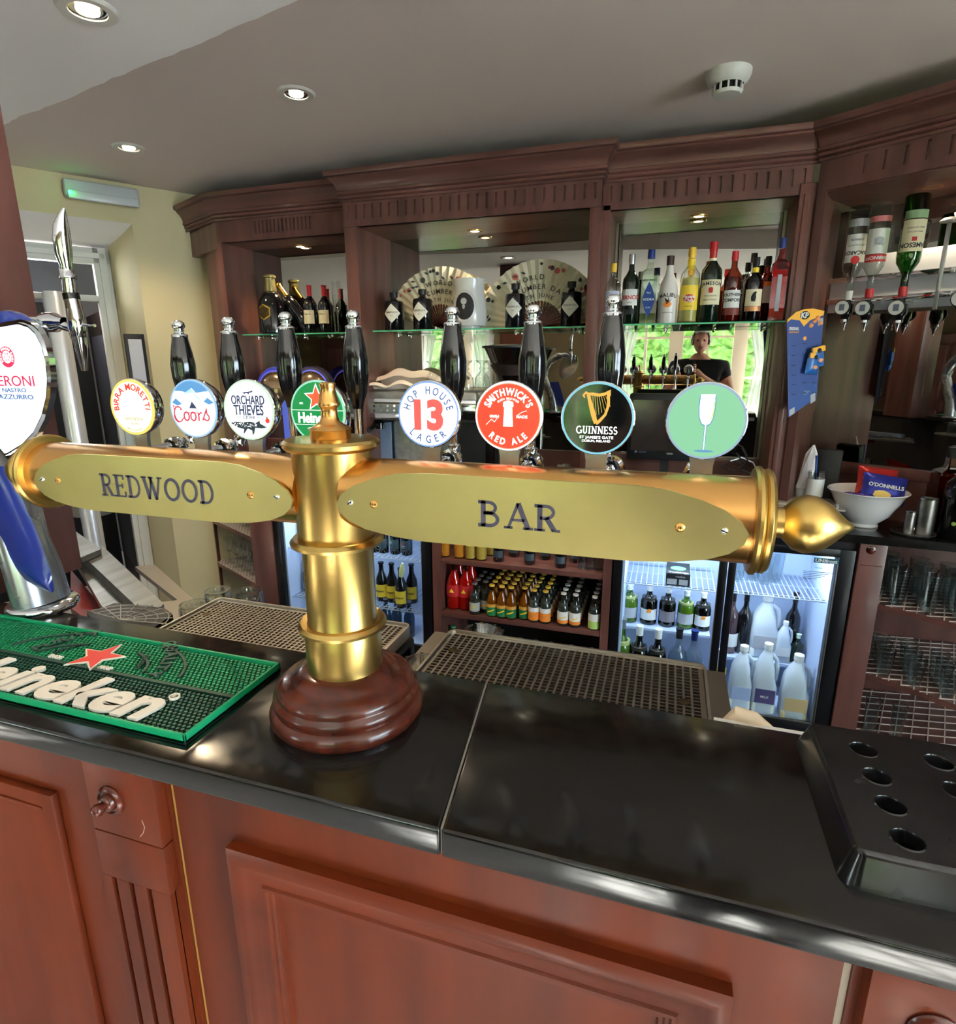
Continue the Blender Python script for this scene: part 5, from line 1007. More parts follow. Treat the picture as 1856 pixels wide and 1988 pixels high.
# paper fans
def fan(cxp, cyp, rtop, lab, a0, a1, yy, lean):
    c = px(cxp, cyp, Y=yy); Ro = px(cxp, rtop, Y=yy).z-c.z; Ri = Ro*.38; n = 22
    f = thing('paper_fan', lab, 'fan', (c.x, yy, SH), 'folding paper fans on the middle shelf')
    vs = []; fs = []
    for i in range(2*n+1):
        a = R(a0+(a1-a0)*i/(2*n)); d = -.006 if i % 2 else .004; vs += [(c.x+Ri*math.cos(a), yy+d*.5, c.z+Ri*math.sin(a)), (c.x+Ro*math.cos(a), yy+d*1.2, c.z+Ro*math.sin(a)*1.0)]
    for i in range(2*n): fs.append((2*i, 2*i+2, 2*i+3, 2*i+1))
    b = B(); b.add(vs, fs); lf = b.obj('leaf', mat('fan_paper', (222, 214, 190), .8, vary=(206, 196, 168), scale=(5, 5, 5)), f, smooth=0)
    for i in range(n):
        a = R(a0+(a1-a0)*(i+.5)/n); b = B(); b.prism([(.0, -.0022), (Ri*1.02, -.0042), (Ri*1.02, .0042), (0, .0022)], .0014, T(c.x, yy-.003, c.z) @ Matrix.Rotation(-a, 4, 'Y') @ FRONT); b.obj('rib', mat('rib_brown', (76, 30, 26), .4), f)
    M = FR(c.x, yy-.008, c.z)
    am = (a0+a1)/2
    b = B(); b.arctext('WORLD', Ro*.105, Ro*.74, am+8, M, .01, sp=.3); b.arctext('CUCUMBER DAY', Ro*.105, Ro*.60, am, M, .01, sp=.25); b.arctext('14TH JUNE', Ro*.085, Ro*.47, am, M, .01, sp=.3); b.obj('lettering', mat('print_grey', (70, 66, 64), .7), lf, smooth=0)
    random.seed(int(cxp)); b = B(); b2 = B()
    for k in range(16):
        a = R(a0+(a1-a0)*random.random()); rr_ = Ro*random.uniform(.84, .95); s_ = Ro*random.uniform(.02, .05)
        (b if k % 2 else b2).disc(s_, .0004, M @ T(rr_*math.cos(a), rr_*math.sin(a), 0), 9)
    b.obj('flower_print', mat('print_rose', (196, 92, 84), .7), lf, smooth=0)
    for k in range(9):
        a = R(a0+(a1-a0)*random.random()); rr_ = Ro*random.uniform(.8, .93); b2.prism([(-.014, 0), (0, .006), (.016, .0), (.0, -.006)], .0004, M @ T(rr_*math.cos(a), rr_*math.sin(a), .0003) @ Matrix.Rotation(a+1, 4, 'Z'))
    b2.obj('leaf_print', mat('print_slate', (62, 66, 66), .7), lf, smooth=0)
    b = B(); b.cyl((c.x, yy-.006, c.z), (c.x, yy+.006, c.z), .006); b.obj('rivet', Pgold, f)
fan(856, 636, 517, 'open paper fan with floral print, the smaller one at the left of the middle shelf', -2, 168, 3.07, 0)
fan(1046, 634, 503, 'open paper fan with floral print, the larger one at the right of the middle shelf', 8, 182, 3.04, 0)
# left bay
LY = 3.08
def spl(xb, xt, yt, wpx, Y=LY): return sp(xb, xt, yt, wpx, Y=Y)
bottle('red wine bottle with cream label and red capsule, left of the pair', 'bottle', **spl(604, 602, 554, 22), body=G_black, cap=Pcap_r, kind='wine', group='red wine bottles in the left bay', labels=[(.2, .48, 62, Pcream)], texts=[('Cabernet', .4, .011, Pblk, .0, 0)])
bottle('red wine bottle with cream label and red capsule, nearest the flute glass', 'bottle', **spl(632, 630, 554, 22), body=G_black, cap=Pcap_r, kind='wine', group='red wine bottles in the left bay', labels=[(.2, .48, 62, Pcream)], texts=[('Cabernet', .4, .011, Pblk, .0, 0)])
bottle('large champagne bottle with a hexagonal label, leftmost in the left bay', 'bottle', **spl(530, 516, 534, 46, Y=3.06), body=G_black, cap=mat('foil_olive', (150, 142, 96), .35, .8), kind='champ', shapes=[([(-.5, .28), (0, .56), (.5, .28), (.5, -.28), (0, -.56), (-.5, -.28)], .36, Pgold), ([(-.4, .22), (0, .45), (.4, .22), (.4, -.22), (0, -.45), (-.4, -.22)], .3602, Pblk)])
lc_ = bottle('champagne bottle with gold foil leaning to the left in the left bay', 'bottle', 0, 0, 0, .31, .036, G_black, Pgold, kind='champ')
a_ = px(541, 540, Y=3.10); c_ = px(604, 632, Y=3.10); lc_.location = (c_.x-.02, 3.10, SH+.03); lc_.rotation_euler = (0, -math.atan2(c_.x-a_.x, a_.z-c_.z), 0)
q = px(657, 640, Y=3.05); hf = px(657, 545, Y=3.05).z-SH
fl = thing('champagne_flute', 'empty champagne flute beside the red wine bottles', 'glass', (q.x, 3.05, SH))
b = B(); b.lathe([(.021, hf), (.0245, hf*.75), (.02, hf*.5), (.006, hf*.38), (0, hf*.37)], 28, T(q.x, 3.05, SH)); b.obj('bowl', M_glassx, fl)
b = B(); b.lathe([(0, 0), (.028, 0), (.026, .003), (.004, .008), (.003, hf*.3), (.006, hf*.38)], 24, T(q.x, 3.05, SH)); b.obj('stem', M_glassx, fl)
# ---------------------------------------------------------------- low cabinets and fridges under the back worktop
LF = 2.76; UZ = BC-.036
def lz(x, y): return px(x, y, Y=LF)
# centre bottle cupboard
x0, x1 = -1.15, -.215
cc = thing('bottle_cupboard', 'open mahogany cupboard with shelves of small mixer bottles', 'cupboard', ((x0+x1)/2, LF, FZ))
b = B(); b.box(x0, x0+.045, LF, 3.25, FZ, UZ); b.obj('side_panel', M_wood, cc)
b = B(); b.box(x1-.04, x1, LF, 3.25, FZ, UZ); b.obj('side_panel', M_wood, cc)
b = B(); b.box(x0, x1, 3.2, 3.25, FZ, UZ); b.obj('back_panel', M_dark, cc)
S1 = lz(1000, 1099).z; S2 = lz(1000, 1206).z; S3 = FZ+.06
for z in (S1, S2, S3):
    b = B(); b.box(x0+.045, x1-.04, LF+.005, 3.2, z-.028, z, .003); b.obj('shelf', M_woodx, cc)
lamp('cupboard_fill', 'AREA', (-.68, 2.85, UZ-.02), 1.2, (1, .9, .8), size=.7, sy=.1)  # added fill with no fixture, lifts the dark bottles
MB_ = {}
def mixer(kind, x, y, z, lab, grp):
    key = kind
    if key not in MB_:
        k = {'green': dict(body=tg('ginger', (214, 190, 120)), cap=Pcap_y, labels=[(.06, .32, 80, mat('label_green2', (24, 120, 66), .6)), (.32, .42, 80, mat('label_amber', (206, 150, 60), .6))], shapes=[([(-.7, -.35), (-.7, -.1), (.7, .45), (.7, .2)], .2, Pyel)], liquid=(Lq('ginger', (176, 126, 50)), .8)),
             'orange': dict(body=tg('tonic', (226, 226, 216)), cap=Pcap_y, labels=[(.08, .34, 80, Porg), (.34, .48, 80, Pwhite)], shapes=[([(-.6, -.2), (-.6, -.1), (.6, .3), (.6, .2)], .22, Pcop)], liquid=(Lq('slate', (70, 76, 74)), .7)),
             'white': dict(body=tg('tonic', (226, 226, 216)), cap=Pwhite, labels=[(.2, .46, 80, Pwhite), (.1, .2, 80, Porg)], shapes=[([(-.6, -.3), (-.6, -.1), (.6, .35), (.6, .15)], .27, Pyel)], liquid=(Lq('slate', (70, 76, 74)), .7)),
             'lime': dict(body=tg('tonic', (226, 226, 216)), cap=Pwhite, labels=[(.28, .5, 80, Pwhite), (.05, .28, 80, mat('label_lime', (170, 206, 110), .5))], shapes=[], liquid=(Lq('slate', (70, 76, 74)), .7)),
             'clear': dict(body=tg('tonic', (226, 226, 216)), cap=Psil, labels=[(.12, .40, 80, mat('label_silver', (176, 180, 172), .5))], shapes=[([(-.6, -.4), (-.6, -.2), (.6, .35), (.6, .15)], .25, Pyel)], liquid=(Lq('slate', (70, 76, 74)), .7)),
             'red': dict(body=tg('club', (240, 120, 60)), cap=Pcap_r, labels=[(.28, .52, 90, Pred)], shapes=[([(-.35, -.2), (0, .35), (.35, -.2)], .4, Pyel)], liquid=(Lq('orange_red', (196, 62, 26)), .8))}[kind]
        o = bottle(lab, 'bottle', x, y, z, .175 if kind != 'red' else .27, .029 if kind != 'red' else .042, kind='beer', group=grp, name='bottle', **k); MB_[key] = o; return o
    return dup(MB_[key], (x, y, z), lab, group=grp)
def row(kind, xb, yb, n, lab, step=.062, z=None, grp=None):
    z = S2 if z is None else z; p = px(xb, yb, Z=z); y = max(LF+.035, min(p.y, 3.1)); x = px(xb, yb, Y=y).x
    for i in range(n):
        yy = y+i*step
        if yy > 3.17: break
        mixer(kind, x, yy, z, lab+(', at the front' if i == 0 else ', farther back'), grp)
row('red', 882, 1178, 2, 'red orange soft drink bottle at the left of the middle shelf, left one', .09); row('red', 905, 1180, 2, 'red orange soft drink bottle at the left of the middle shelf, right one', .09)
for kind, xb, yb, n, lab in (('clear', 922, 1196, 4, 'clear mixer bottle with silver label right of the red bottles'), ('clear', 943, 1186, 3, 'clear mixer bottle half hidden behind the green labelled ones'), ('green', 955, 1205, 6, 'ginger mixer bottle with green label, first file'), ('green', 974, 1207, 6, 'ginger mixer bottle with green label, second file'), ('green', 992, 1209, 6, 'ginger mixer bottle with green label, third file'), ('green', 1018, 1200, 5, 'ginger mixer bottle with green label, last file'), ('orange', 1036, 1214, 6, 'tonic bottle with orange label and gold cap, left file'), ('orange', 1058, 1213, 6, 'tonic bottle with orange label and gold cap, right file'), ('white', 1092, 1223, 6, 'tonic bottle with white cap, left file'), ('white', 1115, 1226, 6, 'tonic bottle with white cap, right file'), ('lime', 1152, 1231, 5, 'mixer bottle with pale green label at the right end of the middle shelf')):
    row(kind, xb, yb, n, lab, grp=lab)
for i, (xb, c, t2) in enumerate(((864, (236, 110, 70), 'pink'), (892, (240, 120, 70), 'peach'), (914, (240, 206, 80), 'pale yellow'), (935, (244, 200, 60), 'yellow'), (951, (232, 200, 90), 'dull yellow'))):
    y = LF+.05+(.09 if i == 4 else 0); x = px(xb, 1085, Y=y).x
    bottle('small juice bottle with %s label on the top shelf of the cupboard' % t2, 'bottle', x, y, S1, .2, .031, tg('juice%d' % i, (236, 226, 180)), Pwhite, 'juice', labels=[(.38, .85, 85, mat('label_juice%d' % i, c, .5))], texts=[('Club', .58, .024, mat('print_teal', (36, 70, 70), .5), .03, 0)], liquid=(Lq('juice%d' % i, (232, 170, 90) if i < 2 else (224, 214, 160)), .8), group='juice bottles on the top cupboard shelf')
for i in range(6):
    y = LF+.06+(i % 2)*.1; x = px(968+i*30, 1095, Y=y).x
    bottle('dark cola bottle %s on the top shelf of the cupboard' % ('beside the yellow juice', 'left of centre', 'at centre', 'right of centre', 'before the glasses', 'next to the glasses')[i], 'bottle', x, y, S1, .2, .03, G_black, Pcap_r, 'beer', labels=[(.12, .3, 60, mat('label_dim', (60, 74, 84), .5))], group='dark cola bottles on the top cupboard shelf')
def simple_glass(x, y, z, r, h, lab, grp, proto={}):
    k = (round(r, 4), round(h, 4))
    if k in proto: return dup(proto[k], (x, y, z), lab, group=grp)
    g = thing('drinking_glass', lab, 'glass', (x, y, z), grp); b = B(); b.lathe([(0, .003), (r*.7, .003), (r*.72, 0), (r*.74, .01), (r, h), (r*.96, h), (r*.7, .012), (0, .012)], 20, T(x, y, z)); b.obj('bowl', M_glasst, g)
    b = B(); b.ring(r*.99, .0022, .002, T(x, y, z+h-.001), 20); b.obj('rim', clear('rim_glass', (250, 250, 250), 9, .05), g); proto[k] = g; return g
for i, xb in enumerate((1130, 1146, 1162)): y = LF+.07; p = px(xb, 1098, Y=y); simple_glass(p.x, y, S1, .03, .12, 'clear glass at the right end of the top cupboard shelf', 'glasses on the top cupboard shelf')
for i, xb in enumerate((864, 880, 1010, 1040, 1070, 1110, 1150)):
    y = LF+.1; p = px(xb, 1240, Y=y); bottle('mixer bottle with green cap on the bottom shelf at the left' if i < 2 else 'dark bottle on the bottom shelf behind the drip tray', 'bottle', p.x, y, S3, .22 if i < 2 else .2, .03, tg('teal', (90, 150, 110)) if i < 2 else G_black, mat('cap_green', (90, 170, 120), .4) if i < 2 else Psil, 'beer', liquid=(Lq('amberine', (206, 140, 60)), .75) if i < 2 else None, group='bottles on the bottom shelf, green caps' if i < 2 else 'dark bottles on the bottom shelf')
# ---- fridges
M_fr = mat('fridge_black', (14, 14, 18), .3); M_fi = mat('fridge_liner', (186, 200, 226), .5); M_wire = mat('wire_white', (206, 214, 226), .3, .6)
def fridge(x0, x1, xm, zb_, zt_, lab, watts, xin0, xin1, liner=M_fi):
    f = thing('bottle_fridge', lab, 'fridge', ((x0+x1)/2, LF, FZ))
    b = B(); t = .03
    b.box(x0, xin0, LF+.02, 3.25, FZ, UZ); b.box(xin1, x1, LF+.02, 3.25, FZ, UZ); b.box(xin0, xin1, LF+.02, 3.25, zt_+.02, UZ); b.box(xin0, xin1, LF+.02, 3.25, FZ, zb_-.03); b.box(x0, x1, 3.22, 3.25, FZ, UZ); b.obj('cabinet', M_fr, f)
    b = B(); b.box(xin0, xin1, 3.18, 3.21, zb_-.03, zt_+.02); b.box(xin0, xin0+.01, LF+.03, 3.2, zb_-.03, zt_+.02); b.box(xin1-.01, xin1, LF+.03, 3.2, zb_-.03, zt_+.02); b.box(xin0, xin1, LF+.03, 3.2, zb_-.035, zb_-.02); b.box(xin0, xin1, LF+.03, 3.2, zt_+.005, zt_+.02); b.obj('liner', liner, f)
    for a, c in ((x0+.005, xm-.002), (xm+.002, x1-.005)):
        pa, pc = (xin0 if a < xm-.1 and a == x0+.005 else xm+.035), (xm-.035 if c == xm-.002 else xin1)
        b = B(); zo0, zo1 = zb_-.05, zt_+.035; b.box(a, pa, LF, LF+.02, zo0, zo1, .003); b.box(pc, c, LF, LF+.02, zo0, zo1, .003); b.box(pa, pc, LF, LF+.02, zo0, zb_, .002); b.box(pa, pc, LF, LF+.02, zt_, zo1, .002); d = b.obj('door', M_fr, f)
        b = B(); b.box(pa, pc, LF+.006, LF+.012, zb_, zt_); b.obj('door_pane', M_pane, d)
        b = B(); b.box(pa, pc, LF-.001, LF+.003, zb_, zb_+.006); b.box(pc-.004, pc, LF-.001, LF+.003, zb_, zt_); b.obj('door_trim', M_steelm, d)
    b = B(); b.box(xin0+.03, xin1-.03, LF+.04, LF+.055, zt_-.002, zt_+.006); b.obj('lamp_tube', glow('fridge_lamp', (190, 212, 255), 5), f)
    lamp('fridge_light', 'AREA', ((x0+x1)/2, LF+.10, zt_-.005), watts*1.5, (.66, .80, 1), size=xin1-xin0-.1, sy=.08)
    return f
def wire_shelf(f, xa, xb_, z, n=16, y0=LF+.05, m=None):
    b = B(); rr_ = .0018
    for i in range(n+1): x = xa+(xb_-xa)*i/n; b.box(x-rr_, x+rr_, y0, 3.16, z-.003, z)
    for y in (y0, y0+.03, (y0+3.16)/2, 3.15): b.box(xa, xb_, y-.002, y+.002, z-.006, z-.002)
    b.obj('wire_shelf', m or M_wire, f)
zb_, zt_ = lz(1575, 1406).z, lz(1631, 1083).z
rf_ = fridge(-.213, .80, lz(1400, 1230).x, zb_, zt_, 'black double fridge with lit white inside, holding wine and milk', 5, -.165, .735)
xm = lz(1400, 1230).x
wire_shelf(rf_, -.155, xm-.04, lz(1290, 1145).z, 16); wire_shelf(rf_, xm+.04, .725, lz(1500, 1165).z, 18)
S4 = lz(1290, 1245).z-.03
b = B(); b.box(-.155, xm-.03, 2.95, 3.17, S4-.012, S4); b.obj('rear_step', M_fi, rf_)
b = B(); b.box(xm+.03, .725, 2.98, 3.17, zb_+.16, zb_+.175); b.obj('rear_step', M_fi, rf_)
def fb(xb, xt, yt, wpx, zbase, Y, lab, cap=Pwhite, body=G_green, kind='wine', **k):
    x = px(xb, 1200, Y=Y).x; z1 = px(xt, yt, Y=Y).z; r = (px(xb+wpx/2, 1200, Y=Y).x-px(xb-wpx/2, 1200, Y=Y).x)/2
    k.setdefault('capz', .86); return bottle(lab, 'bottle', x, Y, zbase, z1-zbase, r, body, cap, kind, **k)
G_wine = tg('wine_green', (170, 200, 120)); G_brn = tg('wine_brown', (96, 86, 60))
Lw = (Lq('white_wine', (170, 176, 110)), .7); Ld = (Lq('dark_wine', (60, 56, 48)), .7)
for i, (xb, xt, yt, body, lq, lm, nm) in enumerate(((1220, 1226, 1134, G_wine, Lw, Pgrey, 'pale green wine bottle with grey label, leftmost of the fridge back row'), (1258, 1266, 1136, G_brn, Ld, Pwhite, 'dark wine bottle with white and orange label, second of the fridge back row'), (1294, 1300, 1140, G_brn, Ld, mat('label_mauve', (136, 128, 134), .6), 'dark wine bottle with mauve label in the fridge, third of the back row'), (1330, 1336, 1146, G_wine, Lw, Pgrey, 'pale green wine bottle fourth of the back row in the fridge'), (1363, 1368, 1150, G_brn, Ld, Pwhite, 'dark wine bottle with orange print, rightmost of the fridge back row'))):
    fb(xb, xt, yt, 33, S4, 3.03, nm, body=body, liquid=lq, labels=[(.14, .42, 64, lm)], shapes=[([(-.3, -.2), (0, .3), (.35, .25), (.3, -.2)], .38, Porg)] if i in (1, 4) else [])
ZB = zb_-.02
for xb, xt, yt, body, lq, cap, nm in ((1210, 1213, 1200, G_wine, Lw, Psil, 'pale wine bottle with silver cap, leftmost of the fridge front row'), (1244, 1248, 1215, G_brn, Ld, Pwhite, 'green wine bottle with cream screw cap in the front row of the fridge'), (1281, 1287, 1222, G_brn, Ld, Pwhite, 'green wine bottle with white screw cap in the front row of the fridge'), (1322, 1325, 1220, G_clear, None, Pcap_k, 'clear round bottle with black cap in the front row of the fridge'), (1352, 1357, 1224, G_clear, None, Pcap_b, 'clear bottle with dark blue cap beside the fridge door post')):
    fb(xb, xt, yt, 38, ZB, 2.86, nm, body=body, liquid=lq, cap=cap)
# box lying on the wire shelf
zs = lz(1290, 1145).z; p = px(1315, 1135, Y=2.86)
bxo = thing('tea_box', 'black and green carton lying on the wire shelf of the left fridge door', 'box', (p.x, 2.9, zs))
b = B(); b.box(p.x-.055, p.x+.055, 2.83, 3.0, zs, zs+.062, .002); b.obj('carton', Pblk, bxo)
b = B(); b.disc(.036, .0006, T(p.x-.0, 2.91, zs+.062), 24, .8); b.obj('green_patch', mat('patch_green', (90, 210, 110), .5), bxo)
b = B(); b.text('Twinings', .026, T(p.x, 2.85, zs+.0625), .02); b.box(p.x-.05, p.x-.005, 2.829, 2.8295, zs+.006, zs+.034); b.box(p.x+.005, p.x+.045, 2.829, 2.8295, zs+.006, zs+.034); b.text('rooibos', .014, FR(p.x+.01, 2.829, zs+.048), .01); b.obj('print', Pgrey, bxo)
# milk jugs
M_jug = mat('jug_plastic', (222, 230, 238), .4, trans=.25); M_milk = mat('milk', (240, 238, 224), .4)
def jug(xb, xt, yt, wpx, Y, lab, labm, txt=None, tint=M_milk, face=0, zb=None, fill=.16):
    x = px(xb, 1330, Y=Y).x; zb = ZB if zb is None else zb; h = px(xt, yt, Y=Y).z-zb; r = (px(xb+wpx/2, 1330, Y=Y).x-px(xb-wpx/2, 1330, Y=Y).x)/2
    j = thing('milk_jug', lab, 'milk jug', (x, Y, zb))
    t = bmesh.new(); P = [(0, .0), (.9, 0), (1, .03), (1, .40), (.97, .52), (.88, .66), (.62, .80), (.40, .87), (.30, .90), (.30, .93)]; n = 24; rows_ = []
    for a, c in P:
        rw = []
        for k in range(n):
            an = 2*math.pi*k/n; ca, sa = math.cos(an), math.sin(an); q = (abs(ca)**5+abs(sa)**5)**(-.2) if c < .75 else 1
            dx = a*r*q*ca*.98; dy = a*r*q*sa*.9
            if .42 < c < .85 and ca > .55: dx *= .74
            rw.append(t.verts.new((dx, dy, c*h)))
        rows_.append(rw)
    for u, v in zip(rows_, rows_[1:]):
        for k in range(n):
            try: t.faces.new((u[k], u[(k+1) % n], v[(k+1) % n], v[k]))
            except ValueError: pass
    t.verts.index_update(); RM = T(x, Y, zb) @ Matrix.Rotation(face, 4, 'Z')
    b = B(); b.add([tuple(v.co) for v in t.verts], [tuple(v.index for v in f.verts) for f in t.faces], RM); t.free(); b.obj('bottle_body', M_jug, j, smooth=60)
    b = B(); b.tube([RM @ Vector(q) for q in ((r*.34, 0, h*.86), (r*.78, 0, h*.78), (r*.93, 0, h*.64), (r*.9, 0, h*.50), (r*.72, 0, h*.45))], [r*.16, r*.17, r*.17, r*.16, r*.16], 12); b.obj('handle', M_jug, j)
    b = B(); b.lathe([(0, h*.92), (r*.36, h*.92), (r*.36, h), (0, h)], 20, RM); b.obj('cap', Pwhite, j)
    b = B(); b.box(-r*.93, r*.93, -r*.86, r*.86, .003, h*fill, .008, RM); b.obj('milk_left', tint, j)
    b = B(); b.box(-r*.8, r*.82, -r*.93, -r*.91, h*.17, h*.38, 0, RM); lo = b.obj('label', labm, j)
    if txt: b = B(); b.text(txt, .017, RM @ FR(.0, -r*.935, h*.27), .02); b.obj('label_lettering', Pwhite, lo)
    return j
jug(1437, 1443, 1253, 46, 2.87, 'milk jug with a pale blue label, left of the three front jugs', mat('label_paleblue', (170, 184, 222), .5), None)
jug(1483, 1492, 1249, 48, 2.86, 'milk jug with a purple label and yellow band, middle of the three front jugs', mat('label_purple', (84, 72, 120), .5), 'MILK')
jug(1544, 1552, 1271, 56, 2.84, 'squat milk jug with a white and orange label, right of the three front jugs', mat('label_buff', (206, 176, 130), .5), None, mat('cream_liquid', (226, 206, 160), .5))
jug(1470, 1480, 1155, 56, 3.07, 'tall cloudy jug standing behind on the step of the milk fridge', Pgrey, None, zb=zb_+.176)
jug(1510, 1515, 1205, 30, 3.02, 'narrow jug with a white label behind the tall jugs', Pwhite, None, mat('cream_liquid', (226, 206, 160), .5), zb=zb_+.176)
fb(1408, 1412, 1262, 26, ZB, 2.88, 'carton bottle with white cap cut off by the fridge door post', body=M_jug, cap=Pwhite, kind='juice', labels=[(.55, .68, 80, Pyel), (.2, .4, 80, Pblue)])
fb(1556, 1560, 1232, 26, zb_+.176, 3.03, 'wine bottle with pale cap at the right of the milk fridge', body=G_dkgreen, cap=mat('cap_pale_green', (206, 226, 200), .4))
fb(1420, 1424, 1150, 32, zb_+.176, 3.05, 'rose bottle with white label behind the fridge door post', body=tg('blush', (206, 170, 160)), cap=Pcap_k, labels=[(.12, .34, 70, Pwhite)])
fb(1446, 1450, 1150, 30, zb_+.176, 3.06, 'black wine bottle in the shadow left of the tall jug', body=G_black, cap=Pcap_k)
fb(1540, 1544, 1150, 30, zb_+.176, 3.08, 'black wine bottle in the shadow right of the tall jug', body=G_black, cap=Pcap_k)
zz = lz(1500, 1165).z
for i, xb in enumerate((1432, 1462, 1485, 1505)): p = px(xb, 1110, Y=2.98+.04*(i % 2)); simple_glass(p.x, 2.98+.04*(i % 2), zz, .038, .15, 'tall clear glass on the wire shelf of the milk fridge', 'tall glasses in the milk fridge')
# sticker and notice on the fridge glass
b = B(); p0 = lz(1581, 1082); p1 = lz(1628, 1096); b.box(p0.x, p1.x, LF-.0015, LF-.0005, p1.z, p0.z); stk = b.obj('fridge_sticker', mat('sticker_teal', (36, 92, 104), .4), rf_)
b = B(); b.text('UNIfrost', (p0.z-p1.z)*1.0, FR((p0.x+p1.x)/2, LF-.0015, (p0.z+p1.z)/2), .02); b.obj('lettering', Pwhite, stk)
b = B(); q = lz(1590, 1103); b.text('Notice', .010, FR(q.x, LF+.005, q.z), .01)
for k, y in enumerate((1109, 1112, 1115, 1118, 1121)): a = lz(1560, y); c = lz(1618-(k*8), y+5); b.box(a.x, c.x, LF+.0048, LF+.0054, (a.z+c.z)/2-.0012, (a.z+c.z)/2+.0012)
b.obj('notice_print', mat('print_slate2', (70, 78, 96), .6), rf_)
# left fridge
lf = fridge(-2.145, -1.155, -1.64, lz(790, 1250).z, lz(560, 1003).z+.02, 'black double fridge left of the mixer cupboard, with dark beer bottles', 2.2, -2.095, -1.21)
for y in (1068, 1175): wire_shelf(lf, -2.085, -1.22, lz(760, (1090, 1190)[y > 1100]).z, 30, m=M_wire)
z1_, z2_ = lz(760, 1090).z, lz(760, 1190).z
lm = dict(labels=[(.12, .44, 75, Pyel)], texts=[('BULMERS', .27, .013, Pblk, .03, 0)])
for xb, Y in ((742, 2.92), (762, 2.92), (779, 2.86), (800, 2.94)):
    x = px(xb, 1150, Y=Y).x; bottle('dark cider bottle with yellow label in the left fridge', 'bottle', x, Y, z2_, .235, .034, G_black, Pcap_k, 'beer', group='cider bottles with yellow labels', **lm)
for xb in (727, 745, 768, 790):
    x = px(xb, 1060, Y=2.9).x; bottle('dark beer bottle on the top shelf of the left fridge', 'bottle', x, 2.9, z1_, .22, .032, G_black, Pcap_k, 'beer', group='dark beer bottles, top shelf of left fridge', labels=[(.15, .4, 60, mat('label_deep', (40, 60, 66), .5))])
for xb in (572, 592, 604): x = px(xb, 1050, Y=2.92).x; bottle('green beer bottle at the left of the top shelf of the left fridge', 'bottle', x, 2.92, z1_, .23, .033, G_dkgreen, Pgrn, 'beer', group='green beer bottles in the left fridge', labels=[(.12, .4, 70, Pwhite), (.74, .82, 180, Pwhite)], shapes=[([(math.cos(i*.52)*.3, math.sin(i*.52)*.3) for i in range(12)], .3, Pred)])
for xb, c in ((577, (130, 80, 50)), (600, (60, 50, 50)), (618, (80, 60, 50))): x = px(xb, 1140, Y=2.92).x; bottle('brown bottle on the middle shelf of the left fridge', 'bottle', x, 2.92, z2_, .2, .036, tg('cider%d' % xb, c), Pcap_k, 'beer', group='brown bottles in the left fridge', labels=[(.1, .3, 60, mat('label_greyblue', (120, 130, 160), .5))], liquid=(Lq('cider', (110, 60, 30)), .6))
for i, xb in enumerate((752, 772, 796)): x = px(xb, 1240, Y=2.9).x; bottle('dark bottle at the bottom of the left fridge', 'bottle', x, 2.9, lz(790, 1250).z-.02, .22, .032, tg('steel', (120, 140, 150)), Psil, 'beer', group='bottles at the bottom of the left fridge')
lgm = mat('neon_green', (90, 200, 130), .4); lrm = mat('neon_red', (206, 60, 80), .4)
for xb, yb, m in ((733, 1058, lgm), (757, 1053, lgm), (782, 1061, lrm)):
    p = lz(xb, yb); b = B(); M = FR(p.x, LF+.003, p.z) @ Matrix.Diagonal((.8, 1.25, 1, 1)); b.ring(.022, .0016, .0004, M, 28); dc = b.obj('round_decal', mat('decal_line', (110, 120, 100), .5), lf)
    b = B(); b.prism([(-.006, .006), (.006, .008), (.0, .016)], .0004, M); b.obj('decal_mark', m, dc); b = B(); b.box(-.013, .013, -.001, .002, 0, .0004, 0, M); b.box(-.009, .009, -.008, -.006, 0, .0004, 0, M); b.obj('decal_bars', M_wire, dc)
b = B(); p = px(782, 1110, Y=2.80); b.tube([(p.x, 2.80, p.z+.05), (p.x-.005, 2.80, p.z+.01), (p.x-.012, 2.80, p.z-.03)], [.006, .016, .011], 12); tag(b.obj('paper_tag', mat('tag_cream', (206, 206, 140), .6)), 'cream paper tag hanging behind the left fridge glass', 'tag')
# ---- angled stemware cupboard at the left
gc = thing('stemware_cupboard', 'dark angled cupboard of stemmed glasses at the left end under the worktop', 'cupboard', (-2.4, 2.95, FZ))
b = B(); b.box(-2.30, -2.147, LF, LF+.06, FZ, UZ, .003); b.obj('upright', M_wood, gc)
b = B(); b.prism([(-2.86, 3.06), (-2.82, 3.04), (-2.82, 3.3), (-2.86, 3.3)], UZ-FZ, T(0, 0, FZ)); b.box(-2.86, -2.15, 3.28, 3.3, FZ, UZ); b.obj('carcass', M_wood, gc)
def lattice(pts, z, parent, pitch=.022, w_=.0022, ang=0, m=None, name='lattice_mat'):
    # white diamond lattice liner clipped to a convex polygon
    b = B(); P = [Vector((p[0], p[1])) for p in pts]; c = sum(P, Vector((0, 0)))/len(P); Rm = max((p-c).length for p in P)
    for da in (ang, ang+62):
        d = Vector((math.cos(R(da)), math.sin(R(da)))); nn = Vector((-d.y, d.x)); k = -Rm
        while k < Rm:
            o = c+nn*k; ts = []
            for i in range(len(P)):
                a, e = P[i], P[(i+1) % len(P)]; s1 = (a-o).dot(nn); s2 = (e-o).dot(nn)
                if s1*s2 < 0: t = s1/(s1-s2); q = a+(e-a)*t; ts.append((q-o).dot(d))
            if len(ts) == 2: ts.sort(); b.ribbon([o+d*ts[0], o+d*ts[1]], w_, .003, T(0, 0, z))
            k += pitch
    o = b.obj(name, m or mat('mat_white', (206, 194, 184), .6), parent, smooth=0); o['kind'] = 'stuff'
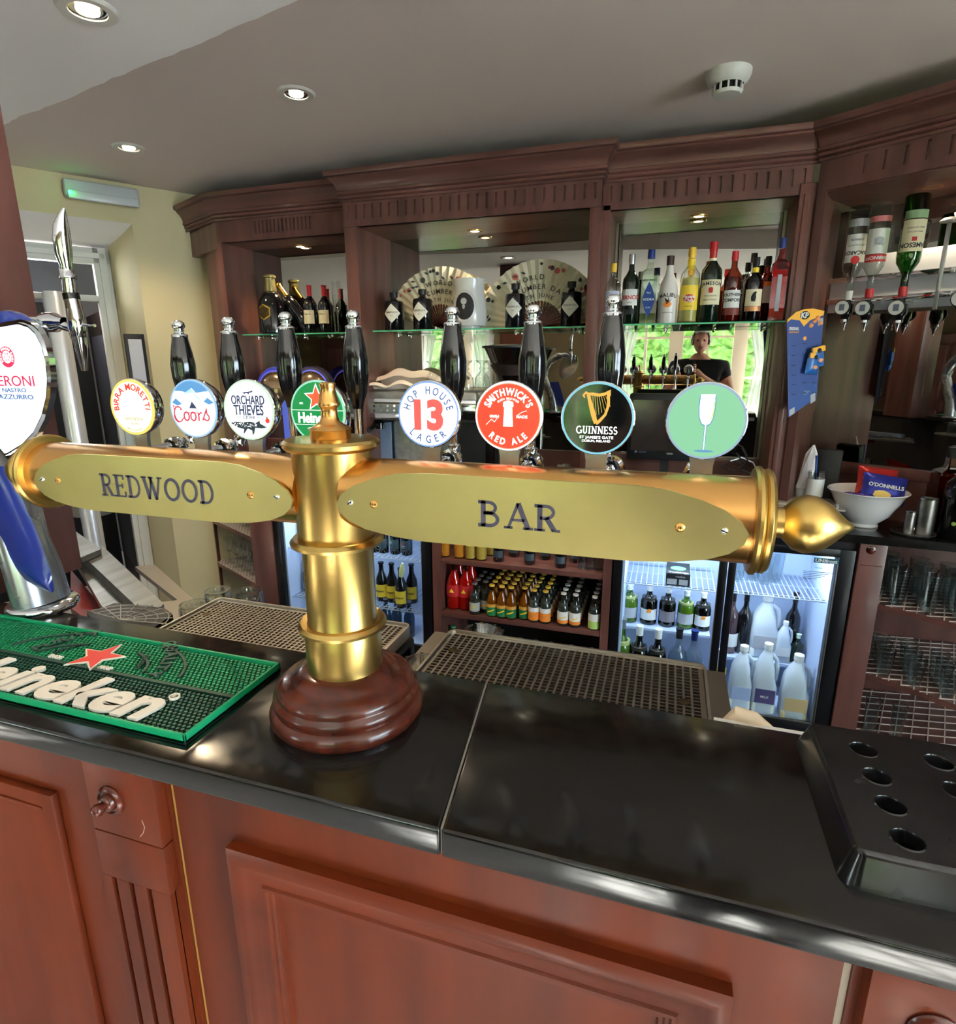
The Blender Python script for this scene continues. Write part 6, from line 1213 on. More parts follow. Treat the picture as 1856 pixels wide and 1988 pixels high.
for i, z in enumerate((.565, .27)):
    pts = [(-2.30, LF+.005), (-2.82, 3.03), (-2.82, 3.27), (-2.16, 3.27), (-2.16, LF+.005)]
    b = B(); b.prism(pts, .022, T(0, 0, z-.022)); b.obj('shelf', M_woodx, gc); lattice([(p[0], p[1]+.003) for p in pts], z, gc, .019, .003, 5)
def wineglass(x, y, z, lab, grp, inv=False, proto={}, kk='w'):
    if kk in proto: o = dup(proto[kk], (x, y, z), lab, group=grp); return o
    g = thing('wine_glass', lab, 'glass', (x, y, z), grp)
    b = B(); b.lathe([(.028, .185), (.036, .14), (.034, .115), (.018, .09), (0, .086)], 20, T(x, y, z)); b.obj('bowl', M_glassx, g)
    b = B(); b.lathe([(0, 0), (.032, 0), (.030, .003), (.004, .008), (.0035, .08), (.008, .09)], 16, T(x, y, z)); b.obj('stem', M_glassx, g); proto[kk] = g; return g
for i in range(5):
    for j in range(2): wineglass(-2.72+.1*i, 3.04-.045*i+.1*j, .27, 'stemmed wine glass on the lower shelf of the left cupboard', 'wine glasses in the left cupboard')
for i in range(4): wineglass(-2.70+.1*i, 3.07-.05*i, .565, 'stemmed wine glass on the upper shelf of the left cupboard', 'wine glasses on the upper left shelf')
# ---- right pilaster and curved glass shelves
pu = px(1690, 1060, Y=2.74); rp = thing('end_pilaster', 'mahogany pilaster with a round boss right of the milk fridge', 'pilaster', (.83, LF, FZ))
xa, xb_ = .802, px(1722, 1066, Y=LF).x
b = B(); b.box(xa, xb_, LF-.01, LF+.06, FZ, UZ, .002); b.obj('board', M_red if False else M_wood, rp)
b = B(); b.box(xa+.01, xb_-.01, LF-.013, LF-.009, UZ-.10, UZ-.098); q = px(1691, 1068, Y=LF-.01); b.lathe([(.018, 0), (.017, .004), (.011, .006), (.009, .014), (0, .017)], 24, FR(q.x, LF-.01, q.z)); b.obj('boss', M_turn, rp)
rs = thing('curved_glass_cupboard', 'open cupboard with curved lattice-lined shelves of upturned glasses at the right', 'cupboard', (1.2, 2.9, FZ))
b = B(); b.prism([(xb_-.02, 3.25), (1.9, 3.25), (1.9, 3.28), (xb_-.02, 3.28)], UZ-FZ, T(0, 0, FZ)); b.box(xb_-.04, xb_, LF+.06, 3.26, FZ, UZ); b.obj('carcass', M_wood, rs)
for i, (pa, pb, pc, z) in enumerate((((1705, 1172), (1780, 1190), (1856, 1210), .47), ((1680, 1306), (1770, 1335), (1856, 1368), .14), ((1656, 1424), (1700, 1437), (1745, 1450), -.10))):
    A_ = px(*pa, Y=LF+.02); z = A_.z; q1 = px(*pb, Z=z); q3 = px(*pc, Z=z); d = (Vector((q3.x, q3.y))-Vector((A_.x, A_.y)))
    kk_ = 6 if i == 2 else 1.8; end = (A_.x+d.x*kk_, A_.y+d.y*kk_)
    pts = [(A_.x, A_.y), (q1.x, q1.y), (q3.x, q3.y), end, (end[0]+.1, 3.24), (A_.x, 3.24)]
    b = B(); b.prism(pts, .025, T(0, 0, z-.027)); b.obj('shelf', M_woodx, rs); c2 = [(A_.x, A_.y+.004), (q3.x, q3.y+.004), end, (end[0]+.1, 3.24), (A_.x, 3.24)]; lattice(c2, z-.002, rs, .045 if i < 2 else .06, .0045, 8)
    hh = (.16, .12, .17)[i]; nx_ = (6, 5, 2)[i]
    for a in range(nx_):
        for c in range((4, 3, 1)[i]):
            x = A_.x+.07+a*.095+c*.01; yl = A_.y+d.y/d.x*(x-A_.x)+.06+c*.085
            if yl < 3.2 and x < 1.6: simple_glass(x, yl, z, .036 if i < 2 else .03, hh, ('tall glass on the top curved shelf', 'short glass on the middle curved shelf', 'tall glass on the lowest curved shelf')[i]+' at the right', ('tall glasses, top curved shelf', 'short glasses, middle curved shelf', 'tall glasses, lowest curved shelf')[i])
# ---------------------------------------------------------------- things standing on the back worktop
# coffee machine
def wY(x, y, Y): return px(x, y, Y=Y)
cm = thing('coffee_machine', 'chrome coffee machine with button panel on the back worktop behind the brass tower', 'coffee machine', (-1.35, 2.95, BC))
Yc = 2.86; t0 = wY(690, 757, Yc); t1 = wY(800, 760, Yc); zT, zP0, zP1 = wY(740, 759, Yc).z, wY(740, 773, Yc).z, wY(740, 812, Yc).z
xL, xR = wY(672, 780, Yc).x, -.93
b = B(); b.box(xL, xR, Yc-.0, 3.11, zP1-.01, zT, .012); b.box(xL+.02, xR-.02, 2.99, 3.11, BC+.05, zP1, .005); b.obj('housing', M_steel, cm)
b = B(); b.box(xL, xR, Yc-.012, Yc+.004, zP1, zP0, .006); b.obj('front_panel', M_chrome, cm)
b = B(); a_, c_ = wY(721, 783, Yc), wY(790, 803, Yc); b.box(a_.x, c_.x, Yc-.016, Yc-.011, c_.z, a_.z, .002); kp = b.obj('key_panel', mat('panel_grey', (110, 118, 116), .4), cm)
for i in range(4):
    for j in range(2): q = wY(729.5+i*13, 787.5+j*9, Yc); b = B(); b.disc(.0065, .003, FR(q.x, Yc-.016, q.z), 16); b.obj('button', M_chrome, kp)
q = wY(708, 793, Yc); b = B(); b.lathe([(.012, 0), (.022, .006), (.024, .03), (.02, .045), (0, .048)], 24, FR(q.x, Yc-.012, q.z)); b.obj('steam_knob', M_blackg, cm)
b = B(); b.box(xL+.02, xR-.01, Yc+.02, 3.1, BC+.012, BC+.05, .006); b.obj('base_tray', M_steelm, cm)
for xb in (735, 860): q = wY(xb, 835, 2.90); b = B(); b.lathe([(.034, 0), (.034, .03), (.02, .045), (.01, .05)], 24, T(q.x, 2.91, zP1-.06)); b.tube([(q.x, 2.89, zP1-.04), (q.x, 2.84, zP1-.05), (q.x, 2.79, zP1-.06)], [.009, .012, .013], 14); b.obj('filter_holder', M_blackg, cm)
b = B(); b.tube([(xL+.03, Yc-.01, zP1), (xL+.035, Yc-.04, zP1-.06), (xL+.06, Yc-.03, BC+.10)], .005, 10); b.obj('steam_wand', M_chrome, cm)
b = B(); b.box(wY(731, 850, 2.97).x, wY(760, 850, 2.97).x, 2.965, 2.975, BC+.06, zP1-.03); b.obj('splash_plate', mat('plate_blue', (150, 176, 212), .3, .5), cm)
for xb in (733, 748, 765): q = wY(xb, 885, 2.88); simple_glass(q.x, 2.90, BC+.051, .02, .07, 'espresso glass on the tray of the coffee machine', 'espresso glasses on the coffee machine')
# white cloths on the machine
def cloth(name, lab, pxs, Y, z0, m, thick=.16):
    vs = []; fs = []; n = 8; L = [wY(x, y, Y) for x, y in pxs]
    for i, p in enumerate(L):
        for k in range(n+1):
            u = k/n; vs.append((p.x+random.uniform(-.004, .004), Y-.04+thick*u, z0+(p.z-z0)*(math.sin(math.pi*min(1, u*1.0+.18))**.7 if u < .82 else math.sin(math.pi*.98)**.7)+random.uniform(-.002, .002)))
    for i in range(len(L)-1):
        for k in range(n): a = i*(n+1)+k; fs.append((a, a+n+1, a+n+2, a+1))
    b = B(); b.add(vs, fs); o = b.obj(name, m, smooth=80); md = o.modifiers.new('s', 'SUBSURF'); md.levels = 1; md.render_levels = 2; so = o.modifiers.new('t', 'SOLIDIFY'); so.thickness = .004
    return tag(o, lab, 'cloth')
M_cl = mat('cloth_cream', (226, 206, 188), .9)
cloth('folded_cloth', 'cream cloth heaped on top of the coffee machine, back fold', [(700, 752), (712, 737), (730, 732), (752, 727), (768, 714), (784, 713), (800, 722), (815, 718), (830, 717), (845, 724), (860, 734)], 2.98, zT+.002, M_cl, .10)
cloth('folded_cloth', 'cream cloth heaped on top of the coffee machine, front fold', [(704, 756), (716, 744), (728, 741), (742, 742), (752, 750), (760, 748), (772, 738), (786, 736), (800, 744), (815, 750)], 2.90, zT+.002, mat('cloth_white', (230, 216, 202), .9), .07)
# upturned stem glasses on the machine
def goblet(xb, yt, Y, lab, z0=None):
    q = wY(xb, yt, Y); z0 = zT+.001 if z0 is None else z0; h = q.z-z0
    g = thing('goblet', lab, 'glass', (q.x, Y, z0)); b = B(); b.lathe([(.034, 0), (.040, h*.25), (.036, h*.5), (.014, h*.66), (.008, h*.70)], 28, T(q.x, Y, z0)); b.obj('bowl', M_glassx, g)
    b = B(); b.lathe([(.008, h*.70), (.016, h*.76), (.009, h*.82), (.014, h*.9), (.033, h*.985), (.034, h), (0, h)], 28, T(q.x, Y, z0)); b.obj('foot', M_glassx, g)
goblet(840, 701, 2.97, 'upturned goblet on the coffee machine behind the first black handle'); goblet(905, 700, 2.97, 'upturned goblet right of the first black handle', zT-.02); goblet(936, 699, 2.99, 'upturned goblet beside the coffee grinder', zT-.02)
b = B(); b.box(wY(893, 760, 2.97).x, wY(948, 760, 2.97).x, 2.93, 3.08, BC, zT-.021, .01); tag(b.obj('black_stand', M_blackm), 'black metal stand between the coffee machine and the grinder', 'stand')
# grinder
gr = thing('coffee_grinder', 'black coffee grinder with a smoky clear hopper of beans', 'grinder', (wY(985, 750, 2.9).x, 2.92, BC))
q = wY(985, 672, 2.9); gx = q.x; zl = wY(985, 672, 2.9).z; zk = wY(985, 708, 2.9).z; zn = wY(985, 735, 2.9).z; rh = (wY(1033, 672, 2.9).x-wY(935, 672, 2.9).x)/2
b = B(); b.lathe([(0, BC), (.09, BC), (.085, BC+.03), (.07, BC+.05), (.075, zn-.08), (.06, zn-.02), (0, zn-.02)], 32, T(gx, 2.92, 0)); b.obj('body', M_blackg, gr)
b = B(); b.lathe([(.045, zn-.02), (.05, zn), (rh*.92, zl-.012), (rh*.95, zl-.006)], 32, T(gx, 2.92, 0)); b.obj('hopper', tg('smoke', (150, 150, 150)), gr)
b = B(); b.lathe([(0, zn-.018), (.043, zn-.016), (.047, zn), (rh*.72, zk), (0, zk+.004)], 32, T(gx, 2.92, 0)); b.obj('beans', mat('coffee_beans', (52, 34, 30), .6, bump=.8, scale=(90, 90, 90), vary=(30, 20, 18)), gr)
b = B(); b.lathe([(0, zl+.008), (rh*.6, zl+.008), (rh*1.02, zl), (rh*1.02, zl-.008), (0, zl-.008)], 32, T(gx, 2.92, 0)); b.obj('hopper_lid', M_blackm, gr)
# bagged item and slim wine-glass by the divider
q = wY(1092, 930, 2.9); b = B(); t = bmesh.new(); bmesh.ops.create_icosphere(t, subdivisions=3, radius=1); random.seed(11)
for v in t.verts: s_ = 1+random.uniform(-.07, .07); v.co = (v.co.x*.07*s_, v.co.y*.06*s_, (v.co.z*.095+.0)*s_ if v.co.z < 0 else v.co.z*.115*s_)
t.verts.index_update(); bz = wY(1092, 845, 2.9).z; b.add([tuple(v.co) for v in t.verts], [tuple(v.index for v in f.verts) for f in t.faces], T(wY(1095, 880, 2.9).x, 2.92, BC+.095)); t.free()
tag(b.obj('bagged_item', mat('clear_wrap', (126, 122, 118), .22, trans=.3), smooth=0), 'item wrapped in a clear plastic bag between the red and black badges', 'bag')
# paper-roll cylinder of stacked small glasses by the screen
q = wY(1192, 900, 2.86)
for i in range(5): simple_glass(q.x, 2.86, BC+.001+.034*i, .027, .05, 'small glass in the stack left of the till screen', 'stack of small glasses by the till')
# till screen
tl = thing('till_screen', 'black touch screen till standing on the back worktop in front of the right mirror', 'till', (-.05, 2.93, BC))
a_, c_ = wY(1216, 770, 2.92), wY(1345, 893, 2.92); xa_, xc_ = wY(1219, 830, 2.92).x, wY(1343, 830, 2.92).x+.03
zl0, zl1 = wY(1260, 893, 2.92).z, wY(1260, 764, 2.92).z
b = B(); b.box(xa_, xc_, 2.925, 2.965, zl0, zl1, .008); b.box(xa_+.02, xc_-.02, 2.965, 3.02, zl0+.03, zl1-.05, .01); b.obj('housing', M_blackm, tl)
b = B(); b.box(xa_+.018, xc_-.014, 2.922, 2.926, zl0+.045, zl1-.03); b.obj('screen', mat('screen_off', (42, 36, 34), .12, coat=.6, vary=(58, 48, 44), scale=(12, 12, 12)), tl)
b = B(); q = wY(1300, 881, 2.92); b.box(q.x-.014, q.x+.014, 2.921, 2.926, q.z-.004, q.z+.004); b.obj('badge', Psil, tl)
b = B(); q = wY(1240, 877, 2.92); b.disc(.006, .0006, FR(q.x-.014, 2.924, q.z), 12); b.text('CASIO', .012, FR(q.x+.018, 2.924, q.z), .01); b.obj('print', mat('print_dim', (96, 96, 120), .5), tl)
b = B(); b.box(-.08, .06, 2.96, 3.05, BC, BC+.02, .004); b.box(-.03, .01, 2.98, 3.02, BC+.02, zl0+.06); b.obj('stand', M_blackm, tl)
# card terminal, keyboard, cables
ct = thing('card_terminal', 'white card terminal tilted on the back worktop below the till screen', 'card reader', (wY(1245, 905, 2.80).x, 2.80, BC))
M = T(wY(1243, 905, 2.82).x, 2.82, BC+.05) @ Matrix.Rotation(R(-12), 4, 'Z') @ Matrix.Rotation(R(48), 4, 'X')
b = B(); b.box(-.05, .05, -.07, .07, -.02, .02, .008, M); b.box(-.03, .03, 2.8-2.8, .05, -.05, -.02, .0, M); b.obj('body', M_white, ct)
b = B(); b.box(-.036, .036, -.04, .042, .0195, .0215, .002, M); b.obj('display', mat('display_dark', (40, 44, 52), .2), ct)
kb = thing('keyboard', 'teal covered keyboard lying below the till screen', 'keyboard', (wY(1310, 910, 2.84).x, 2.84, BC)); kx = wY(1310, 910, 2.84).x
M = T(kx-.01, 2.85, BC+.018) @ Matrix.Rotation(R(16), 4, 'X'); b = B(); b.box(-.12, .10, -.07, .07, -.012, 0, .003, M); b.obj('deck', mat('teal_plastic', (70, 120, 120), .5), kb)
b = B()
for i in range(11):
    for j in range(5): b.box(-.115+i*.0195, -.100+i*.0195, -.062+j*.026, -.042+j*.026, 0, .007, 0, M)
o = b.obj('keys', mat('teal_keys', (92, 150, 148), .5), kb, smooth=0); o['kind'] = 'stuff'
for i, (L, lab) in enumerate(([[(1430, 880), (1445, 900), (1425, 915), (1400, 905), (1420, 892), (1450, 905)], 'black cable looping on the right of the back worktop'], [[(1440, 870), (1452, 893), (1438, 912), (1462, 920)], 'second black cable hanging at the right of the back worktop'], [[(1418, 895), (1440, 888), (1462, 898), (1470, 915)], 'grey cable looping right of the till'])):
    b = B(); b.tube([tuple(wY(x, y, 2.86+.02*k)) for k, (x, y) in enumerate(L)], .0035, 8); tag(b.obj('cable', M_blackm if i < 2 else Psil, smooth=60), lab, 'cable')
b = B(); q = wY(1450, 915, 2.84); b.box(q.x-.05, q.x+.05, 2.82, 2.92, BC, BC+.05, .008); tag(b.obj('small_printer', mat('printer_grey', (62, 62, 66), .4)), 'small grey receipt printer at the right of the till', 'printer')
# white round lamps / machine with blue light behind the cider badge
for i, (xb, yt, lab) in enumerate(((530, 712, 'blue lit dome dispenser behind the cider badge'), (601, 711, 'blue lit dome dispenser behind the green badge'))):
    Y = 2.97+.0*i; q = wY(xb, yt, Y); r_ = (wY(xb+39, 760, Y).x-wY(xb-39, 760, Y).x)/2
    d = thing('dome_dispenser', lab, 'dispenser', (q.x, Y, BC)); zc_ = q.z-r_
    M = FR(q.x, Y+.02, zc_)
    b = B(); b.lathe([(r_, -.03), (r_, .0), (r_*.96, .012), (r_*.86, .016)], 40, M); b.obj('outer_ring', glow('blue_ring', (70, 74, 190), .55) if i == 0 else mat('ring_smoke', (90, 84, 110), .2, .6), d)
    b = B()
    for k in range(9): a = R(180-k*20); 
    b.lathe([(r_*.86, .014), (r_*.8, .018), (r_*.76, .012)], 40, M, a0=20, a1=160); b.obj('light_strip', glow('blue_strip', (104, 108, 236), .8), d)
    b = B(); b.lathe([(r_*.84, .004), (r_*.8, .02), (r_*.6, .045), (r_*.3, .06), (0, .064)], 36, M); b.obj('dome', mat('dome_champagne', (176, 150, 120), .16, .9), d)
    b = B(); b.box(q.x+r_*.35, q.x+r_*.8, Y-.02, Y+.05, BC+.06, zc_-.0, .01); b.obj('lit_stem', glow('blue_stem', (96, 116, 220), .6) if i == 0 else M_blackm, d)
    b = B(); b.box(q.x-r_*.8, q.x+r_*.9, Y-.06, Y+.1, BC, BC+.06, .012); b.obj('base', M_blackm, d)
q = wY(478, 865, 2.86); b = B(); b.lathe([(0, 0), (.05, 0), (.055, .05), (.055, .09), (0, .09)], 28, T(q.x, 2.9, BC)); tag(b.obj('wooden_pot', mat('pot_wood', (150, 104, 66), .6)), 'round wooden pot on the worktop behind the mountain badge', 'pot')
b = B(); b.lathe([(0, 0), (.07, 0), (.072, .006), (0, .008)], 28, T(q.x-.05, 2.95, BC+.13)); b.lathe([(0, .09), (.03, .09), (.03, .13), (0, .13)], 20, T(q.x-.05, 2.95, BC)); b.lathe([(0, 0), (.04, 0), (.04, .09), (0, .09)], 20, T(q.x-.05, 2.95, BC)); tag(b.obj('cake_stand', Psil), 'small grey stand behind the wooden pot', 'stand')
# things right of the brass finial
Yb = 2.86
bl = thing('crisp_bowl', 'large white porcelain bowl of crisps and sweets on the right worktop', 'bowl', (wY(1690, 950, Yb).x, Yb+.05, BC)); bxx = wY(1687, 950, Yb+.04).x; by_ = Yb+.05; zr = wY(1687, 952, by_).z; rb_ = (wY(1775, 955, by_).x-wY(1598, 950, by_).x)/2*.90
b = B(); hb = zr-BC; b.lathe([(0, 0), (rb_*.36, 0), (rb_*.38, .004), (rb_*.34, .015), (rb_*.62, hb*.35), (rb_*.82, hb*.72), (rb_*.9, hb*.9), (rb_*1.0, hb), (rb_*.98, hb+.003), (rb_*.86, hb*.92), (rb_*.76, hb*.7), (rb_*.5, hb*.4), (0, hb*.28)], 56, T(bxx, by_, BC)); b.obj('bowl', mat('bowl_white', (224, 222, 222), .18, coat=.5), bl)
def packet(x, z, y, w_, h_, rot, m, lab, txt, patch, sz):
    p = thing('crisp_packet', lab, 'crisp packet', (x, y, z)); vs = []; fs = []; nu, nv = 12, 10; M = T(x, y, z) @ Matrix.Rotation(R(rot), 4, 'Y') @ Matrix.Rotation(R(-22), 4, 'X')
    for s in (-1, 1):
        for j in range(nv+1):
            for i in range(nu+1):
                u, v = i/nu*2-1, j/nv*2-1; t = max(0, (1-u**4)*(1-v**4))*.022+.0012*math.sin(13*u+7*v); vs.append((u*w_/2*(1-.04*(1-abs(v))), s*-t, v*h_/2))
    N = (nu+1)*(nv+1)
    for s in range(2):
        for j in range(nv):
            for i in range(nu): a = s*N+j*(nu+1)+i; fs.append((a, a+1, a+nu+2, a+nu+1))
    b = B(); b.add(vs, fs, M); b.obj('packet', m, p, smooth=60)
    b = B(); b.text(txt, sz, M @ FR(0, -.0245, h_*.06), .03, .0006, shear=0); b.obj('lettering', Pwhite, p, smooth=0)
    b = B(); b.prism([(math.cos(k*.5)*w_*.2*(1+.12*math.sin(k*3)), math.sin(k*.5)*h_*.16) for k in range(12)], .0006, M @ FR(-.01, -.0235, -h_*.27)); b.obj('crisp_picture', patch, p)
def foil(n, c): return mat('foil_'+n, c, .3, .35)
packet(wY(1703, 935, by_+.03).x, zr+.03, by_+.04, .155, .13, 6, foil('crimson', (176, 40, 40)), 'dark red crisp packet standing at the back of the bowl', "O'DONNELLS", mat('crisp_orange', (244, 150, 70), .6), .020)
packet(wY(1714, 948, by_).x, zr+.012, by_-.01, .17, .12, 8, foil('blue', (44, 52, 150)), 'blue crisp packet leaning at the front of the bowl', "O'DONNELLS", mat('crisp_yellow', (240, 206, 110), .6), .022)
for i, (xb, yb) in enumerate(((1645, 958), (1668, 960), (1684, 962))):
    q = wY(xb, yb, by_-.03); b = B(); M = T(q.x, by_-.03, q.z) @ Matrix.Rotation(R(12*i-10), 4, 'Y'); b.box(-.016, .016, -.008, .008, -.006, .006, .003, M); b.box(-.026, -.016, -.006, .006, -.001, .001, 0, M); b.box(.016, .026, -.006, .006, -.001, .001, 0, M); tag(b.obj('wrapped_sweet', foil('violet', (84, 50, 150))), ('wrapped purple sweet at the left of the crisp bowl', 'wrapped purple sweet in the middle of the three in the bowl', 'wrapped purple sweet touching the blue crisp packet')[i], 'sweet', 'purple sweets in the bowl')
b = B(); b.lathe([(0, hb*.45), (rb_*.5, hb*.55), (rb_*.7, hb*.7), (0, hb*.86)], 24, T(bxx, by_, BC)); fo = b.obj('sweet_heap', foil('violet', (84, 50, 150))); tag(fo, 'heap of purple wrapped sweets filling the crisp bowl', 'sweets'); fo['kind'] = 'stuff'
# acrylic organiser box
ob = thing('acrylic_organiser', 'clear acrylic topped grey organiser box at the right end of the brass tower', 'organiser', (wY(1560, 990, 2.8).x, 2.82, BC))
a_, c_ = wY(1500, 975, 2.79), wY(1634, 985, 2.79); z1_ = wY(1560, 985, 2.79).z
b = B(); b.box(a_.x, c_.x-.01, 2.79, 2.98, BC, z1_-.004, .003); b.obj('box', mat('organiser_grey', (96, 96, 100), .35), ob)
b = B(); b.box(a_.x-.01, c_.x+.012, 2.775, 3.0, z1_-.004, z1_+.002); b.box(a_.x+.02, c_.x-.03, 2.80, 2.97, z1_+.002, z1_+.012, .003); b.obj('acrylic_lid', mat('acrylic', (214, 196, 180), .12, trans=.35), ob)
b = B(); b.box(c_.x-.016, c_.x-.008, 2.786, 2.792, BC, z1_); b.box(c_.x-.016, c_.x-.008, 2.80, 2.812, z1_+.002, z1_+.02); b.obj('corner_strip', Psil, ob)
# tissue, cup of stirrers, menu box, small glasses
q = wY(1555, 945, 2.99)
gt = thing('napkin_glass', 'glass holding a crumpled white napkin beside the end pilaster', 'glass', (q.x, 3.0, BC)); b = B(); b.lathe([(0, .004), (.034, .004), (.040, .14), (.037, .14), (.032, .01), (0, .01)], 28, T(q.x, 3.0, BC)); b.obj('glass', M_glassx, gt)
zt3 = wY(1557, 868, 3.0).z; b = B(); random.seed(2); vs = []; fs = []; n = 12; rws = [(.0, .008), (.03, .022), (.08, .03), (.13, .034), (.17, .03), (zt3-BC-.04, .022), (zt3-BC, .004)]
for z, r_ in rws:
    for k in range(n): a = 2*math.pi*k/n; rr_ = r_*random.uniform(.72, 1.2); vs.append((q.x+z*.10+rr_*math.cos(a), 3.0+rr_*math.sin(a)*.6, BC+.012+z))
for j in range(len(rws)-1):
    for k in range(n): fs.append((j*n+k, j*n+(k+1) % n, (j+1)*n+(k+1) % n, (j+1)*n+k))
b.add(vs, fs); tag(b.obj('napkin', mat('napkin', (222, 216, 218), .8), smooth=0), 'crumpled white paper napkin sticking out of a glass', 'napkin')
q = wY(1582, 960, 2.93)
sg_ = thing('stirrer_glass', 'glass with a white band holding a blue and red stirrer', 'glass', (q.x, 2.95, BC)); h_ = wY(1582, 915, 2.95).z-BC
b = B(); b.lathe([(0, .004), (.03, .004), (.036, h_), (.033, h_), (.028, .01), (0, .01)], 28, T(q.x, 2.95, BC)); b.obj('glass', M_glassx, sg_)
b = B(); b.lathe([(.0345, h_*.5), (.0358, h_*.86)], 28, T(q.x, 2.95, BC)); b.obj('paper_band', Pwhite, sg_)
b = B(); b.tube([(q.x+.01, 2.95, BC+.012), (q.x-.004, 2.95, BC+h_*1.0), (q.x-.01, 2.95, BC+h_*1.32)], [.004, .004, .005], 8); tag(b.obj('stirrer', Pblue), 'thin blue drink stirrer standing in the banded glass', 'stirrer')
mn = thing('menu_holder', 'black leatherette menu holder leaning at the foot of the angled mirror', 'menu holder', (wY(1600, 930, 3.05).x, 3.05, BC)); x = wY(1598, 930, 3.02).x
M = T(x+.012, 3.03, BC) @ Matrix.Rotation(R(-18), 4, 'Z') @ Matrix.Rotation(R(-8), 4, 'X'); zz = wY(1600, 874, 3.03).z-BC
b = B(); b.box(-.066, .05, 0, .035, 0, zz, .003, M); b.obj('cover', M_blackm, mn); b = B(); b.box(-.06, .045, .004, .03, zz*.2, zz+.004, 0, M); b.obj('menu_sheets', M_dark, mn)
# jigger set, bottles at the right edge
q = wY(1790, 1020, 2.80); jt = thing('jigger_tray', 'round steel tray on the right worktop under the spirit measures', 'tray', (q.x, 2.81, BC))
b = B(); b.lathe([(0, 0), (.07, 0), (.078, .006), (.08, .012), (.076, .012), (.068, .005), (0, .005)], 40, T(wY(1775, 1020, 2.81).x, 2.81, BC)); b.obj('dish', M_steel, jt)
for xb, yt, yb, rpx, lab in ((1765, 993, 1020, 10, 'small steel spirit measure, left of the two on the tray'), (1795, 967, 1022, 18, 'tall steel spirit measure, right of the two on the tray')):
    q = wY(xb, yb, 2.80); h_ = wY(xb, yt, 2.80).z-BC-.006; r_ = (wY(xb+rpx, 1000, 2.80).x-wY(xb-rpx, 1000, 2.80).x)/2
    g = thing('spirit_measure', lab, 'measure', (q.x, 2.80, BC+.006)); b = B(); b.lathe([(0, 0), (r_*.96, 0), (r_, .004), (r_, h_), (r_*.93, h_), (r_*.9, .01), (0, .01)], 32, T(q.x, 2.80, BC+.006)); b.obj('cup', M_steel, g)
    b = B(); b.ring(r_, .002, .003, T(q.x, 2.80, BC+h_+.004), 32); b.obj('rolled_rim', M_chrome, g)
q = wY(1815, 960, 2.95); h_ = wY(1840, 868, 2.93).z-BC
bottle('square black label whiskey bottle with amber shoulder at the right edge of the worktop', 'bottle', wY(1838, 960, 2.93).x, 2.93, BC, h_, .062, tg('whiskey', (160, 84, 40)), Pcap_k, 'square', labels=[(.12, .56, 40, Pblk)], texts=[('OLD', .46, .016, Pgrey, .02, 0), ('Tennessee', .38, .014, Pgrey, .01, 0), ('WHISKEY', .28, .013, Pgrey, .01, 0)], liquid=(Lq('whiskey', (140, 66, 30)), .68), face=R(14))
bottle('black cream liqueur bottle with a bronze label in front of the whiskey bottle', 'bottle', wY(1862, 1000, 2.80).x, 2.80, BC, wY(1870, 880, 2.80).z-BC, .062, G_black, Pcap_k, 'spirit', shapes=[([(-.9, .35), (-.35, .45), (-.35, .0), (-.9, -.1)], .52, Pcop), ([(math.cos(i*.52)*.13-.75, math.sin(i*.52)*.13) for i in range(12)], .2, mat('sticker_green', (150, 180, 90), .5))], face=R(10))
# ---------------------------------------------------------------- peanut card on the pilaster
ca, cb_ = Vector((.462, 2.805, 0)), Vector((.60, 2.885, 0)); cn = Vector((cb_.y-ca.y, -(cb_.x-ca.x), 0)).normalized()
P0 = ca+cn*.012; du = (cb_-ca).normalized(); CM = Matrix(((du.x, 0, cn.x, P0.x), (du.y, 0, cn.y, P0.y), (0, 1, 0, 0), (0, 0, 0, 1)))   # x along card, y up, z outwards
def cpt(x, y): q = pl(x, y, P0, cn)-P0; return (q.dot(du), q.z)
kc = thing('peanut_card', 'blue and yellow snack card with arched top hanging on the mahogany pilaster', 'snack card', (P0.x, P0.y, cpt(1560, 800)[1]))
top = [cpt(*p) for p in ((1527, 625), (1529, 620), (1545, 606), (1562, 600), (1580, 599), (1600, 604))]; low = [cpt(1584, 772), cpt(1530, 811)]
b = B(); b.prism(top+low, .0015, CM); b.obj('card', mat('card_blue', (44, 84, 150), .4, vary=(52, 60, 120), scale=(3, 3, 3)), kc)
b = B(); b.prism(top+[cpt(*p) for p in ((1598, 612), (1572, 622), (1560, 634), (1552, 622), (1535, 620), (1528, 626))], .0018, CM); b.obj('yellow_arch', mat('card_yellow', (244, 176, 50), .5), kc)
cs = (cpt(1575, 615)[0]-cpt(1550, 615)[0])
q = cpt(1562, 612); b = B(); b.prism([(q[0]+math.cos(i*.4)*.022*(1+.08*math.sin(i*2.2)), q[1]+math.sin(i*.4)*.017) for i in range(16)], .0024, CM); lg = b.obj('logo_patch', Pblk, kc)
b = B(); b.text('KP', .030, CM @ T(q[0], q[1], .0024), .03); b.obj('logo_lettering', Pwhite, lg)
b = B(); q = cpt(1541, 638); b.text('ORIGINAL', .0165, CM @ T(q[0], q[1], .0018), .03, sx=.62); b.obj('lettering', Pwhite, kc)
b = B(); q = cpt(1541, 645); b.text('SALTED PEANUTS', .0085, CM @ T(q[0], q[1], .0018), .03, sx=.68); q = cpt(1562, 657); b.disc(.008, .0022, CM @ T(q[0], q[1], 0), 20); b.obj('orange_print', mat('card_orange', (240, 150, 50), .5), kc)
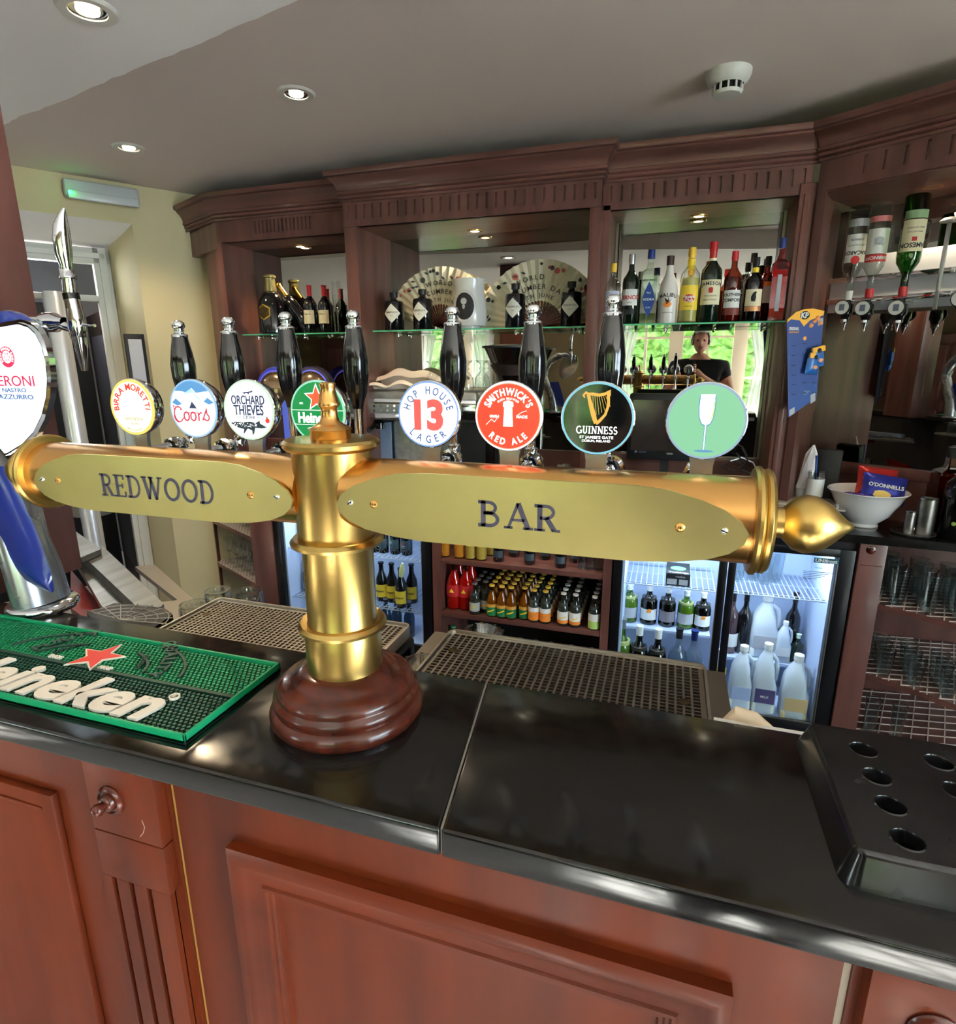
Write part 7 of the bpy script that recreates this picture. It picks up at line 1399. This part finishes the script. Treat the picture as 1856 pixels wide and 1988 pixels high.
for i, (x, y, s_) in enumerate(((1573, 632, .010), (1580, 624, .009), (1586, 618, .011), (1591, 627, .009))): q = cpt(x, y); b = B(); b.lathe([(0, -s_), (s_*.7, -s_*.6), (s_*.9, 0), (s_*.7, s_*.6), (0, s_)], 12, CM @ T(q[0], q[1], .004) @ Matrix.Rotation(R(60), 4, 'Y') @ Matrix.Diagonal((.5, 1, 1, 1))); b.obj('printed_nut', mat('nut', (236, 150, 90), .6), kc)
b = B(); x0_ = cpt(1592, 630); b.prism([cpt(1587, 620), cpt(1597, 617), cpt(1597, 630), cpt(1587, 633)], .0022, CM); b.prism([cpt(1532, 796), cpt(1542, 790), cpt(1542, 802), cpt(1532, 808)], .0022, CM); b.prism([cpt(1573, 767), cpt(1582, 762), cpt(1582, 778), cpt(1573, 784)], .0022, CM); o = b.obj('barcode_patch', Pgrey, kc)
for i in range(6):
    for j, xx in enumerate((1540, 1561, 1580)):
        if j == 2 and i < 3: continue
        q = cpt(xx, 670+i*19-(4 if j else 0)); b = B(); b.ribbon(arc(0, 0, .008, .004, 180, 360, 6), .0012, .0025, CM @ T(q[0], q[1], .0015)); b.obj('die_cut', Pblk, kc)
b = B(); q = cpt(1567, 760); 
for k in range(3): b.box(q[0]-.018, q[0]+.012-.006*k, q[1]-.006*k, q[1]-.006*k+.002, .0015, .0022, 0, CM)
b.obj('small_print', Pgrey, kc)
for i, (x, y, rot) in enumerate(((1587, 693, 12), (1578, 706, -6))):
    q = pl(x, y, P0+cn*.02, cn); g = thing('peanut_bag', ('small blue and yellow peanut bag clipped to the snack card, front one', 'small blue and yellow peanut bag clipped to the snack card, lower left one')[i], 'snack bag', tuple(q)); M = T(q) @ Matrix(((du.x, 0, cn.x, 0), (du.y, 0, cn.y, 0), (0, 1, 0, 0), (0, 0, 0, 1))) @ Matrix.Rotation(R(rot), 4, 'Z')
    vs = []; fs = []; n = 8
    for s in (-1, 1):
        for j in range(n+1):
            for k in range(n+1): u, v = k/n*2-1, j/n*2-1; vs.append((u*.030, v*.042, s*(.014*(1-u**4)*(1-v**4))))
    for s in range(2):
        for j in range(n):
            for k in range(n): a = s*(n+1)**2+j*(n+1)+k; fs.append((a, a+1, a+n+2, a+n+1))
    b = B(); b.add(vs, fs, M); b.obj('bag', mat('bag_blue', (46, 104, 176), .3), g, smooth=60)
    b = B(); b.box(-.030, .030, .020, .042, .0045, .0125, .002, M); b.obj('yellow_top', MATS['card_yellow'], g)
    b = B(); b.disc(.010, .0012, M @ T(0, .026, .0125), 16); b.obj('logo', Pblk, g); b = B(); b.disc(.011, .0012, M @ T(.004, -.014, .0132), 9, .7); b.obj('nut_picture', MATS['nut'], g)
# ---------------------------------------------------------------- spirit measures rack with inverted bottles
op = thing('optics_rack', 'brushed metal board with clamps and measures under the inverted spirit bottles', 'bottle rack', tuple(AO+au*.6+an_*.33+Vector((0, 0, 1.8))))
zr0 = ap(1640, 606, .33)[1]; xr0 = ap(1612, 560, .33)[0]; ztp = ap(1800, 480, .33)[1]; zmid = ap(1640, 545, .33)[1]
b = B(); b.box(xr0, 1.3, .33, .345, zr0, zmid, .002, AM); b.box(xr0+.07, 1.3, .345, .36, zmid, ztp, .004, AM); b.obj('board', mat('board_white', (196, 204, 216), .3, .5), op)
for z in (zmid, zr0+.045): b = B(); b.box(xr0, 1.3, .315, .332, z-.011, z+.011, .002, AM); b.obj('rail', M_chrome, op)
OB = [(1655, 596, 1668, 402, 46), (1696, 592, 1712, 396, 50), (1754, 590, 1786, 378, 56)]
lm_ = {0: dict(body=G_clear, cap=Pwhite, labels=[(.30, .60, 62, Pwhite), (.14, .22, 62, Pgrey)], texts=[('BACARDI', .50, .020, Pblk, .03, 0), ('CARTA BLANCA', .42, .009, Pblk, 0, 0), ('SUPERIOR', .36, .011, Pblk, .01, 0)], shapes=[([(math.cos(i*.42)*.42, math.sin(i*.42)*.42) for i in range(15)], .575, Pred)]),
      1: dict(body=G_clear, cap=Pcap_r, labels=[(.27, .535, 62, Pwhite), (.54, .62, 62, Pred), (.14, .20, 62, mat('label_pink', (206, 120, 120), .5))], texts=[('SMIRNOFF', .58, .018, Pwhite, .03, 0), ('No.21', .44, .014, Pblk, 0, 0)], shapes=[([(-.4, .25), (0, .4), (.4, .25), (.4, -.25), (0, -.4), (-.4, -.25)], .40, Pgrey)]),
      2: dict(body=G_green, cap=Pcap_r, labels=[(.25, .56, 62, Pcream), (.16, .24, 62, mat('label_sage', (130, 160, 120), .5))], texts=[('JAMESON', .50, .023, Pblk, .03, 0), ('IRISH WHISKEY', .33, .009, Pblk, 0, 0), ('TRIPLE DISTILLED', .37, .007, Pblk, 0, 0)], shapes=[([(-.2, -.18), (-.2, .18), (.2, .18), (.2, -.18)], .44, Pred)], liquid=None)}
nm_ = ('inverted clear rum bottle, leftmost on the measures rack', 'inverted clear vodka bottle with a red band, second on the measures rack', 'inverted green whiskey bottle with cream label, third on the measures rack')
def optic(x, zc_, i):
    M = AM @ T(x, .20, 0)
    b = B(); MM2 = AM @ T(x, .155, zc_) @ FRONT
    b.lathe([(.030, -.01), (.031, .0), (.029, .004), (.0, .005)], 32, MM2); ho = b.obj('measure_badge_rim', Pblk, op)
    b = B(); b.disc(.0265, .001, MM2 @ T(0, 0, .0052), 32); b.obj('measure_badge', Pwhite, ho); b = B(); b.box(-.010, .010, -.012, .013, .0062, .007, 0, MM2); b.box(-.006, .006, -.004, .006, .007, .0076, 0, MM2); b.obj('measure_print', mat('print_bluegrey', (110, 120, 140), .5), ho)
    b = B(); b.lathe([(0, .034), (.014, .034), (.016, .02), (.024, .015), (.026, -.02), (.02, -.03), (.014, -.05), (.006, -.062), (0, -.062)], 24, M @ T(0, 0, zc_)); b.obj('measure_body', M_blackg, op)
    b = B(); b.lathe([(.016, -.045), (.017, -.055), (.012, -.058), (.006, -.075), (.003, -.09), (0, -.09)], 16, M @ T(0, 0, zc_)); b.box(-.005, .005, 0, .13, .028, .036, .002, M @ T(0, 0, zc_)); b.box(-.03, .03, -.006, .006, .026, .032, .002, M @ T(0, 0, zc_)); b.obj('clamp', M_chrome, op)
for i, (xn, yn, xt, yt, wp) in enumerate(OB):
    x, zc_ = ap(xn-7 if i else xn-20, 600, .17); zt2 = ap(xt, yt, .20)[1]; zb2 = ap(xn, yn-14, .20)[1]; x = ap((xn+xt)/2-(6 if i else 4), 500, .20)[0]; r_ = (ap(xt+wp/2, 480, .2)[0]-ap(xt-wp/2, 480, .2)[0])/2*.88
    zc_ = ap(1632+i*56, 598, .17)[1]; p = AM @ Vector((x, .20, zb2)); bottle(nm_[i], 'bottle', p.x, p.y, zb2, zt2-zb2, r_, kind='spirit', capz=.90, inv=True, name='inverted_bottle', face=R(-4), **lm_[i]); optic(x, zc_, i)
x4 = ap(1866, 585, .17)[0]; optic(x4, ap(1866, 580, .17)[1], 3)
# upright bracket arm with a mushroom top
a_, c_ = ap(1838, 428, .26), ap(1822, 600, .26)
b = B(); x = (a_[0]+c_[0])/2; b.box(x-.007, x+.007, .25, .262, c_[1], a_[1], .002, AM); b.lathe([(0, .010), (.02, .006), (.032, -.004), (.03, -.008), (0, -.008)], 24, AM @ T(x, .25, a_[1])); b.cyl(tuple(AM @ Vector((x, .25, c_[1]+.06))), tuple(AM @ Vector((x, .33, c_[1]+.06))), .008); b.obj('bracket_arm', Psil, op)
